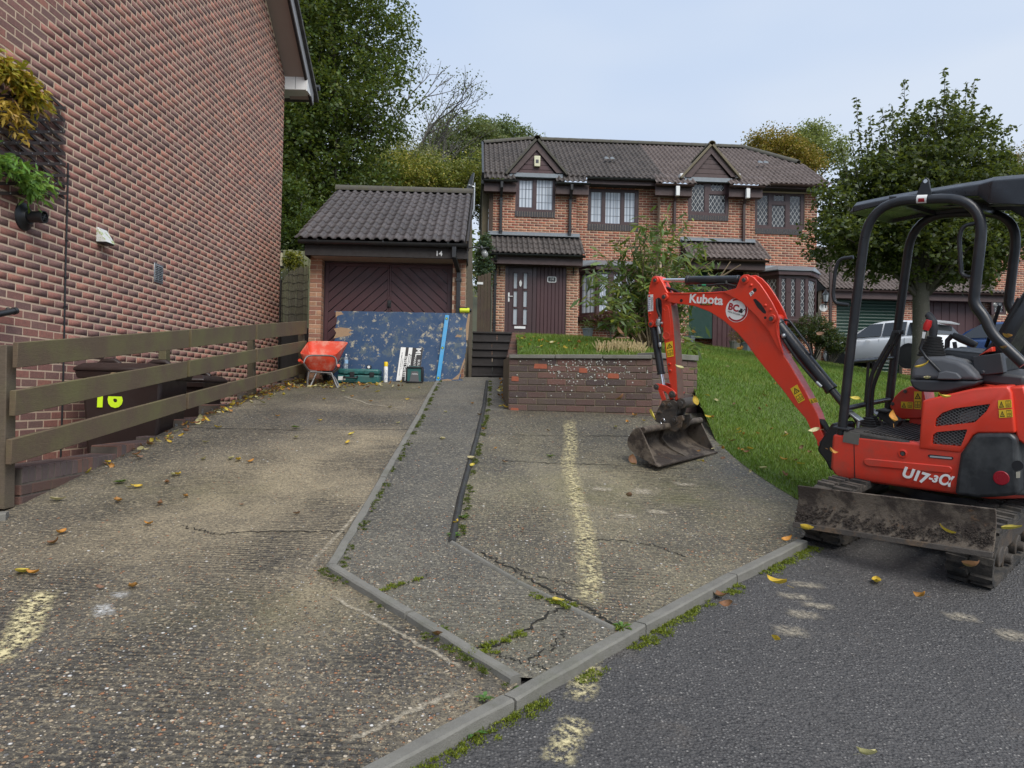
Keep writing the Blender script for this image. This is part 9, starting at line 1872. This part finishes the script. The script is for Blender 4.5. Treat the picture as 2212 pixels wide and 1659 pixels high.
def litter(nm, pts, smin, smax, seed, **kw):
 rg2 = np.random.default_rng(seed); V = []; Fq = []; cc = []; src = [kinds[k][i] for k in kinds for i in (0, 1)]; base = []
 for me in src:
  v = np.empty(len(me.vertices) * 3, np.float32); me.vertices.foreach_get('co', v); f = [tuple(p_.vertices) for p_ in me.polygons]; c = np.empty(len(me.vertices) * 4, np.float32); me.attributes['Col'].data.foreach_get('color', c); base.append((v.reshape(-1, 3), np.array(f), c.reshape(-1, 4)[:, :3]))
 b = 0
 for q in pts:
  v, f, c = base[rg2.choice(8, p=[.16, .12, .14, .12, .12, .1, .14, .10])]; Mx = Matrix.Translation(q) @ Matrix.Rotation(rg2.uniform(0, 6.28), 4, 'Z') @ Matrix.Rotation(rg2.normal(0, .5), 4, 'X') @ Matrix.Rotation(rg2.normal(0, .4), 4, 'Y') @ Matrix.Scale(rg2.uniform(smin, smax), 4); Mn = np.array(Mx)
  V.append(v @ Mn[:3, :3].T + Mn[:3, 3]); Fq.append(f + b); cc.append(c * rg2.uniform(.7, 1.15)); b += len(v)
 return link(nm, np_mesh(nm, np.concatenate(V), np.concatenate(Fq), M['leaf_dry'], np.concatenate(cc), True), M['leaf_dry'], None, kind='stuff', **kw)
pts = []
for _ in range(330):
 f = random.random() ** .65; Y_ = 5.0 + 6.9 * f; x_ = -3.14 - .27 * (Y_ - 4.9) / 7 + abs(random.gauss(0, .05 + .13 * f)); n_ = 1
 if random.random() < .25 + .75 * f: pts.append(Vector((x_, Y_, ZG(x_, Y_) + .03 + random.uniform(0, .05) * f)))
for _ in range(150): x_ = random.gauss(-2.75, .42); Y_ = random.gauss(11.35, .38); pts.append(Vector((max(x_, -3.3), min(Y_, 12.0), ZG(x_, Y_) + .03)))
for _ in range(60): x_ = -.12 - abs(random.gauss(0, .06)); Y_ = random.uniform(8.8, 12.3); pts.append(Vector((x_ + .05, Y_, ZG(x_, Y_) + .05)))
litter('leaf_litter', pts, .45, .85, 4)
lp = [hit_ground(random.uniform(1115, 1420), random.uniform(722, 762), ZL) for _ in range(110)] + [hit_ground(random.uniform(1500, 1800), random.uniform(760, 1040), ZL) for _ in range(60)]
litter('lawn_litter', [q + Vector((0, 0, .03)) for q in lp if q is not None and 5.8 < q.y < 20.2], .4, .75, 5)
pts = []
for _ in range(75):
 u = random.uniform(-.1, RW - .25); s2 = Sl * random.random() ** 1.5; q = e0 + GF.U * u + Sd * s2; pts.append(q + Vector((0, -.01, .035)))
litter('roof_litter', pts, .4, .75, 6)
def moss(nm, lines, n, spread, dz, rmin, rmax, cols, bumpy=6):
 P = []; S_ = []
 for L_ in lines:
  Q = resample([Vector(q) for q in L_], .05)
  for _ in range(int(n * len(Q) / 20)):
   i = random.randrange(len(Q)); ph = math.sin(i * .7) + math.sin(i * .23 + 2)
   if ph < -.3: continue
   q = Q[i]; x_, y_ = q.x + random.gauss(0, spread), q.y + random.gauss(0, spread); P.append((x_, y_, ZG(x_, y_) + dz)); S_.append(random.uniform(rmin, rmax))
 P = np.array(P); k = bumpy; m_ = len(P) * k; Pr = P.repeat(k, 0) + RNG.normal(0, 1, (m_, 3)) * np.array(S_).repeat(k)[:, None] * np.array([1, 1, .25]); h = RNG.uniform(.004, .011, m_); ang = RNG.uniform(0, 6.28, m_); w = RNG.uniform(.0025, .005, m_)
 s_ = np.c_[np.cos(ang), np.sin(ang), np.zeros(m_)] * w[:, None]; tip = Pr + np.c_[RNG.normal(0, .004, (m_, 2)), h]; V = np.stack([Pr - s_, Pr + s_, tip], 1).reshape(-1, 3); cols = np.array(cols); cc = cols[RNG.integers(0, len(cols), m_)]
 return link(nm, np_mesh(nm, V, np.arange(3 * m_).reshape(m_, 3), M['grass'], cc.repeat(3, 0)), M['grass'], None, kind='stuff')
MOSS = [(.13, .17, .012), (.18, .22, .015), (.09, .12, .012), (.22, .25, .02)]
off = [Vector((p_.x + .075, p_.y - .06, 0)) for p_ in (K_lo + K_up[1:])]
moss('kerb_moss', [off], 120, .022, .003, .006, .016, MOSS, 26)
moss('crack_moss', [[G(*q) for q in L_] for L_ in (((1150, 1302), (1240, 1335), (1335, 1378)), ((1050, 1420), (1120, 1392), (1180, 1345)), ((990, 1428), (1070, 1432)), ((830, 1290), (900, 1268)), ((1195, 1318), (1240, 1325)))], 90, .012, .042, .004, .010, MOSS, 22)
moss('edging_moss', [[p_ + Vector((.05, .02, 0)) for p_ in A_up], [p_ + Vector((-.04, -.05, 0)) for p_ in A_lo], [p_ + Vector((.055, 0, 0)) for p_ in B_up]], 46, .012, .038, .004, .010, [(.07, .10, .012), (.11, .14, .015), (.05, .065, .012)], 22)
def weed(lb, x, y, n_, L_, H=None, col=(.12, .20, .05), dz=.0):
 q = hit_ground(x, y, H); o = thing('weed', lb, 'weed', q, 'weeds in the joints'); V = []; Fq = []; cc = []
 for k in range(n_):
  a = 6.283 * k / n_ + random.uniform(-.3, .3); l = L_ * random.uniform(.6, 1.1); e = random.uniform(.2, .8); d_ = Vector((math.cos(a), math.sin(a), e)).normalized(); s_ = Vector((-math.sin(a), math.cos(a), 0)) * l * .17; b = len(V); p0 = q + Vector((0, 0, dz)); p1 = p0 + d_ * l * .55; p2 = p1 + Vector((d_.x, d_.y, -.1)) * l * .5
  V += [tuple(p0), tuple(p1 - s_), tuple(p2), tuple(p1 + s_)]; Fq.append((b, b + 1, b + 2, b + 3)); cc += [tuple(c_ * random.uniform(.7, 1.3) for c_ in col)] * 4
 link('leaves', np_mesh('weed', V, Fq, M['leaf'], np.array(cc)), M['leaf'], o)
for lb, x, y, n_, L_ in (('light green rosette weed growing in moss on the asphalt near the frame bottom', 1022, 1588, 16, .05), ('weed sprouting where the path edging meets the road kerb', 1105, 1492, 14, .05), ('weed in the kerb joint just below the left edging end', 1045, 1530, 14, .045), ('weed at the kerb where the dark strip ends', 1345, 1372, 16, .06), ('weed beside the lower edging next to a brown leaf', 952, 1378, 14, .05), ('weed at the bend of the black rounded edging', 980, 1170, 16, .06), ('weed half way up the black rounded edging', 1000, 1130, 14, .06), ('small weed beside the stones by the black edging', 1190, 1002 - 8, 10, .05), ('weed at the middle of the upper left edging', 768, 1148, 16, .05), ('green weed in the slab joint on the left drive', 640, 931, 14, .06), ('weed on the road side of the kerb, right of the paint line', 1410, 1352, 14, .045), ('weed by the foot of the stepped wall', 258, 1052, 16, .06), ('weed by the black edging near the top', 1042, 926, 12, .05)):
 weed(lb, x, y, n_, L_, dz=.035 if lb.find('asphalt') < 0 and lb.find('road') < 0 else .004)
